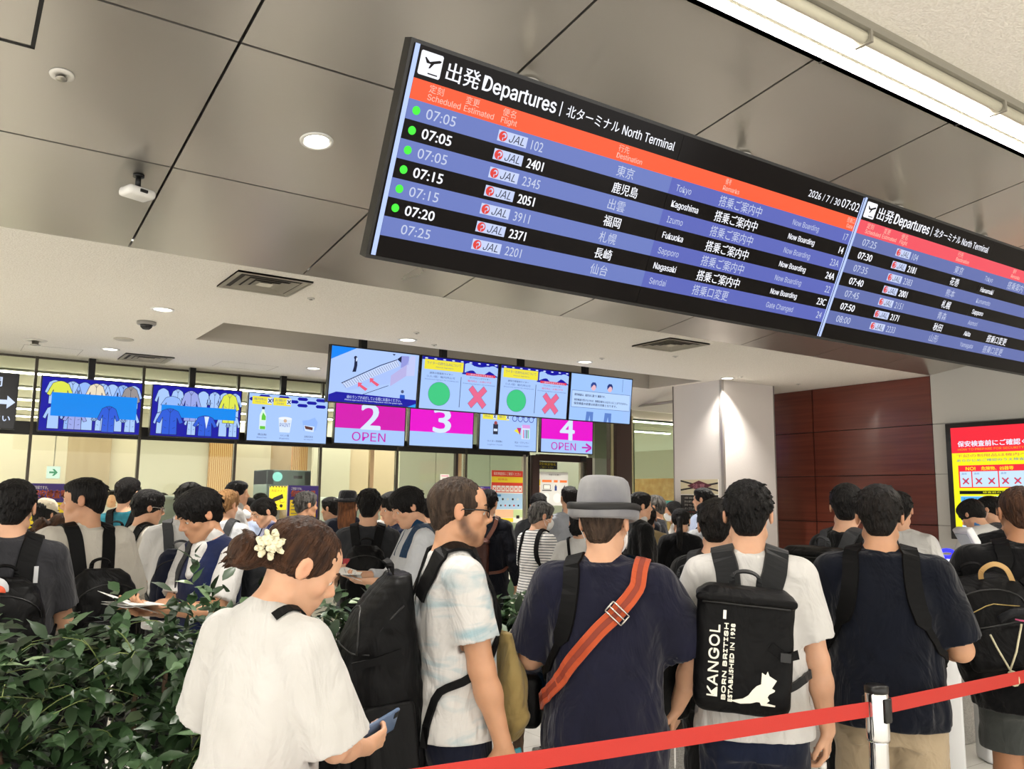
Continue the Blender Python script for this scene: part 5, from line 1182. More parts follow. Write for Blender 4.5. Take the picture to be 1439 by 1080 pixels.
def person(px, py, z, face, label, H=None, sex='m', skin=0, hair='short', hcol='black', head=(0, 0, 0), lean=0.0, hh=None, h=.010, top=None, bottom=None, seed=1,
           arms=None, build=1.0, faced=True, beard=0, group=None, shoes='#1c1b1b', twist=0.0, hands=None, drop=0.0, stub=0.0, hairobj=True, dy=0.0):
    """px, py: where the top of the head shows; z: distance along the view; face: 0 seen from behind, 90 turned to the right, 180 towards the camera"""
    pt = dep(px, py, z); phi = math.atan2(pt[0], pt[1]); o = P(); r = random.Random(seed)
    o.root = empty('person', (pt[0], pt[1], 0), -phi-R(face), label, 'person', group)
    Ht = pt[2]+drop; s = Ht/1.72; o.s = s; o.h = h
    # skeleton in the person's frame, facing +Y, scaled by s
    o.T = Frame(rot(-lean, 0, R(twist)), (0, 0, .92*s-.0)); o.T.t = o.T.t-o.T.R @ np.array([0, 0, .92*s])
    nb = o.T.w((0, -.012*s, 1.46*s)); o.Hd = Frame(o.T.R @ rot(R(-head[1]), R(head[2]), R(-head[0])), (0, 0, 0)); ks = (s+1.0)/2*(1.0 if sex == 'm' else .97); o.ks = ks
    o.Hd.R = o.Hd.R*1.0; o.Hd.t = nb+o.T.R @ np.array([0, .016, .0])+o.Hd.R @ np.array([0, .002, .145*s])
    top = dict(top or {}); bottom = dict(bottom or {}); arms = arms or {}
    A, B = .292*s, .25*s; w = (.172 if sex == 'm' else .152)*s*build
    o.arm = {}
    for sd, nm in ((-1, 'L'), (1, 'R')):
        S = o.T.w((sd*w, -.012*s, 1.385*s)); a = arms.get(nm, {}); W = np.array(a.get('w', (sd*(.25+.02*r.random()), .03+.03*r.random(), .87)))*s
        if 'w' in a and len(a['w']) == 3 and a.get('rel'): W = S+np.array(a['w'])*s
        E, W = ik(S, W, A, B, a.get('pole', (sd*.5, -1, -.1))); o.arm[nm] = (S, E, W, a)
    torso = [(zz*s, x, y*s, rx*s*build, ry*s*build) for zz, x, y, rx, ry in (TORSO_M if sex == 'm' else TORSO_F)]
    legs = []
    for sd in (-1, 1):
        hp = np.array([sd*.088*s, -.005, .9*s]); kn = np.array([sd*(.1+.01*r.random())*s, .02*s, .49*s]); an = np.array([sd*.108*s, -.03*s, .08*s]); legs.append((hp, kn, an))
    # body
    ws = [x[2] for x in o.arm.values()]+[x[1] for x in o.arm.values()]; lo = np.min(ws, 0)-.22; hi = np.max(ws, 0)+.22
    lo = np.minimum(lo, (-.3*s, -.26, 0)); hi = np.maximum(hi, (.3*s, .26, 0)); hd = o.Hd.t
    lo[2] = 0.0-.02; hi[2] = hd[2]+.16; lo[:2] = np.minimum(lo[:2], hd[:2]-.16); hi[:2] = np.maximum(hi[:2], hd[:2]+.16)
    F = Field(lo, hi, h)
    F.loft([(torso[0][0]+.04*s,)+torso[0][1:]]+torso[1:], .02, '+', o.T, 2.3, -.008)
    for sd in (-1, 1): F.cone((0, -.02*s, 1.46*s), (sd*w*.85, -.018*s, 1.405*s), .05*s, .045*s, .03, fr=o.T)
    F.cone(o.T.w((0, -.022*s, 1.40*s)), o.Hd.w((0, -.03, -.04)), .06*s*(1 if sex == 'm' else .86), .054*s*(1 if sex == 'm' else .84), .03)
    for nm, (S, E, W, a) in o.arm.items():
        sd = -1 if nm == 'L' else 1; ar = (1.0 if sex == 'm' else .82)*build**.5
        F.cone(S, E, .054*s*ar, .041*s*ar, .03); F.cone(E, E+(W-E)*.35, .042*s*ar, .043*s*ar, .02); F.cone(E+(W-E)*.3, W, .042*s*ar, .027*s*ar, .02)
        fd = (W-E)/np.linalg.norm(W-E); hdn = a.get('hd', fd*.85+np.array([0, .1, -.25])); nr = a.get('n', np.array([-sd*1.0, .1, 0]))
        o.arm[nm] = (S, E, W, dict(a, hd=np.array(hdn, float), n=np.array(nr, float), sd=sd))
        hand_volume(F, W, hdn, nr, a.get('ts', -sd), a.get('curl', .32), s=s*(1 if sex == 'm' else .9), grip=a.get('grip'))
    for hp, kn, an in legs:
        F.cone(hp, kn, .088*s, .058*s, .03); F.cone(kn, kn+(an-kn)*.35, .056*s, .056*s, .02); F.cone(kn+(an-kn)*.3, an, .056*s, .036*s, .02); F.cone(an, an+np.array([0, .12, -.045])*s, .035*s, .024*s, .02)
    hs = Frame(o.Hd.R, o.Hd.t); hs.R = o.Hd.R
    head_volume(F, hs, faced, sex)
    o.body = F.mesh('body', [SKIN[skin]], o.root, tint=lambda v: face_tint(v, hs, beard, stub))
    # hair
    if hairobj and hair:
        G = hair_volume(hair, hh or max(.0055, min(h, .008)), seed); o.hair = G.mesh('hair', [HAIR[hcol]], o.root); o.hair.matrix_local = o.Hd.M()
    if faced and h < .0085:
        for sd in (-1, 1):
            mb = MB(); mb.lathe([(.0005, .0132), (.0055, .0122), (.0058, .0120)], mat('iris_dark', '#150d0a', rough=.1), 16, Matrix.Rotation(R(-90), 4, 'X'))
            bm = bmesh.new(); bmesh.ops.create_uvsphere(bm, u_segments=16, v_segments=10, radius=.0122); mb.bm(bm, mat('eye_white', '#d9d3cc', rough=.15), None, True)
            e = mb.build('eye', o.root); e.matrix_local = o.Hd.M() @ Matrix.Translation((sd*.032, .0725, .003))
            mb = MB(); mb.tube([(sd*.014, .0925, .0265), (sd*.03, .0905, .031), (sd*.048, .078, .0275)], [.003, .0035, .0015], HAIR[hcol], 8); e = mb.build('eyebrow', o.root); e.matrix_local = o.Hd.M()
    # clothes: upper garment
    o.shirt = None
    if top:
        ease = top.get('ease', .012)*1.0; sl = top.get('sleeve', .62); hem = top.get('hem', .84)*s; hc = top.get('h', max(h, .008)); flare = top.get('flare', 0.0)
        L2 = np.minimum(lo, lo); G = Field((lo[0], lo[1], hem-.06), (hi[0], hi[1], o.T.w((0, 0, 1.53*s))[2]+.03), hc)
        sec = [(zz, x, y-(.0 if zz > 1.0*s else flare*.3), rx+ease*(1.0 if zz < 1.3*s else .6)+(.014 if zz < 1.05*s else 0)+(flare if zz < .95*s else (flare*.5 if zz < 1.12*s else 0)), ry+ease*(1.3 if zz < 1.3*s else .7)+(.014 if zz < 1.05*s else 0)+(flare*.8 if zz < .95*s else (flare*.5 if zz < 1.12*s else 0))) for zz, x, y, rx, ry in torso]
        if not top.get('fit'): # cloth hangs from the chest
            sec = [(zz, x, y, max(rx, .176*s*build+ease*.5 if zz < 1.25*s and sex == 'm' else (.16*s+ease*.3 if zz < 1.25*s else rx)), max(ry, .118*s*build+ease*.5 if zz < 1.25*s else ry)) for zz, x, y, rx, ry in sec]
        sec = [(zz, x, y, max(rx, .208*s*build**.5) if zz < .95*s else rx, max(ry, .156*s*build**.5) if zz < .95*s else ry) for zz, x, y, rx, ry in sec]
        G.loft([(sec[0][0]-.08*s,)+tuple(sec[0][1:])]+sec, .02, '+', o.T, 2.35)
        for sd in (-1, 1):
            G.cone((0, -.02*s, 1.455*s), (sd*w*.9, -.016*s, 1.40*s), .05*s+.006, .05*s+.009, .035, fr=o.T); 
        holes = []
        for nm, (S, E, W, a) in o.arm.items():
            if sl <= 0: continue
            ar = top.get('sr', .07)*s; d1 = (E-S)/np.linalg.norm(E-S); d2 = (W-E)/np.linalg.norm(W-E)
            if sl <= 1:
                e1 = S+(E-S)*sl; rb = ar*(1+top.get('bell', .08)); G.sleeve(S, e1, ar*.94, rb, top.get('k', .03))
                holes.append((e1-d1*.04, e1+d1*.03, rb-top.get('wall', 2.0)*hc, rb-(top.get('wall', 2.0)-.2)*hc))
            else:
                G.cone(S, E, ar*.95, ar*.82, .035); e2 = E+(W-E)*min(sl-1, .97); G.sleeve(E, e2, ar*.82, ar*.66, .025); holes.append((e2-d2*.02, e2+d2*.04, ar*.66-1.9*hc, ar*.66-1.7*hc))
        G.folds(top.get('fold', .004)*1.15, seed+5, 1.4*s, .85*s)
        G.cut((0, 0, hem), (0, -.0, -1), .006)
        for q in holes: G.sleeve(*q, .003, '-', t0=1)
        nk = o.T.w((0, .022*s, 1.485*s)); G.ell((0, .02*s, 1.495*s), (.072*s, .068*s, .048*s), .008, '-', o.T)
        if top.get('open'): G.cone(o.T.w((0, .13, 1.46*s)), o.T.w((0, .16, 1.28*s)), .05, .012, .006, '-')
        o.shirt = G; o.shirt_o = G.mesh(top.get('name', 't_shirt'), [top['mat']], o.root)
        if top.get('collar'):
            C_ = Field(o.T.w((-.12, -.14, 1.40*s))-.03, o.T.w((.12, .14, 1.57*s))+.04, .006)
            C_.cone(o.T.w((0, -.02*s, 1.43*s)), o.T.w((0, .002, 1.50*s)), .076*s, .068*s, .01); C_.cut(o.T.w((0, 0, 1.515*s)), o.T.d((0, -.45, 1)), .003); C_.cone(o.T.w((0, -.02*s, 1.3*s)), o.T.w((0, .008, 1.56*s)), .064*s, .056*s, .003, '-'); C_.cone(o.T.w((0, .09, 1.52*s)), o.T.w((0, .1, 1.40*s)), .03, .01, .004, '-')
            C_.mesh('collar', [top['collar']], o.root)
        if top.get('neckband'):
            C_ = Field(o.T.w((-.12, -.14, 1.38*s))-.03, o.T.w((.12, .14, 1.56*s))+.03, .006)
            C_.loft([(1.40*s, 0, -.005*s, .086*s, .078*s), (1.448*s, 0, .002*s, .076*s, .07*s), (1.478*s, 0, .0, .07*s, .064*s)], .01, '+', o.T); C_.cut(o.T.w((0, 0, 1.468*s)), o.T.d((0, .42, 1)), .003); C_.ell((0, .015*s, 1.50*s), (.064*s, .06*s, .08*s), .003, '-', o.T)
            C_.mesh('neckband', [top['neckband']], o.root)
    if bottom:
        sh = bottom.get('short'); wl = bottom.get('waist', 1.0)*s; cut = bottom.get('cut', .07)*s
        G = Field((-.3*s, -.26*s, cut-.05), (.3*s, .26*s, wl+.06), max(h, .009))
        tz = [q for q in torso if q[0] < 1.1*s]; G.loft([(a, x, y, rx+.006, ry+.008) for a, x, y, rx, ry in tz], .02, '+', o.T, 2.3)
        rr = bottom.get('r', (.104, .082, .07))
        for hp, kn, an in legs:
            G.cone(hp, kn, rr[0]*s, rr[1]*s, .03); G.cone(kn, an+(0, 0, -.02), rr[1]*s, rr[2]*s, .03)
        if bottom.get('skirt'): G.loft([(cut, 0, 0, .27*s, .2*s), (.6*s, 0, 0, .23*s, .17*s), (.9*s, 0, 0, .18*s, .135*s)], .03)
        G.folds(.004, seed+9); G.cut((0, 0, wl), (0, 0, 1), .006); G.cut((0, 0, cut), (0, 0, -1), .006)
        if sh:
            for hp, kn, an in legs: G.cone(kn+(0, 0, .0), kn+(kn-hp)*.3, rr[1]*s-.008, rr[1]*s-.006, .003, '-')
        G.mesh(bottom.get('name', 'trousers'), [bottom['mat']], o.root)
    if shoes:
        for hp, kn, an in legs:
            G = Field(an+np.array([-.07, -.12, -.1])*s-.02, an+np.array([.07, .24, .06])*s, .009)
            G.cone(an+np.array([0, -.02, -.045])*s, an+np.array([0, .15, -.055])*s, .042*s, .036*s, .02); G.cone(an+np.array([0, -.015, .01])*s, an+np.array([0, .02, -.04])*s, .045*s, .045*s, .02); G.cut((0, 0, .002), (0, 0, -1), .004)
            G.mesh('shoe', [mat('shoe_'+shoes.lstrip('#'), shoes, rough=.5)], o.root)
    return o
def head_part(o, mb, name, lab=None):
    q = mb.build(name, o.root); q.matrix_local = o.Hd.M()
    if lab: q['label'] = lab
    return q
def spline(pts, n=5):
    P_ = [np.array(p, float) for p in pts]; out = []
    for i in range(len(P_)-1):
        a, b, c, d = P_[max(i-1, 0)], P_[i], P_[i+1], P_[min(i+2, len(P_)-1)]
        for k in range(n):
            t = k/n; out.append(.5*(2*b+(c-a)*t+(2*a-5*b+4*c-d)*t*t+(3*b-a-3*c+d)*t**3))
    return out+[P_[-1]]
def strap_path(o, pts, off=.004, n=5, field=None):
    """a strap laid over the clothes: points in the torso frame, pushed to the cloth surface"""
    F = field or o.shirt; P_, N = [], []
    for p in spline([o.T.w(np.array(q)*o.s) for q in pts], n):
        q = F.push(p, off) if F.sample(p) < .15 else p
        P_.append(q); N.append(F.grad(q))
    return P_, N
def glasses(o, m=None, lens=True):
    m = m or mat('glasses_black', '#0c0c0d', rough=.25)
    mb = MB()
    for s in (-1, 1):
        ring = [(s*.034+.024*math.cos(a)*(1 if True else 1), .098-abs(.024*math.cos(a)*s+.0)*.12, .002+.0165*math.sin(a)) for a in [2*math.pi*k/20 for k in range(21)]]
        mb.tube(ring, .0023, m, 8, cap=False); mb.tube([(s*.058, .094, .010), (s*.078, .07, .012), (s*.083, .0, .012), (s*.082, -.02, -.002)], .0026, m, 8)
    mb.tube([(-.012, .099, .006), (0, .102, .008), (.012, .099, .006)], .0022, m, 8)
    head_part(o, mb, 'glasses')
def face_mask(o, col='#e9eaea'):
    F = Field((-.1, -.03, -.14), (.1, .14, .03), .005)
    F.ell((0, .03, -.055), (.068, .082, .062), .02); F.ell((0, .08, -.03), (.03, .04, .03), .03); F.cut((0, .052, 0), (0, -1, .12), .004); F.cut((0, 0, -.018), (0, -.25, 1), .004); F.cut((0, 0, -.118), (0, 0, -1), .004)
    q = F.mesh('face_mask', [mat('mask_'+col.lstrip('#'), col, rough=.8)], o.root); q.matrix_local = o.Hd.M()
    for s in (-1, 1):
        mb = MB()
        for zz in (-.03, -.085): mb.tube([(s*.062, .05, zz), (s*.076, .015, zz*.7), (s*.087, -.02, -.01)], .0014, mat('mask_cord', '#e6e6e4'), 6)
        mb.build('mask_cord', q)
# ------------------------------------------------------------------ bags carried by the figures
NYL = cloth('black_nylon', '#060607', '#0a0a0b', rough=.5, crease=.35, sheen=0); NYL2 = cloth('black_coated', '#09090a', '#0e0e0f', rough=.4, crease=.2, sheen=0); NYG = cloth('dark_grey_nylon', '#1c1d1f', '#232427', rough=.5, crease=.3, sheen=0); NYB = cloth('navy_nylon', '#0c1020', '#11162a', rough=.55, crease=.3, sheen=0)
WEB = cloth('black_webbing', '#080809', rough=.6, crease=.05, sheen=0); WEBG = cloth('grey_webbing', '#3a3b3d', rough=.6, crease=.05, sheen=0)
ZIP = mat('zip_black', '#070707', rough=.35); BUCK = mat('buckle_steel', '#b9b7b2', rough=.25, metal=1)
def bag_root(o, name, base, label, cat):
    M = Matrix.Translation(o.root.location) @ Matrix.Rotation(o.root.rotation_euler[2], 4, 'Z'); p = M @ Vector(base)
    t = empty(name, p, o.root.rotation_euler[2], label, cat); t['_b'] = list(base); return t
def hang(q, t, M=None):
    b = Vector(t['_b'][:]); q.parent = t; q.matrix_local = Matrix.Translation(-b) @ (M if M is not None else Matrix.Identity(4)); return q
def backpack(o, label, w=.31, h=.46, d=.16, zc=1.16, m=NYL, m2=None, strap=WEB, flat=False, front=False, xo=0.0, roll=0.0, name='backpack', straps=True, taper=.9, sw=.062, pocket=True, one=None, hc=.008, seed=3, pitch=0.0, sink=0.0, prof=None):
    """a bag against the wearer's back (or chest); its parts: body, pocket, zips, handle, shoulder straps"""
    s = o.s; m2 = m2 or m; sg = 1 if front else -1
    y = sg*.5
    for _ in range(60):
        dd = o.shirt.sample(o.T.w((xo, y, zc*s))); y -= sg*max(min(dd, .03)*.8, .002)
        if dd < .003: break
    yc = y+sg*(d/2+.004-sink); fr = Frame(o.T.R @ rot(pitch, roll, 0 if not front else math.pi), o.T.w((xo, yc, zc*s)))   # bag frame: -Y is its outer face
    G = Field((-w*.75, -d*.95, -h*.62), (w*.75, d*.8, h*.62), hc)
    if flat: G.rbox((0, 0, 0), (w/2, d/2, h/2), .045, .01); G.rbox((0, -.004, h/2-.035), (w/2+.006, d/2+.006, .014), .014, .01)
    elif prof: G.loft([(h*a, 0, d*c, w*.5*e, d*b) for a, b, c, e in prof], .02, '+', ID, 2.8)
    else: G.loft([(-h/2, 0, 0, w*.47, d*.44), (-h*.3, 0, -.005, w*.5, d*.52), (0, 0, -.006, w*.5, d*.52), (h*.25, 0, 0, w*.48*taper, d*.46), (h*.42, 0, .01, w*.4*taper, d*.34), (h/2, 0, .02, w*.2, d*.14)], .02, '+', ID, 2.8)
    G.folds(.003 if not flat else .0015, seed)
    base = o.T.w((xo, yc, zc*s-h/2)); t = bag_root(o, name, base, label, 'backpack'); M = fr.M()
    hang(G.mesh('bag_body', [m]), t, M)
    def out(x, z):        # a point on the outer face
        yy = -d*.9
        for _ in range(40):
            dd = G.sample((x, yy, z)); yy += max(min(dd, .02)*.9, .0008)
            if dd < .001: break
        return np.array([x, yy, z])
    if pocket:
        K = Field((-w*.5, -d*.95, -h*.5), (w*.5, 0, h*.2), hc); pc = out(0, -h*.2); K.rbox((0, pc[1]+.012, -h*.2), (w*.36, .032, h*.21), .028, .01); K.folds(.002, seed+1); hang(K.mesh('front_pocket', [m2]), t, M)
        mb = MB(); mb.tube([out(x, -h*.02+.012)+np.array([0, -.0, 0]) if True else 0 for x in np.linspace(-w*.34, w*.34, 9)], .004, ZIP, 6); hang(mb.build('zip'), t, M)
    mb = MB()
    if flat: mb.tube([(-w*.46, -d*.3, h/2-.05), (-w*.44, -d/2-.004, h/2-.05), (w*.44, -d/2-.004, h/2-.05), (w*.46, -d*.3, h/2-.05)], .0045, ZIP, 6)
    else: mb.tube([out(w*.42*math.cos(a), h*.16+h*.2*math.sin(a)) for a in np.linspace(math.pi, 0, 13)], .004, ZIP, 6)
    hang(mb.build('zip'), t, M)
    mb = MB(); mb.ribbon(spline([(-.045, d*.28, h/2-.02), (-.04, d*.26, h/2+.03), (0, d*.22, h/2+.045), (.04, d*.26, h/2+.03), (.045, d*.28, h/2-.02)], 4), [(0, -.4, 1)]*17, .022, .006, strap); hang(mb.build('handle'), t, M)
    if straps:
        zt = zc*s+h*.42; zb = zc*s-h*.4; yb = sg*abs(y)
        for sd in (-1, 1):
            if one and sd != one: continue
            f = -sg       # straps run from the bag over the shoulder to the other side
            pts = [(sd*.06+xo*.5, sg*.135*1, zt/s-.02), (sd*.082, sg*.115, 1.40), (sd*.092, sg*.06, 1.47), (sd*.096, 0, 1.485), (sd*.1, f*.06, 1.45), (sd*.108, f*.115, 1.36), (sd*.125, f*.125, 1.25), (sd*.165, f*.07, 1.13), (sd*.185, 0, 1.07), (sd*.165, sg*.1, max(zb/s+.04, 1.0)), (sd*w*.42+xo, sg*.14, zb/s+.01)]
            P_, N_ = strap_path(o, pts, .003); mb = MB(); n = len(P_); ws = [sw if i < n*.62 else .026 for i in range(n)]
            mb.ribbon(P_, N_, ws, .009, strap); hang(mb.build('shoulder_strap'), t)
    o.bagfr, o.bagF, o.bagout = fr, G, out
    return t, G, fr, out
def drape_text(G, t, M, items, name, m, ymin=-.3):
    """lettering and emblems laid on the outer face of a bag"""
    mb = MB()
    for vs, fs in items:
        W = []
        for x, z in vs:
            yy = ymin
            for _ in range(60):
                dd = G.sample((x, yy, z)); yy += max(min(dd, .02)*.9, .0004)
                if dd < .0012: break
            W.append((x, yy-.0012, z))
        mb.add(W, fs, m)
    return hang(mb.build(name), t, M)
def text_up(s, x, z0, z1, cap):
    """a word running upwards from z0 to z1, its capitals cap wide, their tops to the left, standing on x"""
    v, f, a, b, c, d = text_poly(s); k = (z1-z0)/(b-a)
    out = []
    for e in (0, .0012, -.0012): out.append(([(x-(p[1])*cap/CAPH+e, z0+(p[0]-a)*k) for p in v], f))
    return out
def tri_poly(pts):
    bm = bmesh.new(); vs = [bm.verts.new((x, 0, z)) for x, z in pts]; bm.faces.new(vs); bmesh.ops.triangulate(bm, faces=bm.faces[:])
    bmesh.ops.subdivide_edges(bm, edges=bm.edges[:], cuts=1); bmesh.ops.triangulate(bm, faces=bm.faces[:]); bm.verts.index_update()
    r = ([(p.co.x, p.co.z) for p in bm.verts], [[q.index for q in f.verts] for f in bm.faces]); bm.free(); return r
def held(o, name, mb, label, cat, M=None, parts=()):
    """a thing in a hand: a top-level object placed in the person's frame"""
    q = mb.build(name); W = Matrix.Translation(o.root.location) @ Matrix.Rotation(o.root.rotation_euler[2], 4, 'Z'); q.matrix_world = W @ (M if M is not None else Matrix.Identity(4))
    tag(q, label, cat); return q
# ------------------------------------------------------------------ the people, nearest first
WHITE = cloth('white_cotton', '#c6c4c1', '#bfbdb9'); WHITE2 = cloth('off_white_cotton', '#c2bcb0', '#bab4a7'); BLACK = cloth('black_cotton', '#08080a', '#0c0c0e'); NAVY_ = cloth('navy_cotton', '#141525', '#18192b'); DNAVY = cloth('deep_navy_cotton', '#060a15', '#080d1a'); CHAR = cloth('charcoal_cotton', '#2b2b2e', '#333337'); DGREY = cloth('dark_grey_cotton', '#2c2d2f', '#343538')
TEAL = cloth('teal_cotton', '#1d5a66', '#226672'); LAV = cloth('lavender_cotton', '#a7aac6', '#9fa2be'); LBLUE = cloth('light_blue_cotton', '#b5c2dd', '#aebbd6'); GREYS = cloth('grey_linen', '#8f9297', '#7a7d82'); SUIT = cloth('navy_suiting', '#090b14', '#0c0f19'); SUITB = cloth('black_suiting', '#070708', '#0a0a0c'); LGREYS = cloth('pale_grey_cotton', '#c3c5c8', '#b9bbbf')
JEANS = cloth('dark_denim', '#0d1222', '#141b30', crease=.3); TRN = cloth('navy_trousers', '#0d101f', '#111526'); TRB = cloth('black_trousers', '#0a0a0b', '#0f0f10'); TRBE = cloth('beige_chino', '#a6957b', '#9a8970'); TRG = cloth('dark_grey_trousers', '#2e2d33', '#36353c'); SHRT = cloth('grey_shorts', '#3a3d3b', '#434644')
def tiedye():
    m = cloth('tie_dye', '#c8c6c3'); nt = m.node_tree; b = nt.nodes['Principled BSDF']; tc = nt.nodes.new('ShaderNodeTexCoord'); mp = nt.nodes.new('ShaderNodeMapping'); mp.inputs['Scale'].default_value = (1, 1, 3.2); mp.inputs['Rotation'].default_value = (.5, .3, 0)
    n = nt.nodes.new('ShaderNodeTexNoise'); n.inputs['Scale'].default_value = 3.4; n.inputs['Detail'].default_value = 5; n.inputs['Distortion'].default_value = 1.5; rp = nt.nodes.new('ShaderNodeValToRGB')
    rp.color_ramp.elements[0].position = .52; rp.color_ramp.elements[0].color = lin('#c8c6c3'); rp.color_ramp.elements[1].position = .76; rp.color_ramp.elements[1].color = lin('#7fa3b0')
    nt.links.new(tc.outputs['Object'], mp.inputs[0]); nt.links.new(mp.outputs[0], n.inputs['Vector']); nt.links.new(n.outputs['Fac'], rp.inputs[0]); nt.links.new(rp.outputs[0], b.inputs['Base Color']); return m
TIE = tiedye(); STRIPE = striped('breton_stripe', '#dcdad6', '#55585f', .022)
TB = dict(mat=TRB); TN = dict(mat=TRN)
HOLD = dict(R=dict(w=(.10, .30, 1.12), hd=(-.25, .7, .25), n=(-.6, -.2, .8), curl=.55), L=dict(w=(-.12, .30, 1.10), hd=(.3, .7, .2), n=(.6, -.2, .8), curl=.55))
def folded(n=.5): return dict(R=dict(w=(.14, .27, 1.0+n*.1)), L=dict(w=(-.14, .27, 1.0+n*.1)))

# --- woman in the white T-shirt looking at her phone
p = person(372, 765, 2.15, 48, 'woman in a loose white T-shirt with a flower in her bun, looking at her phone', sex='f', hair='bun', hcol='brown', hh=.0045, h=.0055, head=(28, 26, 6), lean=.06, drop=.065, seed=11,
           top=dict(mat=WHITE, sleeve=.92, flare=.012, sr=.084, bell=.22, hem=.80, ease=.018, h=.006, fold=.0055, k=.012, wall=3.4, neckband=WHITE), bottom=dict(mat=TRB, skirt=True, cut=.25, name='skirt'),
           arms=dict(R=dict(w=(.10, .34, 1.05), hd=(-.05, .85, .12), n=(-.75, .15, .35), pole=(.55, -.6, -1), curl=(.75, .85, .95, 1.05), grip=((.07, .03, .038), (.10, .02, .052))), L=dict(w=(-.16, .24, .98), hd=(.35, .7, .1), n=(.5, -.1, .8), curl=.7, pole=(-1, -.5, -.3))))
p1 = p
mb = MB(); S, E, W, a = p.arm['R']; d = a['hd']/np.linalg.norm(a['hd']); nn = a['n']-d*(a['n'] @ d); nn /= np.linalg.norm(nn); ph = W+d*.085+nn*.030; u = np.cross(d, nn)
Mp = Matrix((tuple(u)+(0,), tuple(d)+(0,), tuple(nn)+(0,), (0, 0, 0, 1))).transposed(); Mp.translation = Vector(ph)
mb.box((-.036, -.055, -.0045), (.036, .085, .0045), mat('phone_body', '#5c6f8c', rough=.3), None, .004); mb.box((-.033, -.051, .0046), (.033, .081, .0052), mat('phone_glass', '#7d9cc8', rough=.08)); mb.box((.012, .06, -.0065), (.03, .078, -.0045), M_black)
held(p, 'phone', mb, 'blue-grey smartphone in the hand of the woman in white', 'phone', Mp)
fl = MB(); rr = random.Random(2)
for k in range(26):
    th = rr.uniform(0, 6.28); ph_ = rr.uniform(.1, 1.5); c = Vector((math.cos(th)*math.sin(ph_)*.03, math.sin(th)*math.sin(ph_)*.03, math.cos(ph_)*.022)); rad = .012
    bm = bmesh.new(); bmesh.ops.create_icosphere(bm, subdivisions=2, radius=rad)
    for q in bm.verts: q.co = Vector((q.co.x*1.0, q.co.y*.8, q.co.z*.45)); q.co.rotate(Matrix.Rotation(rr.uniform(-.9, .9), 3, 'X')); q.co.rotate(Matrix.Rotation(th, 3, 'Z')); q.co += c
    fl.bm(bm, mat('flower_cream', '#e6dfbf', rough=.8), None, True)
q = head_part(p, fl, 'hair_flower', 'cream fabric flower'); q.matrix_local = p.Hd.M() @ Matrix.Translation((.056, -.112, .012)) @ Matrix.Rotation(R(80), 4, 'Y')
P_, N_ = strap_path(p, [(-.12, -.12, 1.2), (.02, -.13, 1.36), (.085, -.06, 1.455), (.1, .0, 1.47), (.095, .07, 1.42), (.07, .12, 1.3), (.0, .15, 1.12), (-.06, .2, .98)], .003)
t = bag_root(p, 'shoulder_bag', (-.1*p.s, .24, .66), 'black shoulder bag hanging in front of the woman in white', 'bag')
G = Field((-.2, -.09, -.16), (.2, .09, .17), .009); G.loft([(-.13, 0, 0, .16, .06), (0, 0, 0, .15, .055), (.13, 0, 0, .12, .02)], .02); G.folds(.004, 4); hang(G.mesh('bag_body', [NYL]), t, Matrix.Translation((-.1, .25, .82)))
mb = MB(); mb.ribbon(P_[10:], N_[10:], .024, .004, WEB); hang(mb.build('strap'), t)

# --- man with glasses, beard and the big black backpack
p = person(643, 674, 3.0, 76, 'man with glasses and a tie-dye T-shirt wearing a large black backpack, seen from the side', hair='crop', hcol='crop', hh=.0045, h=.006, beard=.95, head=(8, 2, 0), seed=21, build=1.06, skin=1,
           top=dict(mat=TIE, sleeve=.68, hem=.86, ease=.016, h=.007, sr=.072, neckband=WHITE, fold=.005), bottom=dict(mat=TRN),
           arms=dict(R=dict(w=(.22, .13, .80), hd=(-.1, .25, -.9), n=(-.9, .1, 0), curl=.45), L=dict(w=(-.2, .2, .95))))
p2 = p; glasses(p)
t, G, fr, out = backpack(p, 'large black backpack on the man with glasses', .34, .66, .27, 1.05, NYL, NYL2, WEB, hc=.007, sw=.075, pitch=.12, sink=.015, prof=((-.5, .40, .0, .86), (-.42, .50, 0, .96), (-.25, .54, -.03, 1.0), (0, .53, -.02, 1.0), (.2, .46, .04, .97), (.36, .33, .17, .9), (.46, .2, .3, .8), (.5, .1, .4, .6)))
mb = MB()
for zz in (-.14, .10): mb.tube([out(x, zz+.03*math.cos(x*9))+np.array([0, -.001, 0]) for x in np.linspace(-.16, .16, 12)], .0035, ZIP, 6)
for sx in (-1, 1): mb.tube([out(sx*.155, zz)+np.array([0, .02, 0]) for zz in np.linspace(-.28, .24, 12)], .004, ZIP, 6)
hang(mb.build('seams'), t, fr.M())
K = Field((.08, -.2, -.3), (.24, .2, .02), .008); K.rbox((.165, .0, -.16), (.022, .085, .11), .018, .01); hang(K.mesh('side_pocket', [NYL2]), t, fr.M())
mb = MB(); mb.ribbon([(.172, -.1, .08), (.176, -.02, .085), (.172, .06, .1)], [(1, 0, 0)]*3, .025, .004, WEB); hang(mb.build('compression_strap'), t, fr.M())
mb = MB(); S, E, W, a = p.arm['R']; Mp = Matrix.Translation(Vector(W+np.array([-.012, .035, -.095]))) @ Matrix.Rotation(R(12), 4, 'X')
mb.box((-.006, -.04, -.08), (.006, .045, .07), mat('teal_case', '#0f6a78', rough=.35), None, .004); mb.box((-.0085, -.036, -.076), (-.0062, .041, .066), M_black)
held(p, 'phone_case', mb, 'teal phone case in the lowered hand of the man with glasses', 'phone', Mp)
t = bag_root(p, 'tote_bag', (.02, .16, .82), 'khaki canvas bag on the chest side of the man with glasses', 'bag')
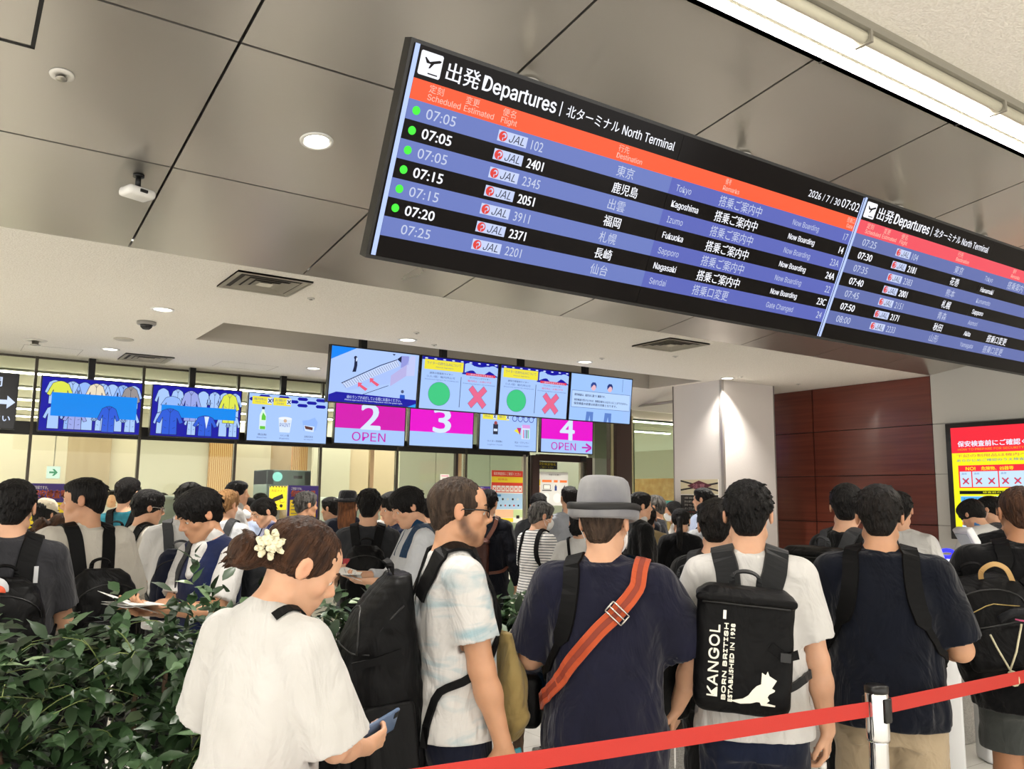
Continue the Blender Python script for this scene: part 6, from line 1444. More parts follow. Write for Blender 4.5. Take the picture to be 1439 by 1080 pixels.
G = Field((-.2, -.12, -.22), (.2, .12, .22), .008); G.loft([(-.17, 0, 0, .10, .035), (-.1, 0, .008, .13, .062), (.02, 0, .004, .12, .05), (.17, 0, -.01, .08, .02)], .02); G.folds(.006, 8); hang(G.mesh('bag_body', [cloth('khaki_canvas', '#9c8858', '#8c784a', crease=.5)]), t, Matrix.Translation((-.0, .185, .99)))
P_, N_ = strap_path(p, [(-.05, .17, 1.2), (-.03, .13, 1.36), (-.09, .05, 1.46), (-.1, -.02, 1.47)], .004); mb = MB(); mb.ribbon(P_, N_, .035, .004, cloth('khaki_canvas', '#9c8858')); hang(mb.build('strap'), t)

# --- man in the grey hat with the orange cross-body strap
p = person(849, 690, 2.95, 4, 'man in a grey brimmed hat and navy T-shirt with an orange strap across his back', hair='crop', hcol='crop', hh=.0055, h=.0065, head=(14, 2, 0), seed=31, build=1.05, skin=0,
           top=dict(mat=NAVY_, sleeve=.86, hem=.76, ease=.03, h=.007, sr=.088, bell=.12, fold=.005, neckband=NAVY_), bottom=dict(mat=TRG),
           arms=dict(R=dict(w=(.25, .20, .94), hd=(-.1, .3, -.8), n=(-.8, .3, .2), pole=(1.0, -.6, .3), curl=.5), L=dict(w=(-.16, .28, 1.15))))
p3 = p; face_mask(p)
HAT = cloth('grey_marl', '#8d8d8d', '#74747a', crease=.1, rough=.9); HB = mat('hat_band', '#0d0d0e', rough=.6)
def hat(o, crown=.085, brim=.05, curl=.02, m=HAT, band=HB, dz=.048, name='hat', tilt=-4, r0=1.0):
    mb = MB(); rx, ry = .094*r0, .116*r0; n = 40
    def ring(k, z): return [(rx*k*math.cos(2*math.pi*i/n), ry*k*math.sin(2*math.pi*i/n)-.012, z+curl*0) for i in range(n)]
    prof = [(1.0, 0), (.985, .03), (.955, crown*.6), (.92, crown*.8), (.85, crown*.95), (.72, crown*1.03), (.45, crown*1.06), (.02, crown*1.05)]
    v = []; [v.extend(ring(k, z)) for k, z in prof]; f = [(j*n+i, j*n+(i+1) % n, (j+1)*n+(i+1) % n, (j+1)*n+i) for j in range(len(prof)-1) for i in range(n)]
    mb.add(v, f, m, True)
    v = []; bp = [(1.0, 0), (1+brim*.5/rx*.9, -.012), (1+brim/rx*.95, -.004), (1+brim/rx*1.0, curl), (1+brim/rx*.97, curl+.004), (1+brim/rx*.93, .002), (1+brim*.5/rx*.9, -.006), (1.0, .006)]
    for k, z in bp: v.extend([(rx*(1+(k-1))*math.cos(a), (ry+rx*(k-1))*math.sin(a)-.012, z+(.010*math.cos(2*a))*(k-1)*2) for a in [2*math.pi*i/n for i in range(n)]])
    mb.add(v, [(j*n+i, j*n+(i+1) % n, (j+1)*n+(i+1) % n, (j+1)*n+i) for j in range(len(bp)-1) for i in range(n)], m, True)
    q = head_part(o, mb, name); T_ = Matrix.Translation((0, -.006, dz)) @ Matrix.Rotation(R(tilt), 4, 'X'); q.matrix_local = o.Hd.M() @ T_
    if band:
        mb = MB(); v = []; [v.extend([(x*1.012, (y+.012)*1.012-.012, z) for x, y, z in ring(k, z0)]) for k, z0 in ((1.005, .004), (1.0, .03))]
        mb.add(v, [(i, (i+1) % n, n+(i+1) % n, n+i) for i in range(n)], band, True)
        ed = 1+brim/rx*1.0; v = []; [v.extend([(rx*k*math.cos(a), (ry+rx*(k-1))*math.sin(a)-.012, z+(.010*math.cos(2*a))*(k-1)*2) for a in [2*math.pi*i/n for i in range(n)]]) for k, z in ((ed+.012, curl-.014), (ed+.03, curl-.010), (ed+.035, curl+.006), (ed-.03, curl+.010))]
        mb.add(v, [(j*n+i, j*n+(i+1) % n, (j+1)*n+(i+1) % n, (j+1)*n+i) for j in range(3) for i in range(n)], band, True)
        mb.build('hat_band', q)
    return q
hat(p, .13, .028, .030, dz=.022)
OR = cloth('orange_webbing', '#b4502e', '#a84626', rough=.6, crease=.05); OR2 = mat('orange_stripe', '#7d2f1c', rough=.7)
t = bag_root(p, 'cross_body_bag', (-.22*p.s, .05, .9), 'cross-body bag with a wide orange strap and steel buckle on the hat wearer', 'bag')
pts = [(.13, .06, 1.40), (.135, -.02, 1.455), (.11, -.10, 1.385), (.05, -.14, 1.31), (-.02, -.15, 1.24), (-.09, -.15, 1.16), (-.15, -.13, 1.08), (-.2, -.05, 1.0), (-.21, .05, .96)]
P_, N_ = strap_path(p, pts, .008, 6); mb = MB(); mb.ribbon(P_, N_, .052, .005, OR); hang(mb.build('strap'), t)
mb = MB(); mb.ribbon([a+b*.005 for a, b in zip(P_, N_)], N_, .018, .0012, OR2); hang(mb.build('strap_stripe'), t)
i = len(P_)//2-6; c = P_[i]+N_[i]*.012; tt = P_[i+1]-P_[i-1]; tt /= np.linalg.norm(tt); ss = np.cross(tt, N_[i])
mb = MB()
for (a0, b0), (a1, b1) in (((-1, -1), (1, -1)), ((1, -1), (1, 1)), ((1, 1), (-1, 1)), ((-1, 1), (-1, -1)), ((0, -1), (0, 1))): mb.tube([c+tt*.02*a0+ss*.034*b0, c+tt*.02*a1+ss*.034*b1], .003, BUCK, 8)
hang(mb.build('buckle'), t)
G = Field((-.1, -.14, -.13), (.1, .14, .13), .009); G.rbox((0, 0, 0), (.05, .1, .09), .03); hang(G.mesh('bag_body', [NYL]), t, Matrix.Translation((-.27, .1, .93)))
BLUEB = cloth('bright_blue_nylon', '#1c6fb8', '#2a80c8', rough=.45, crease=.3)
t, G, fr, out = backpack(p, 'black and blue backpack worn on the chest of the hat wearer', .46, .52, .2, 1.16, NYL, BLUEB, WEB, front=True, hc=.009, sw=.06, xo=.07, one=-1)
mb = MB(); mb.tube([out(x, .2)+np.array([0, .05, .052-.22*abs(x+.02)]) for x in np.linspace(-.15, .11, 10)], .02, BLUEB, 10); hang(mb.build('top_flap'), t, fr.M())
K = Field((.1, -.15, -.3), (.36, .15, .1), .008); K.rbox((.245, .0, -.13), (.045, .06, .1), .03); K.folds(.003, 5); hang(K.mesh('side_pouch', [BLUEB]), t, fr.M())
mb = MB(); S, E, W, a = p.arm['R']; mb.box((-.002, -.06, -.11), (.002, .08, .05), mat('paper', '#e8e6e0', rough=.8)); mb.box((.0015, -.05, -.1), (.0035, .09, .06), mat('paper', '#e8e6e0', rough=.8), Matrix.Rotation(.1, 4, 'X'))
held(p, 'papers', mb, 'folded white papers in the right hand of the hat wearer', 'papers', Matrix.Translation(Vector(W+np.array([-.01, .07, -.10]))))

# --- man in the white T-shirt with the lettered backpack
p = person(1050, 681, 3.1, -2, 'man in a white T-shirt wearing a black backpack with white lettering', hair='short', hcol='black', hh=.005, h=.0065, head=(4, 2, 0), seed=41,
           top=dict(mat=WHITE, sleeve=.74, hem=.84, ease=.018, h=.007, sr=.074, bell=.1, neckband=WHITE, fold=.005), bottom=dict(mat=JEANS),
           arms=dict(R=dict(w=(.265, .04, .80), hd=(-.05, .1, -.9), n=(-.9, .3, 0), curl=.75, ts=-1), L=dict(w=(-.18, .26, 1.05))))
p4 = p
t, G, fr, out = backpack(p, 'black box-top backpack with white lettering and a kangaroo emblem', .31, .40, .18, 1.165, NYL, NYL2, cloth('dark_grey_webbing', '#1c1d1e', rough=.55, crease=.05), flat=True, xo=-.035, roll=R(4), hc=.006, sw=.085, pocket=False)
INKW = mat('print_white', '#e6e3d4', rough=.6); M = fr.M()
items = text_up('KANGOL', -.078, -.145, .08, .031)+text_up('BORN BRITISH', -.052, -.152, .088, .0115)+text_up('ESTABLISHED IN 1938', -.031, -.156, .088, .0088)
roo = [(-.072, .004), (-.045, .012), (-.02, .02), (0, .036), (.014, .06), (.03, .08), (.05, .092), (.06, .1), (.063, .112), (.057, .122), (.048, .14), (.063, .131), (.07, .148), (.077, .129), (.09, .121), (.106, .112), (.101, .104), (.087, .102), (.079, .093), (.083, .08), (.101, .07), (.098, .063), (.083, .066), (.079, .05), (.073, .038), (.081, .024), (.07, .012), (.104, .007), (.102, 0), (.05, 0), (.044, .012), (.032, .012), (.01, .003), (-.03, -.004)]
items.append(tri_poly([(.02+x*.80, -.155+z*.72) for x, z in roo]))
drape_text(G, t, M, items, 'lettering', INKW)
mb = MB(); mb.box((-.005, -.003, -.014), (.005, .003, .014), BUCK, Matrix.Translation(Vector(out(-.065, .115))+Vector((0, -.004, 0)))); hang(mb.build('zip_pull'), t, M)
mb = MB(); q0 = out(.1, .0); mb.ribbon([q0+np.array([-.02, 0, .03]), q0+np.array([.03, -.004, .0]), q0+np.array([.07, .03, .01])], [(0, -1, 0)]*3, .03, .004, WEB); mb.box((-.016, -.01, -.014), (.016, .0, .014), M_black, Matrix.Translation(Vector(q0)+Vector((.028, -.006, .002)))); hang(mb.build('side_buckle'), t, M)
# bottle in his right hand
S, E, W, a = p.arm['R']; BM = mat('bottle_plastic', '#dfe9d8', rough=.08, trans=.85, ior=1.3); LBL = mat('bottle_label', '#9cc653', rough=.4, var=('#dfe8c8', 18))
t = bag_root(p, 'bottle', tuple(W+np.array([-.015, .02, -.33])), 'small plastic bottle with a green label in the hand of the backpack wearer', 'bottle')
Mb = Matrix.Translation(Vector(W+np.array([-.02, .02, -.33])))
mb = MB(); mb.lathe([(.028, 0), (.032, .01), (.032, .13), (.028, .155), (.014, .185), (.0125, .2)], BM, 24); hang(mb.build('body'), t, Mb)
mb = MB(); mb.lathe([(.0325, .05), (.0325, .13)], LBL, 24, cap=False); hang(mb.build('paper_label'), t, Mb)
mb = MB(); mb.lathe([(.0145, .198), (.0145, .218), (.0005, .219)], mat('bottle_cap', '#e8e8e4', rough=.4), 20); hang(mb.build('cap'), t, Mb)
mb = MB(); mb.tube([(.0115*math.cos(k*.4), 0, .0115*math.sin(k*.4)) for k in range(17)], .0014, M_chrome, 6, cap=False)
d_ = a['hd']/np.linalg.norm(a['hd']); q = mb.build('ring', p.root); q.location = Vector(W+d_*.095+np.array([-.0, .028, 0]))
P_, N_ = None, None

# --- stout man in the navy polo with beige trousers
p = person(1234, 687, 3.35, 2, 'man in a dark navy polo shirt and beige trousers behind the chrome post', hair='short', hcol='soft', hh=.0055, h=.007, head=(0, 3, 0), seed=51, build=1.1, skin=1,
           top=dict(mat=DNAVY, sleeve=.86, hem=.82, ease=.026, h=.008, sr=.082, bell=.1, fold=.005, collar=DNAVY), bottom=dict(mat=TRBE, r=(.118, .1, .088)),
           arms=dict(R=dict(w=(.20, .27, 1.08), pole=(.45, -.8, -.6)), L=dict(w=(-.24, .16, .88))))
p5 = p
t, G, fr, out = backpack(p, 'dark backpack worn on the chest of the man in the navy polo', .34, .5, .17, 1.08, NYG, NYG, WEB, front=True, hc=.01, sw=.065, xo=.04)
# --- man in black behind him, boxy bag on his back
p = person(1188, 683, 4.6, 42, 'man in a black T-shirt with a boxy bag, partly hidden behind the navy polo', hair='short', hcol='black', h=.0085, head=(-35, 4, 0), seed=61, top=dict(mat=BLACK, sleeve=.8, ease=.02), bottom=TB, arms=folded())
backpack(p, 'boxy black backpack of the man hidden behind the navy polo', .32, .46, .2, 1.17, NYL2, NYL2, WEBG, flat=True, hc=.009, sw=.075)
# --- man in black at the right edge
p = person(1432, 686, 3.72, -8, 'man in a black T-shirt and dark shorts at the right edge of the queue', hair='crop', hcol='brown', h=.007, head=(-8, 5, 0), seed=71, build=1.2, skin=2, stub=.25,
           top=dict(mat=BLACK, sleeve=.85, hem=.78, ease=.03, sr=.09, fold=.005), bottom=dict(mat=SHRT, short=True, cut=.60, r=(.125, .11, .1), name='shorts'), shoes='#262626', arms=dict(L=dict(w=(-.24, .2, 1.0)), R=dict(w=(.25, .15, .9))))
p7 = p
TANB = mat('tan_leather', '#b8935c', rough=.5)
t, G, fr, out = backpack(p, 'black backpack with a tan handle and hanging key clip at the right edge', .34, .40, .2, 1.15, NYL, NYL, WEB, xo=-.17, roll=R(-14), hc=.008, taper=1.05)
mb = MB(); mb.ribbon(spline([(.02, -.02, .165), (.03, -.05, .215), (.08, -.06, .235), (.12, -.05, .205), (.13, -.03, .145)], 5), [(0, -1, .3)]*21, .02, .006, TANB); hang(mb.build('grab_handle'), t, fr.M()).__setitem__('label', 'tan leather handle')
CLP = mat('clip_cream', '#c9c3a3', rough=.4)
mb = MB(); a0 = out(-.02, -.02)+np.array([0, -.02, 0]); mb.tube([a0, a0+np.array([.01, 0, -.06]), a0+np.array([.03, 0, -.15])], .004, CLP, 8); mb.tube([a0+np.array([.12, 0, .02]), a0+np.array([.07, 0, -.08]), a0+np.array([.03, 0, -.14])], .004, CLP, 8); mb.tube([a0+np.array([.03+.016*math.cos(k*.5), 0, -.175+.026*math.sin(k*.5)]) for k in range(14)], .006, CLP, 8); hang(mb.build('key_clip'), t, fr.M())
mb = MB(); mb.tube(spline([a0+np.array([.05, -.01, .05]), a0+np.array([.1, -.03, .07]), a0+np.array([.17, -.02, .06]), a0+np.array([.2, -.01, .065])], 4), .016, NYG, 8); mb.tube([a0+np.array([.1, -.03, .045]), a0+np.array([.16, -.03, .02])], .004, mat('pink_cord', '#c0557a'), 6); hang(mb.build('folded_umbrella'), t, fr.M())
mb = MB(); mb.tube([out(x, .09-.3*abs(x-.02))+np.array([0, -.002, 0]) for x in np.linspace(-.12, .12, 9)], .0025, mat('zip_gold', '#9b8654', rough=.3, metal=.8), 6); hang(mb.build('zip'), t, fr.M())

# --- behind the lettered backpack: dark-haired man with his own box bag
p = person(1006, 707, 3.9, 25, 'dark-haired man with a boxy bag, mostly hidden behind the lettered backpack wearer', hair='short', hcol='soft', h=.0085, head=(-15, 6, 0), seed=81, top=dict(mat=BLACK, sleeve=.8, ease=.02), bottom=TB, arms=folded())
backpack(p, 'black box bag left of the lettered backpack', .32, .48, .2, 1.12, NYL2, NYL2, WEBG, flat=True, hc=.009, xo=-.06)
p = person(1262, 694, 5.6, 10, 'person in a white T-shirt almost hidden behind the navy polo', hair='short', h=.011, seed=83, top=dict(mat=WHITE, ease=.02), bottom=TB)
p = person(1378, 706, 7.2, -45, 'boy looking down in front of the red display, blue collar', hair='mop', h=.0095, head=(-10, 35, 0), seed=84, top=dict(mat=WHITE, collar=cloth('blue_cotton', '#4f86c4')), bottom=TB, arms=HOLD, drop=.03)
p = person(1396, 699, 7.9, -70, 'masked person standing behind the boy at the red display', hair='short', h=.0095, head=(0, 15, 0), seed=85, top=dict(mat=DGREY), bottom=TB, arms=HOLD); face_mask(p)

# ------------------------------------------------------------------ left side of the queue
p = person(22, 679, 3.75, 4, 'man in a dark grey T-shirt with a printed black backpack at the left edge', hair='short', hcol='black', hh=.0055, h=.007, head=(4, 4, 0), seed=101, build=1.05,
           top=dict(mat=CHAR, sleeve=.8, ease=.02, neckband=WHITE), bottom=TB, arms=folded())
t, G, fr, out = backpack(p, 'black backpack with white and orange prints at the left edge', .36, .46, .2, 1.08, NYL, NYL, WEB, hc=.008, sw=.075)
PR1 = mat('print_pale', '#bfc0c2', rough=.6); PR2 = mat('print_orange', '#c94f2b', rough=.6)
def print_at(x, z, add):
    mb = MB(); add(mb, Vector(out(x, z))); hang(mb.build('print'), t, fr.M())
print_at(-.02, .19, lambda mb, q: [mb.lathe([(r_, 0), (r_, .002), (.0005, .0021)], m_, 20, Matrix.Translation(q+Vector((dx, -.004-e, dz))) @ Matrix.Rotation(R(90), 4, 'X')) for r_, m_, dx, dz, e in ((.05, PR1, 0, 0, 0), (.03, PR2, .01, -.012, .002))])
print_at(-.14, .02, lambda mb, q: mb.box((-.03, -.006, -.03), (.04, -.002, .03), PR1, Matrix.Translation(q)))
print_at(-.15, -.07, lambda mb, q: mb.box((-.03, -.006, -.012), (.03, -.002, .012), PR1, Matrix.Translation(q)))
mb = MB(); pp = p.shirt.push(p.T.w(np.array((.115, -.13, 1.32))*p.s), .016); gg = p.shirt.grad(pp); mb.ribbon([pp+np.array([0, 0, .035]), pp-np.array([0, 0, .035])], [gg, gg], .018, .003, PR1); hang(mb.build('strap_tag'), t)
p = person(124, 674, 4.45, -22, 'man with a faded haircut and loose white shirt wearing a black backpack', hair='fade', hcol='black', hh=.005, h=.0065, head=(-52, 4, 0), seed=102, skin=1, stub=.55,
           top=dict(mat=WHITE2, sleeve=1.0, hem=.74, ease=.034, sr=.098, bell=.15, flare=.03, h=.008, fold=.007, neckband=WHITE2), bottom=TB, arms=dict(R=dict(w=(.2, .25, 1.0)), L=dict(w=(-.25, .15, .95))))
backpack(p, 'slouching black backpack on the man with the faded haircut', .36, .48, .2, 1.03, NYL, NYL, WEB, hc=.009, sw=.07)
p = person(62, 704, 7.4, 25, 'person in a pale plaid cap and grey top beyond the left edge backpack', hair='short', h=.011, head=(15, 8, 0), seed=103, top=dict(mat=CHAR), bottom=TB, drop=-.02)
CAPM = cloth('pale_cap', '#cfc4ad', '#c4b9a2'); PLAID = striped('plaid_cap', '#d6d2cb', '#3c3c42', .012)
mb = MB(); mb.lathe([(.095, 0), (.096, .03), (.085, .07), (.055, .098), (.0005, .108)], CAPM, 28); mb.add([(x*.09, .09+.07*math.sqrt(max(0, 1-x*x)), -.004) for x in np.linspace(-1, 1, 12)]+[(x*.09, .05, .006) for x in np.linspace(1, -1, 12)], [tuple(range(24))], PLAID)
q = head_part(p, mb, 'cap'); q.matrix_local = p.Hd.M() @ Matrix.Translation((0, -.01, .045)) @ Matrix.Rotation(R(-8), 4, 'X')
p = person(72, 734, 5.2, 55, 'woman with brown hair and a mask looking down beside the man with the faded haircut', sex='f', hair='bun', hcol='brown', h=.0075, head=(15, 34, 0), seed=104, drop=.05, top=dict(mat=CHAR), bottom=TB, arms=HOLD); face_mask(p)
p = person(181, 673, 6.6, 22, 'man in a teal shirt behind the boy with glasses', hair='short', hcol='black', h=.009, head=(10, 0, 0), seed=105, top=dict(mat=TEAL), bottom=TB); backpack(p, 'dark backpack on the man in the teal shirt', .3, .42, .15, 1.15, NYB, hc=.011)
p = person(205, 692, 6.1, 62, 'boy with a bowl haircut and glasses in an off-white T-shirt, side view', hair='mop', h=.007, hh=.006, head=(14, 8, 0), seed=106, top=dict(mat=WHITE2, ease=.018, neckband=WHITE2), bottom=TB, arms=folded()); glasses(p, BUCK); backpack(p, 'black backpack on the boy with the bowl haircut', .3, .42, .15, 1.12, NYL, hc=.01)
p = person(262, 686, 5.3, 4, 'boy in a white school shirt and navy backpack, head bowed', hair='short', h=.008, hh=.006, head=(22, 22, 0), seed=107, top=dict(mat=WHITE, sleeve=.8, ease=.022, collar=WHITE), bottom=TB, arms=HOLD, drop=.03); backpack(p, 'navy backpack on the boy in the white school shirt', .3, .4, .15, 1.12, NYB, NYB, WEBG, hc=.01)
# pupil in the navy vest reading papers
p = person(300, 694, 4.25, -128, 'pupil in a navy knitted vest and white collar reading papers', hair='mop', hcol='black', h=.006, hh=.005, head=(14, 26, 0), seed=108, skin=1, drop=.02,
           top=dict(mat=cloth('royal_knit', '#0d1738', '#101c42', crease=.15), sleeve=0, name='vest', open=True, collar=WHITE, ease=.012), bottom=TB,
           arms=dict(R=dict(w=(.02, .34, 1.14), hd=(.35, .8, .15), n=(-.5, .2, .8), curl=.5), L=dict(w=(-.10, .33, 1.16), hd=(.5, .7, .1), n=(.4, .0, .9), curl=.45)))
G = Field((-.3, -.2, 1.05), (.3, .3, 1.5), .008)
def undershirt(o, m, s0=.0):
    G = Field(o.T.w((-.36, -.3, .9*o.s)), o.T.w((.36, .4, 1.5*o.s)), .008)
    for nm, (S, E, W, a) in o.arm.items(): G.sleeve(S, S+(E-S)*.8, .066*o.s, .074*o.s, .03)
    G.cone(o.T.w((0, .05, 1.42*o.s)), o.T.w((0, .10, 1.3*o.s)), .05, .03, .02); G.folds(.003, 3); G.mesh('shirt_sleeves', [m], o.root)
undershirt(p, WHITE)
PAPM = mat('paper', '#e8e6e0', rough=.8)
def papers(o, off, label, n=3, sz=(.105, .15), seed=1, tilt=(0, 0, 0)):
    r = random.Random(seed); mb = MB()
    for k in range(n):
        M_ = Matrix.Translation((r.uniform(-.01, .01), r.uniform(-.01, .01), .004*k)) @ Matrix.Rotation(R(tilt[2]+r.uniform(-22, 22)), 4, 'Z') @ Matrix.Rotation(R(tilt[0]+(18 if k == n-1 else 4*k)), 4, 'X') @ Matrix.Rotation(R(tilt[1]+(-14 if k == n-1 else 0)), 4, 'Y')
        mb.box((-sz[0], -sz[1]*.6, -.0008), (sz[0], sz[1]*.6, .0008), PAPM, M_)
        for q in range(3): mb.box((-sz[0]*.7, -sz[1]*.35+.035*q, .0009), (sz[0]*(.2+.15*q), -sz[1]*.35+.035*q+.004, .0011), mat('paper_print', '#a8a8ac'), M_)
    W = (o.arm['L'][2]+o.arm['R'][2])/2+np.array(off); return held(o, 'papers', mb, label, 'papers', Matrix.Translation(Vector(W)))
papers(p, (0, .12, .035), 'white papers held by the pupil in the navy vest', seed=4)
P_, N_ = strap_path(p, [(.09, -.1, 1.35), (.092, -.04, 1.45), (.096, .02, 1.46), (.1, .08, 1.40), (.108, .115, 1.3), (.125, .125, 1.2)], .004)
t = bag_root(p, 'school_bag', tuple(p.T.w((0, -.2, .9))), 'dark school bag on the back of the pupil in the navy vest', 'bag'); mb = MB(); mb.ribbon(P_, N_, .05, .007, WEBG); hang(mb.build('strap'), t)
G = Field((-.18, -.1, -.22), (.18, .1, .22), .01); G.rbox((0, 0, 0), (.14, .065, .18), .04); hang(G.mesh('bag_body', [NYG]), t, Matrix.Translation((0, -.215, 1.15*p.s)))
p = person(318, 691, 6.9, 30, 'person with light brown hair behind the pupil in the navy vest', hair='short', hcol='blond', h=.01, head=(10, 5, 0), seed=109, top=dict(mat=LGREYS), bottom=TB); backpack(p, 'grey-strapped backpack on the light-haired person', .28, .4, .14, 1.15, NYG, NYG, WEBG, hc=.012)
p = person(334, 677, 8.4, 82, 'man in a white shirt looking right, behind the light-haired person', hair='short', h=.0085, seed=110, head=(6, 0, 0), top=dict(mat=WHITE, collar=WHITE), bottom=TB, arms=folded())
p = person(382, 704, 7.6, -105, 'young man in a lavender shirt looking down', hair='short', hcol='soft', h=.007, hh=.006, head=(-5, 26, 0), seed=111, top=dict(mat=LAV, collar=LAV, sleeve=.8), bottom=TB, arms=HOLD, drop=.02); backpack(p, 'navy-strapped backpack on the young man in lavender', .28, .4, .14, 1.15, NYB, NYB, cloth('navy_webbing', '#232b55', rough=.6), hc=.011, sw=.03)
p = person(430, 693, 7.9, 24, 'grey-haired man in a black T-shirt, arm hanging down', hair='short', hcol='grey', h=.008, head=(38, 2, 0), seed=112, skin=1, top=dict(mat=BLACK, sleeve=.6), bottom=TB); backpack(p, 'black backpack on the grey-haired man', .28, .44, .15, 1.1, NYL, hc=.011)
p = person(467, 701, 9.2, -58, 'black-haired person in a grey T-shirt left of the black bucket hat', hair='short', h=.01, seed=113, head=(0, 5, 0), top=dict(mat=DGREY), bottom=TB)
p = person(489, 693, 8.5, 6, 'woman with long auburn hair and a black bucket hat', sex='f', hair='long', hcol='auburn', h=.01, hh=.007, seed=114, top=dict(mat=DNAVY), bottom=TB); hat(p, .085, .045, -.03, cloth('black_hat_cotton', '#121214', '#17171a'), None, .05, 'bucket_hat')
p = person(519, 690, 5.9, 3, 'man in a dark grey T-shirt and black backpack, black hair, centre of the queue', hair='short', hcol='black', h=.008, hh=.006, seed=115, head=(2, 4, 0), top=dict(mat=DGREY, sleeve=.75, ease=.02), bottom=TB, arms=folded())
t, G, fr, out = backpack(p, 'black backpack with a red badge in the centre of the queue', .32, .42, .17, 1.13, NYL, hc=.01); mb = MB(); q = out(-.12, .1); mb.box((-.02, -.006, -.03), (.025, -.001, .03), mat('badge_red', '#a8323a', rough=.6), Matrix.Translation(Vector(q))); hang(mb.build('badge'), t, fr.M())
p = person(558, 694, 6.9, -112, 'pupil with black hair and a yellow strap, behind the one in the white jacket', hair='mop', h=.007, hh=.006, head=(-5, 14, 0), seed=116, top=dict(mat=cloth('navy_jersey', '#1e2742', '#243050'), neckband=WHITE), bottom=TB, arms=folded())
t = bag_root(p, 'yellow_bag', tuple(p.T.w((.1, .12, .95))), 'yellow shoulder bag of the pupil with black hair', 'bag'); YB_ = cloth('mustard_canvas', '#b8892f', '#a87b28'); P_, N_ = strap_path(p, [(.1, -.1, 1.36), (.1, -.02, 1.46), (.09, .07, 1.42), (.06, .12, 1.3), (.0, .15, 1.15)], .004); mb = MB(); mb.ribbon(P_, N_, .06, .005, YB_); hang(mb.build('strap'), t)
G = Field((-.16, -.08, -.16), (.16, .08, .16), .01); G.rbox((0, 0, 0), (.12, .045, .13), .03); G.folds(.003, 5); hang(G.mesh('bag_body', [YB_]), t, Matrix.Translation((.0, .23, 1.04*p.s)))
p = person(586, 690, 5.5, -106, 'pupil in a white and navy jacket reading papers, left of the man with glasses', hair='mop', hcol='black', h=.006, hh=.005, head=(-4, 24, 0), seed=117, drop=.02, top=dict(mat=LGREYS, sleeve=1.7, collar=cloth('teal_navy', '#16324e', '#1b3a58'), ease=.016, h=.0075), bottom=TB,
           arms=dict(R=dict(w=(.06, .34, 1.16), hd=(.1, .85, .1), n=(-.6, .1, .8), curl=.5), L=dict(w=(-.10, .33, 1.13), hd=(.4, .8, .1), n=(.5, .0, .9), curl=.5)))
papers(p, (0, .11, .035), 'white papers held by the pupil in the white and navy jacket', 2, (.1, .14), 9)
mb = MB()
for sd in (-1, 1):
    P_, N_ = strap_path(p, [(sd*.07, -.12, 1.40), (sd*.1, -.02, 1.455), (sd*.1, .07, 1.40), (sd*.11, .12, 1.28)], .0005); mb.ribbon(P_, N_, .075, .004, cloth('teal_navy', '#16324e'))
q = mb.build('shoulder_yoke', p.root)

# ------------------------------------------------------------------ middle and right of the queue
p = person(686, 690, 7.7, 10, 'man in a navy suit carrying a brown leather bag on his back', hair='short', hcol='black', h=.008, hh=.006, seed=120, head=(10, 2, 0), top=dict(mat=SUIT, sleeve=1.95, hem=.76, ease=.022, name='jacket', collar=WHITE), bottom=dict(mat=SUIT), shoes='#15110f')
BRL = mat('brown_leather', '#4a2318', rough=.38, bump=(60, .15), var=('#3c1c13', 8)); backpack(p, 'brown leather briefcase backpack on the man in the navy suit', .33, .36, .12, 1.12, BRL, BRL, mat('brown_strap', '#5a3020', rough=.5), flat=True, xo=-.12, hc=.009, sw=.035, one=1, pocket=True)
p = person(756, 708, 7.2, 48, 'masked man in a black and white striped T-shirt', hair='short', hcol='grey', h=.008, hh=.006, seed=121, head=(18, 12, 0), top=dict(mat=STRIPE, sleeve=.8, ease=.02), bottom=TB, arms=folded()); face_mask(p, '#dcdcd8'); backpack(p, 'black pouch bag on the chest of the man in stripes', .22, .3, .1, 1.15, NYL, hc=.01, front=True, sw=.04)
p = person(757, 695, 8.5, 8, 'black-haired man directly behind the masked man in stripes', hair='short', h=.011, seed=122, top=dict(mat=DGREY), bottom=TB)
p = person(800, 684, 8.1, -8, 'tall man in a mottled grey shirt left of the grey hat', hair='fade', hcol='soft', h=.008, hh=.006, seed=123, stub=.5, head=(-12, 0, 0), top=dict(mat=GREYS, sleeve=.85, ease=.024, collar=GREYS), bottom=TB)
p = person(816, 716, 6.4, 12, 'person in a white sleeveless top hidden behind the grey hat', sex='f', hair='bun', h=.011, seed=124, top=dict(mat=WHITE, sleeve=.5), bottom=TB); backpack(p, 'small dark bag of the person hidden behind the grey hat', .2, .26, .1, 1.1, NYB, hc=.012, sw=.02)
p = person(899, 694, 7.6, 66, 'man in a black suit facing right, just right of the grey hat', hair='short', hcol='black', h=.008, hh=.006, seed=125, top=dict(mat=SUITB, sleeve=1.95, hem=.76, ease=.022, name='jacket', collar=WHITE, open=True), bottom=dict(mat=SUITB))
p = person(921, 698, 8.9, -78, 'grey-haired masked man in a navy suit and white shirt facing left', hair='short', hcol='grey', h=.008, hh=.006, seed=126, head=(0, 3, 0), top=dict(mat=SUIT, sleeve=1.95, hem=.76, ease=.022, name='jacket', collar=WHITE, open=True), bottom=dict(mat=SUIT)); face_mask(p); glasses(p, BUCK)
p = person(949, 706, 10.3, -95, 'masked woman with black hair near the pillar', sex='f', hair='long', hcol='black', h=.01, hh=.008, seed=127, head=(-10, 10, 0), top=dict(mat=WHITE), bottom=TB); face_mask(p)
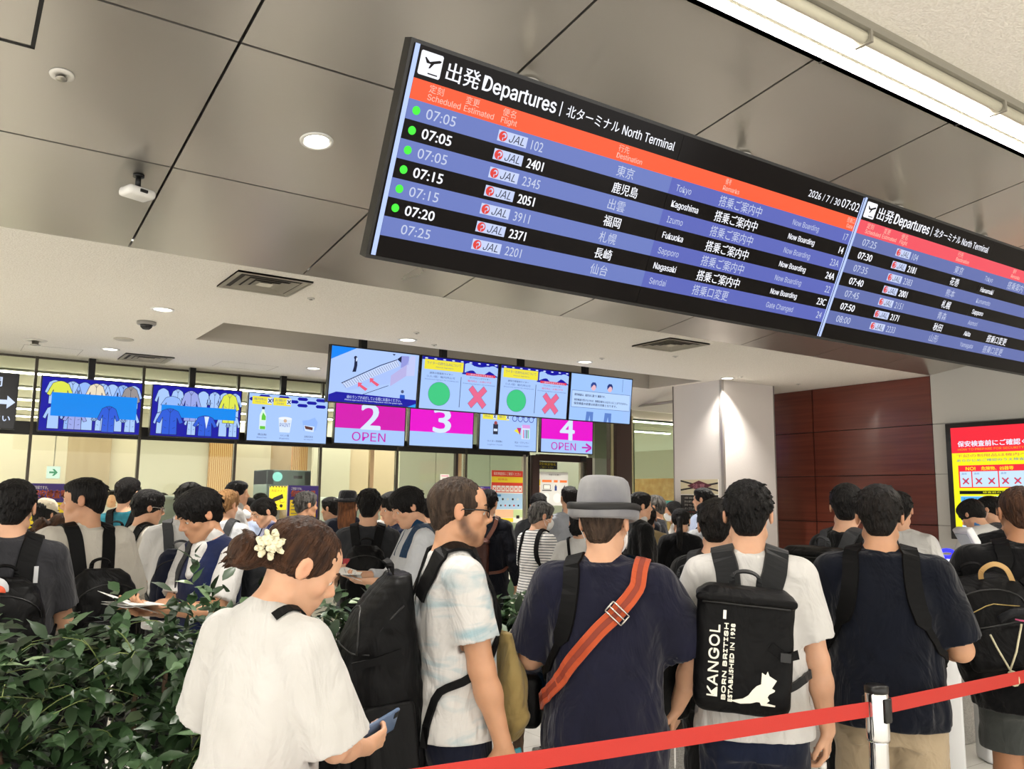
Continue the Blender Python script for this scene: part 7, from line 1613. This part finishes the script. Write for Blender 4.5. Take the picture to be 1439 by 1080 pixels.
p = person(956, 720, 7.9, 4, 'woman with a low ponytail in a loose black top', sex='f', hair='pony', hcol='black', h=.008, hh=.006, seed=128, head=(0, 10, 0), drop=.02, top=dict(mat=BLACK, sleeve=1.1, ease=.03, sr=.08, hem=.7), bottom=TB)
t = bag_root(p, 'hand_bag', tuple(p.T.w((-.26, -.02, .88))), 'black handbag at the side of the woman with the ponytail', 'bag'); G = Field((-.1, -.16, -.14), (.1, .16, .14), .01); G.rbox((0, 0, 0), (.06, .12, .1), .035); G.folds(.004, 2); hang(G.mesh('bag_body', [NYL]), t, Matrix.Translation((-.34, -.02, .98*p.s)))
p = person(988, 687, 9.1, -62, 'man in a light blue shirt in front of the dark warning poster', hair='short', hcol='black', h=.009, seed=129, head=(-8, 0, 0), top=dict(mat=LBLUE, collar=LBLUE), bottom=TB)
p = person(994, 709, 8.2, -25, 'man in a white shirt with a dark strap, right of the ponytail', hair='short', hcol='black', h=.009, seed=130, head=(-20, 4, 0), top=dict(mat=LGREYS, sleeve=1.0, ease=.022), bottom=TB); backpack(p, 'dark backpack on the man in the white shirt by the pillar', .26, .4, .14, 1.12, NYB, hc=.012, sw=.045, xo=.02)
# people farther off
FAR = [(1420, 694, 5.5, 4, 'person in dark clothes hidden behind the man at the right edge', BLACK, 'short', 'black'), (545, 700, 8.8, 10, 'person in a white T-shirt behind the two pupils', WHITE, 'short', 'black'), (350, 702, 9.6, -150, 'masked member of staff near the metal detector', LBLUE, 'short', 'black'), (366, 697, 10.9, 170, 'person in a black cap near the metal detector', BLACK, 'short', 'black'),
       (158, 690, 13.6, 180, 'member of staff far back in the hall in a white shirt', WHITE, 'short', 'black'), (228, 694, 13.4, -120, 'member of staff beside the baggage scanner', WHITE, 'short', 'soft'), (910, 714, 8.2, 0, 'person in a beige jacket between the two suited men', cloth('beige_jacket', '#b5a67f', '#a89973'), 'short', 'soft'), (602, 703, 8.9, -20, 'dark-haired person far behind the pupils, near the glass', DGREY, 'short', 'black')]
for i, (a, b, z, fc, lb, m_, hr, hcol_) in enumerate(FAR):
    p = person(a, b, z, fc, lb, hair=hr, hcol=hcol_, h=.012, seed=140+i, top=dict(mat=m_, h=.012), bottom=TB)
    if 'masked' in lb: face_mask(p)
    if 'black cap' in lb:
        mb = MB(); mb.lathe([(.095, 0), (.096, .03), (.085, .07), (.055, .098), (.0005, .108)], BLACK, 24); mb.add([(x*.09, .09+.07*math.sqrt(max(0, 1-x*x)), -.004) for x in np.linspace(-1, 1, 12)]+[(x*.09, .05, .006) for x in np.linspace(1, -1, 12)], [tuple(range(24))], BLACK); q = head_part(p, mb, 'cap'); q.matrix_local = p.Hd.M() @ Matrix.Translation((0, -.01, .048))
# ------------------------------------------------------------------ belt barrier and ficus hedge
BELT = mat('red_belt', '#b9281d', rough=.55, bump=(300, .1)); BZ = .948; BH = .048
PA = np.array([2.645, 1.745]); 
t = empty('barrier_post', (PA[0], PA[1], 0), label='chrome belt post in front of the man in beige trousers', cat='barrier post')
mb = MB(); mb.lathe([(.165, 0), (.165, .012), (.15, .022), (.05, .034), (.033, .05)], M_chrome, 36); mb.build('base', t)
mb = MB(); mb.lathe([(.031, .03), (.031, .84), (.0315, .85)], M_chrome, 36); mb.build('tube', t)
mb = MB(); mb.lathe([(.036, .845), (.0375, .855), (.0375, .995), (.035, 1.0)], M_chrome, 36); mb.build('head', t)
mb = MB(); mb.lathe([(.037, .998), (.0385, 1.004), (.0385, 1.018), (.03, 1.024), (.0005, 1.025)], M_black, 36); mb.build('cap', t)
for a in (1.05, -.05, 2.2, 3.2):
    mb = MB(); mb.box((-.016, -.045, BZ-.04), (.016, -.030, BZ+.036), M_black, Matrix.Rotation(a, 4, 'Z'), .004); mb.build('belt_slot', t)
def belt(p0, p1, label, sag=.012, z0=BZ, z1=BZ):
    n = 14; mb = MB(); v = []; d = np.array(p1)-np.array(p0); L = np.linalg.norm(d); nr = np.array([-d[1], d[0]])/L*.0009
    for i in range(n+1):
        k = i/n; q = np.array(p0)+d*k; z = z0+(z1-z0)*k-sag*4*k*(1-k)
        for sx, sz in ((-1, -1), (1, -1), (1, 1), (-1, 1)): v.append((q[0]+nr[0]*sx, q[1]+nr[1]*sx, z+sz*BH/2))
    f = [(i*4+k, i*4+(k+1) % 4, i*4+4+(k+1) % 4, i*4+4+k) for i in range(n) for k in range(4)]+[(3, 2, 1, 0), (n*4, n*4+1, n*4+2, n*4+3)]
    mb.add(v, f, BELT); return tag(recenter(mb.build('barrier_belt')), label, 'barrier belt')
q = onZ(660, 1082, BZ); q2 = onZ(1439, 950, BZ)
u = np.array(q[:2])-PA; belt(PA+u/np.linalg.norm(u)*.04, PA+u*1.5, 'red barrier belt running left from the chrome post', .0)
u = np.array(q2[:2])-PA; belt(PA+u/np.linalg.norm(u)*.04, PA+u*1.6, 'red barrier belt running right from the chrome post', .0)
# red strip on the floor farther on
a = onZ(1285, 1053, 0); b = onZ(1436, 1008, 0)
mb = MB(); d = np.array(b[:2])-np.array(a[:2]); n_ = np.array([-d[1], d[0]])/np.linalg.norm(d)*.07; A0 = np.array(a[:2])-d*.3; B0 = np.array(b[:2])+d*.6
mb.add([(*(A0-n_), .0015), (*(B0-n_), .0015), (*(B0+n_), .0015), (*(A0+n_), .0015), (*(A0-n_), .0), (*(B0-n_), .0), (*(B0+n_), .0), (*(A0+n_), .0)], [(0, 1, 2, 3), (7, 6, 5, 4), (0, 4, 5, 1), (1, 5, 6, 2), (2, 6, 7, 3), (3, 7, 4, 0)], mat('red_tape', '#b2242e', rough=.6)); tag(recenter(mb.build('floor_strip')), 'red strip on the pale floor behind the man in beige trousers', 'floor strip')

def leaf_mat():
    m = bpy.data.materials.new('ficus_leaf'); m.use_nodes = True; nt = m.node_tree; b = nt.nodes['Principled BSDF']
    at = nt.nodes.new('ShaderNodeAttribute'); at.attribute_name = 'leaf'; rp = nt.nodes.new('ShaderNodeValToRGB')
    rp.color_ramp.elements[0].color = lin('#1a2c16'); rp.color_ramp.elements[1].color = lin('#8ca279'); e = rp.color_ramp.elements.new(.55); e.color = lin('#2e4829'); e2 = rp.color_ramp.elements.new(.85); e2.color = lin('#5b7752')
    nt.links.new(at.outputs['Fac'], rp.inputs[0]); nt.links.new(rp.outputs[0], b.inputs['Base Color']); b.inputs['Roughness'].default_value = .42; b.inputs['Specular IOR Level'].default_value = .5
    return m
LEAF = leaf_mat(); BARK = mat('ficus_bark', '#5b4636', rough=.85, var=('#6f5a48', 20), bump=(40, .4)); TWIG = mat('ficus_twig', '#7d8a52', rough=.7)
SOIL = mat('planter_soil', '#3a2c22', rough=.95, bump=(60, .8)); PLT = mat('planter_granite', '#b3b0aa', rough=.5, var=('#8f8c86', 160))
def ficus(x, y, w, dpt, z0, z1, n, seed, label, ntr=3, shoots=()):
    r = random.Random(seed); t = empty('potted_ficus', (x, y, 0), label=label, cat='potted plant')
    zp = .42; mb = MB(); hw, hd = w*.36, .17
    mb.box((-hw, -hd, 0), (hw, hd, zp), PLT, None, .012); mb.build('planter', t)
    mb = MB(); mb.box((-hw+.03, -hd+.03, zp-.02), (hw-.03, hd-.03, zp+.006), SOIL); mb.build('soil', t)
    mb = MB(); tips = []
    for k in range(ntr):
        bx, by = r.uniform(-hw*.7, hw*.7), r.uniform(-.08, .08); pts = [(bx, by, zp-.02)]; c = Vector((bx, by, zp))
        for q in range(5): c = c+Vector((r.uniform(-.05, .05), r.uniform(-.04, .04), (z1-zp)*.16)); pts.append(tuple(c))
        mb.tube(spline(pts, 3), [.016-.009*i/16 for i in range(16)], BARK, 8)
        tips += [Vector(p) for p in pts[2:]]
    mb.build('trunk', t)
    # twigs with leaves
    V = []; Fc = []; A = []; tw = MB(); cnt = 0
    ctr = Vector((0, 0, (z0+z1)/2))
    todo = [(sx_, sy_, zz_) for sx_, sy_, zt in shoots for zz_ in np.linspace(z1-.12, zt, 4)]
    while cnt < n:
        b0 = r.choice(tips); th = r.uniform(0, 2*math.pi); zz = r.uniform(z0, z1); k = 1-.35*abs((zz-ctr.z)/((z1-z0)/2))**2
        rad = math.sqrt(r.random())*k; e = Vector((w*.58*rad*math.cos(th), dpt*.62*rad*math.sin(th), zz+r.uniform(-.05, .04)))
        if todo: q_ = todo.pop(); e = Vector(q_); b0 = Vector((q_[0], q_[1], q_[2]-.2))
        s_ = Vector((b0.x+r.uniform(-.1, .1), b0.y+r.uniform(-.06, .06), min(b0.z, e.z-.02))); s_ = e+(s_-e)*min(1, .22/max((s_-e).length, .01))
        mid = (s_+e)/2+Vector((0, 0, r.uniform(.02, .06))); path = spline([s_, mid, e], 4)
        if r.random() < .3: tw.tube(path, [.0026-.0015*i/8 for i in range(9)], TWIG, 5)
        nl = r.randint(6, 10); shade = r.gauss(.42, .2)
        for i in range(nl):
            k2 = (i+1)/nl; q = Vector(path[min(8, int(k2*8))]); L = r.uniform(.055, .092); W_ = L*r.uniform(.42, .54)
            d = (Vector(path[-1])-Vector(path[0])).normalized()*.5+Vector((r.uniform(-1, 1), r.uniform(-1, 1), r.uniform(-.9, .35))); d.normalize()
            up = Vector((r.uniform(-.5, .5), r.uniform(-.7, .3), 1)); sd_ = d.cross(up).normalized(); nn = sd_.cross(d).normalized(); dr = r.uniform(.08, .28); fo = r.uniform(.05, .3)
            def pt(a, b): return q+d*(L*a)+sd_*(W_*b)+nn*(-L*dr*a*a+abs(b)*W_*fo)
            k0 = len(V)
            for a, b in ((0, 0), (.18, .30), (.45, .5), (.75, .3), (.86, .12), (1.08, 0), (.86, -.12), (.75, -.3), (.45, -.5), (.18, -.30), (.45, 0), (.75, 0)): V.append(tuple(pt(a, b)))
            Fc += [(k0, k0+1, k0+2, k0+10), (k0+10, k0+2, k0+3, k0+11), (k0+11, k0+3, k0+4, k0+5), (k0, k0+10, k0+8, k0+9), (k0+10, k0+11, k0+7, k0+8), (k0+11, k0+5, k0+6, k0+7)]
            A += [min(1, max(0, shade+r.gauss(0, .12)))]*12
            cnt += 1
    tw.build('twigs', t)
    me = bpy.data.meshes.new('foliage'); me.from_pydata(V, [], Fc); me.materials.append(LEAF); at = me.attributes.new('leaf', 'FLOAT', 'POINT'); at.data.foreach_set('value', A); me.polygons.foreach_set('use_smooth', [True]*len(Fc))
    o = bpy.data.objects.new('foliage', me); COL.objects.link(o); o.parent = t; return t
YP = 3.28
ficus(.10, YP-.1, 1.05, .60, .45, 1.19, 2300, 1, 'leafy ficus in a planter at the left edge, below the printed backpack', 3, ((-.05, -.1, 1.26), (.12, 0, 1.27), (.3, -.1, 1.22)))
ficus(.72, YP-.15, 1.0, .66, .42, 1.22, 2400, 2, 'leafy ficus to the left of the woman in white, with the tallest shoots', 4, ((-.18, 0, 1.3), (-.02, -.05, 1.30), (.06, 0, 1.42), (.16, .05, 1.34), (.28, -.05, 1.30)))
ficus(1.33, YP, .95, .60, .62, 1.23, 1700, 3, 'leafy ficus between the woman in white and the large backpack')
ficus(2.12, YP+.06, .80, .5, .68, 1.20, 1300, 4, 'leafy ficus between the man with glasses and the hat wearer', 4)
ficus(2.78, YP+.1, .7, .5, .74, 1.25, 900, 5, 'leafy ficus hidden behind the hat wearer')
ficus(3.36, YP+.1, .75, .5, .68, 1.18, 1100, 6, 'leafy ficus between the hat wearer and the box bag')
a = onZ(1357, 1043, 0); 
t = empty('planter_box', (5.55, 3.42, 0), label='speckled grey planter box on the floor behind the man in the navy polo', cat='planter')
mb = MB(); mb.box((-.6, -.16, 0), (.6, .18, .46), PLT, None, .01); mb.build('box', t)
mb = MB(); mb.box((-.56, -.12, .44), (.56, .14, .468), SOIL); mb.build('soil', t)
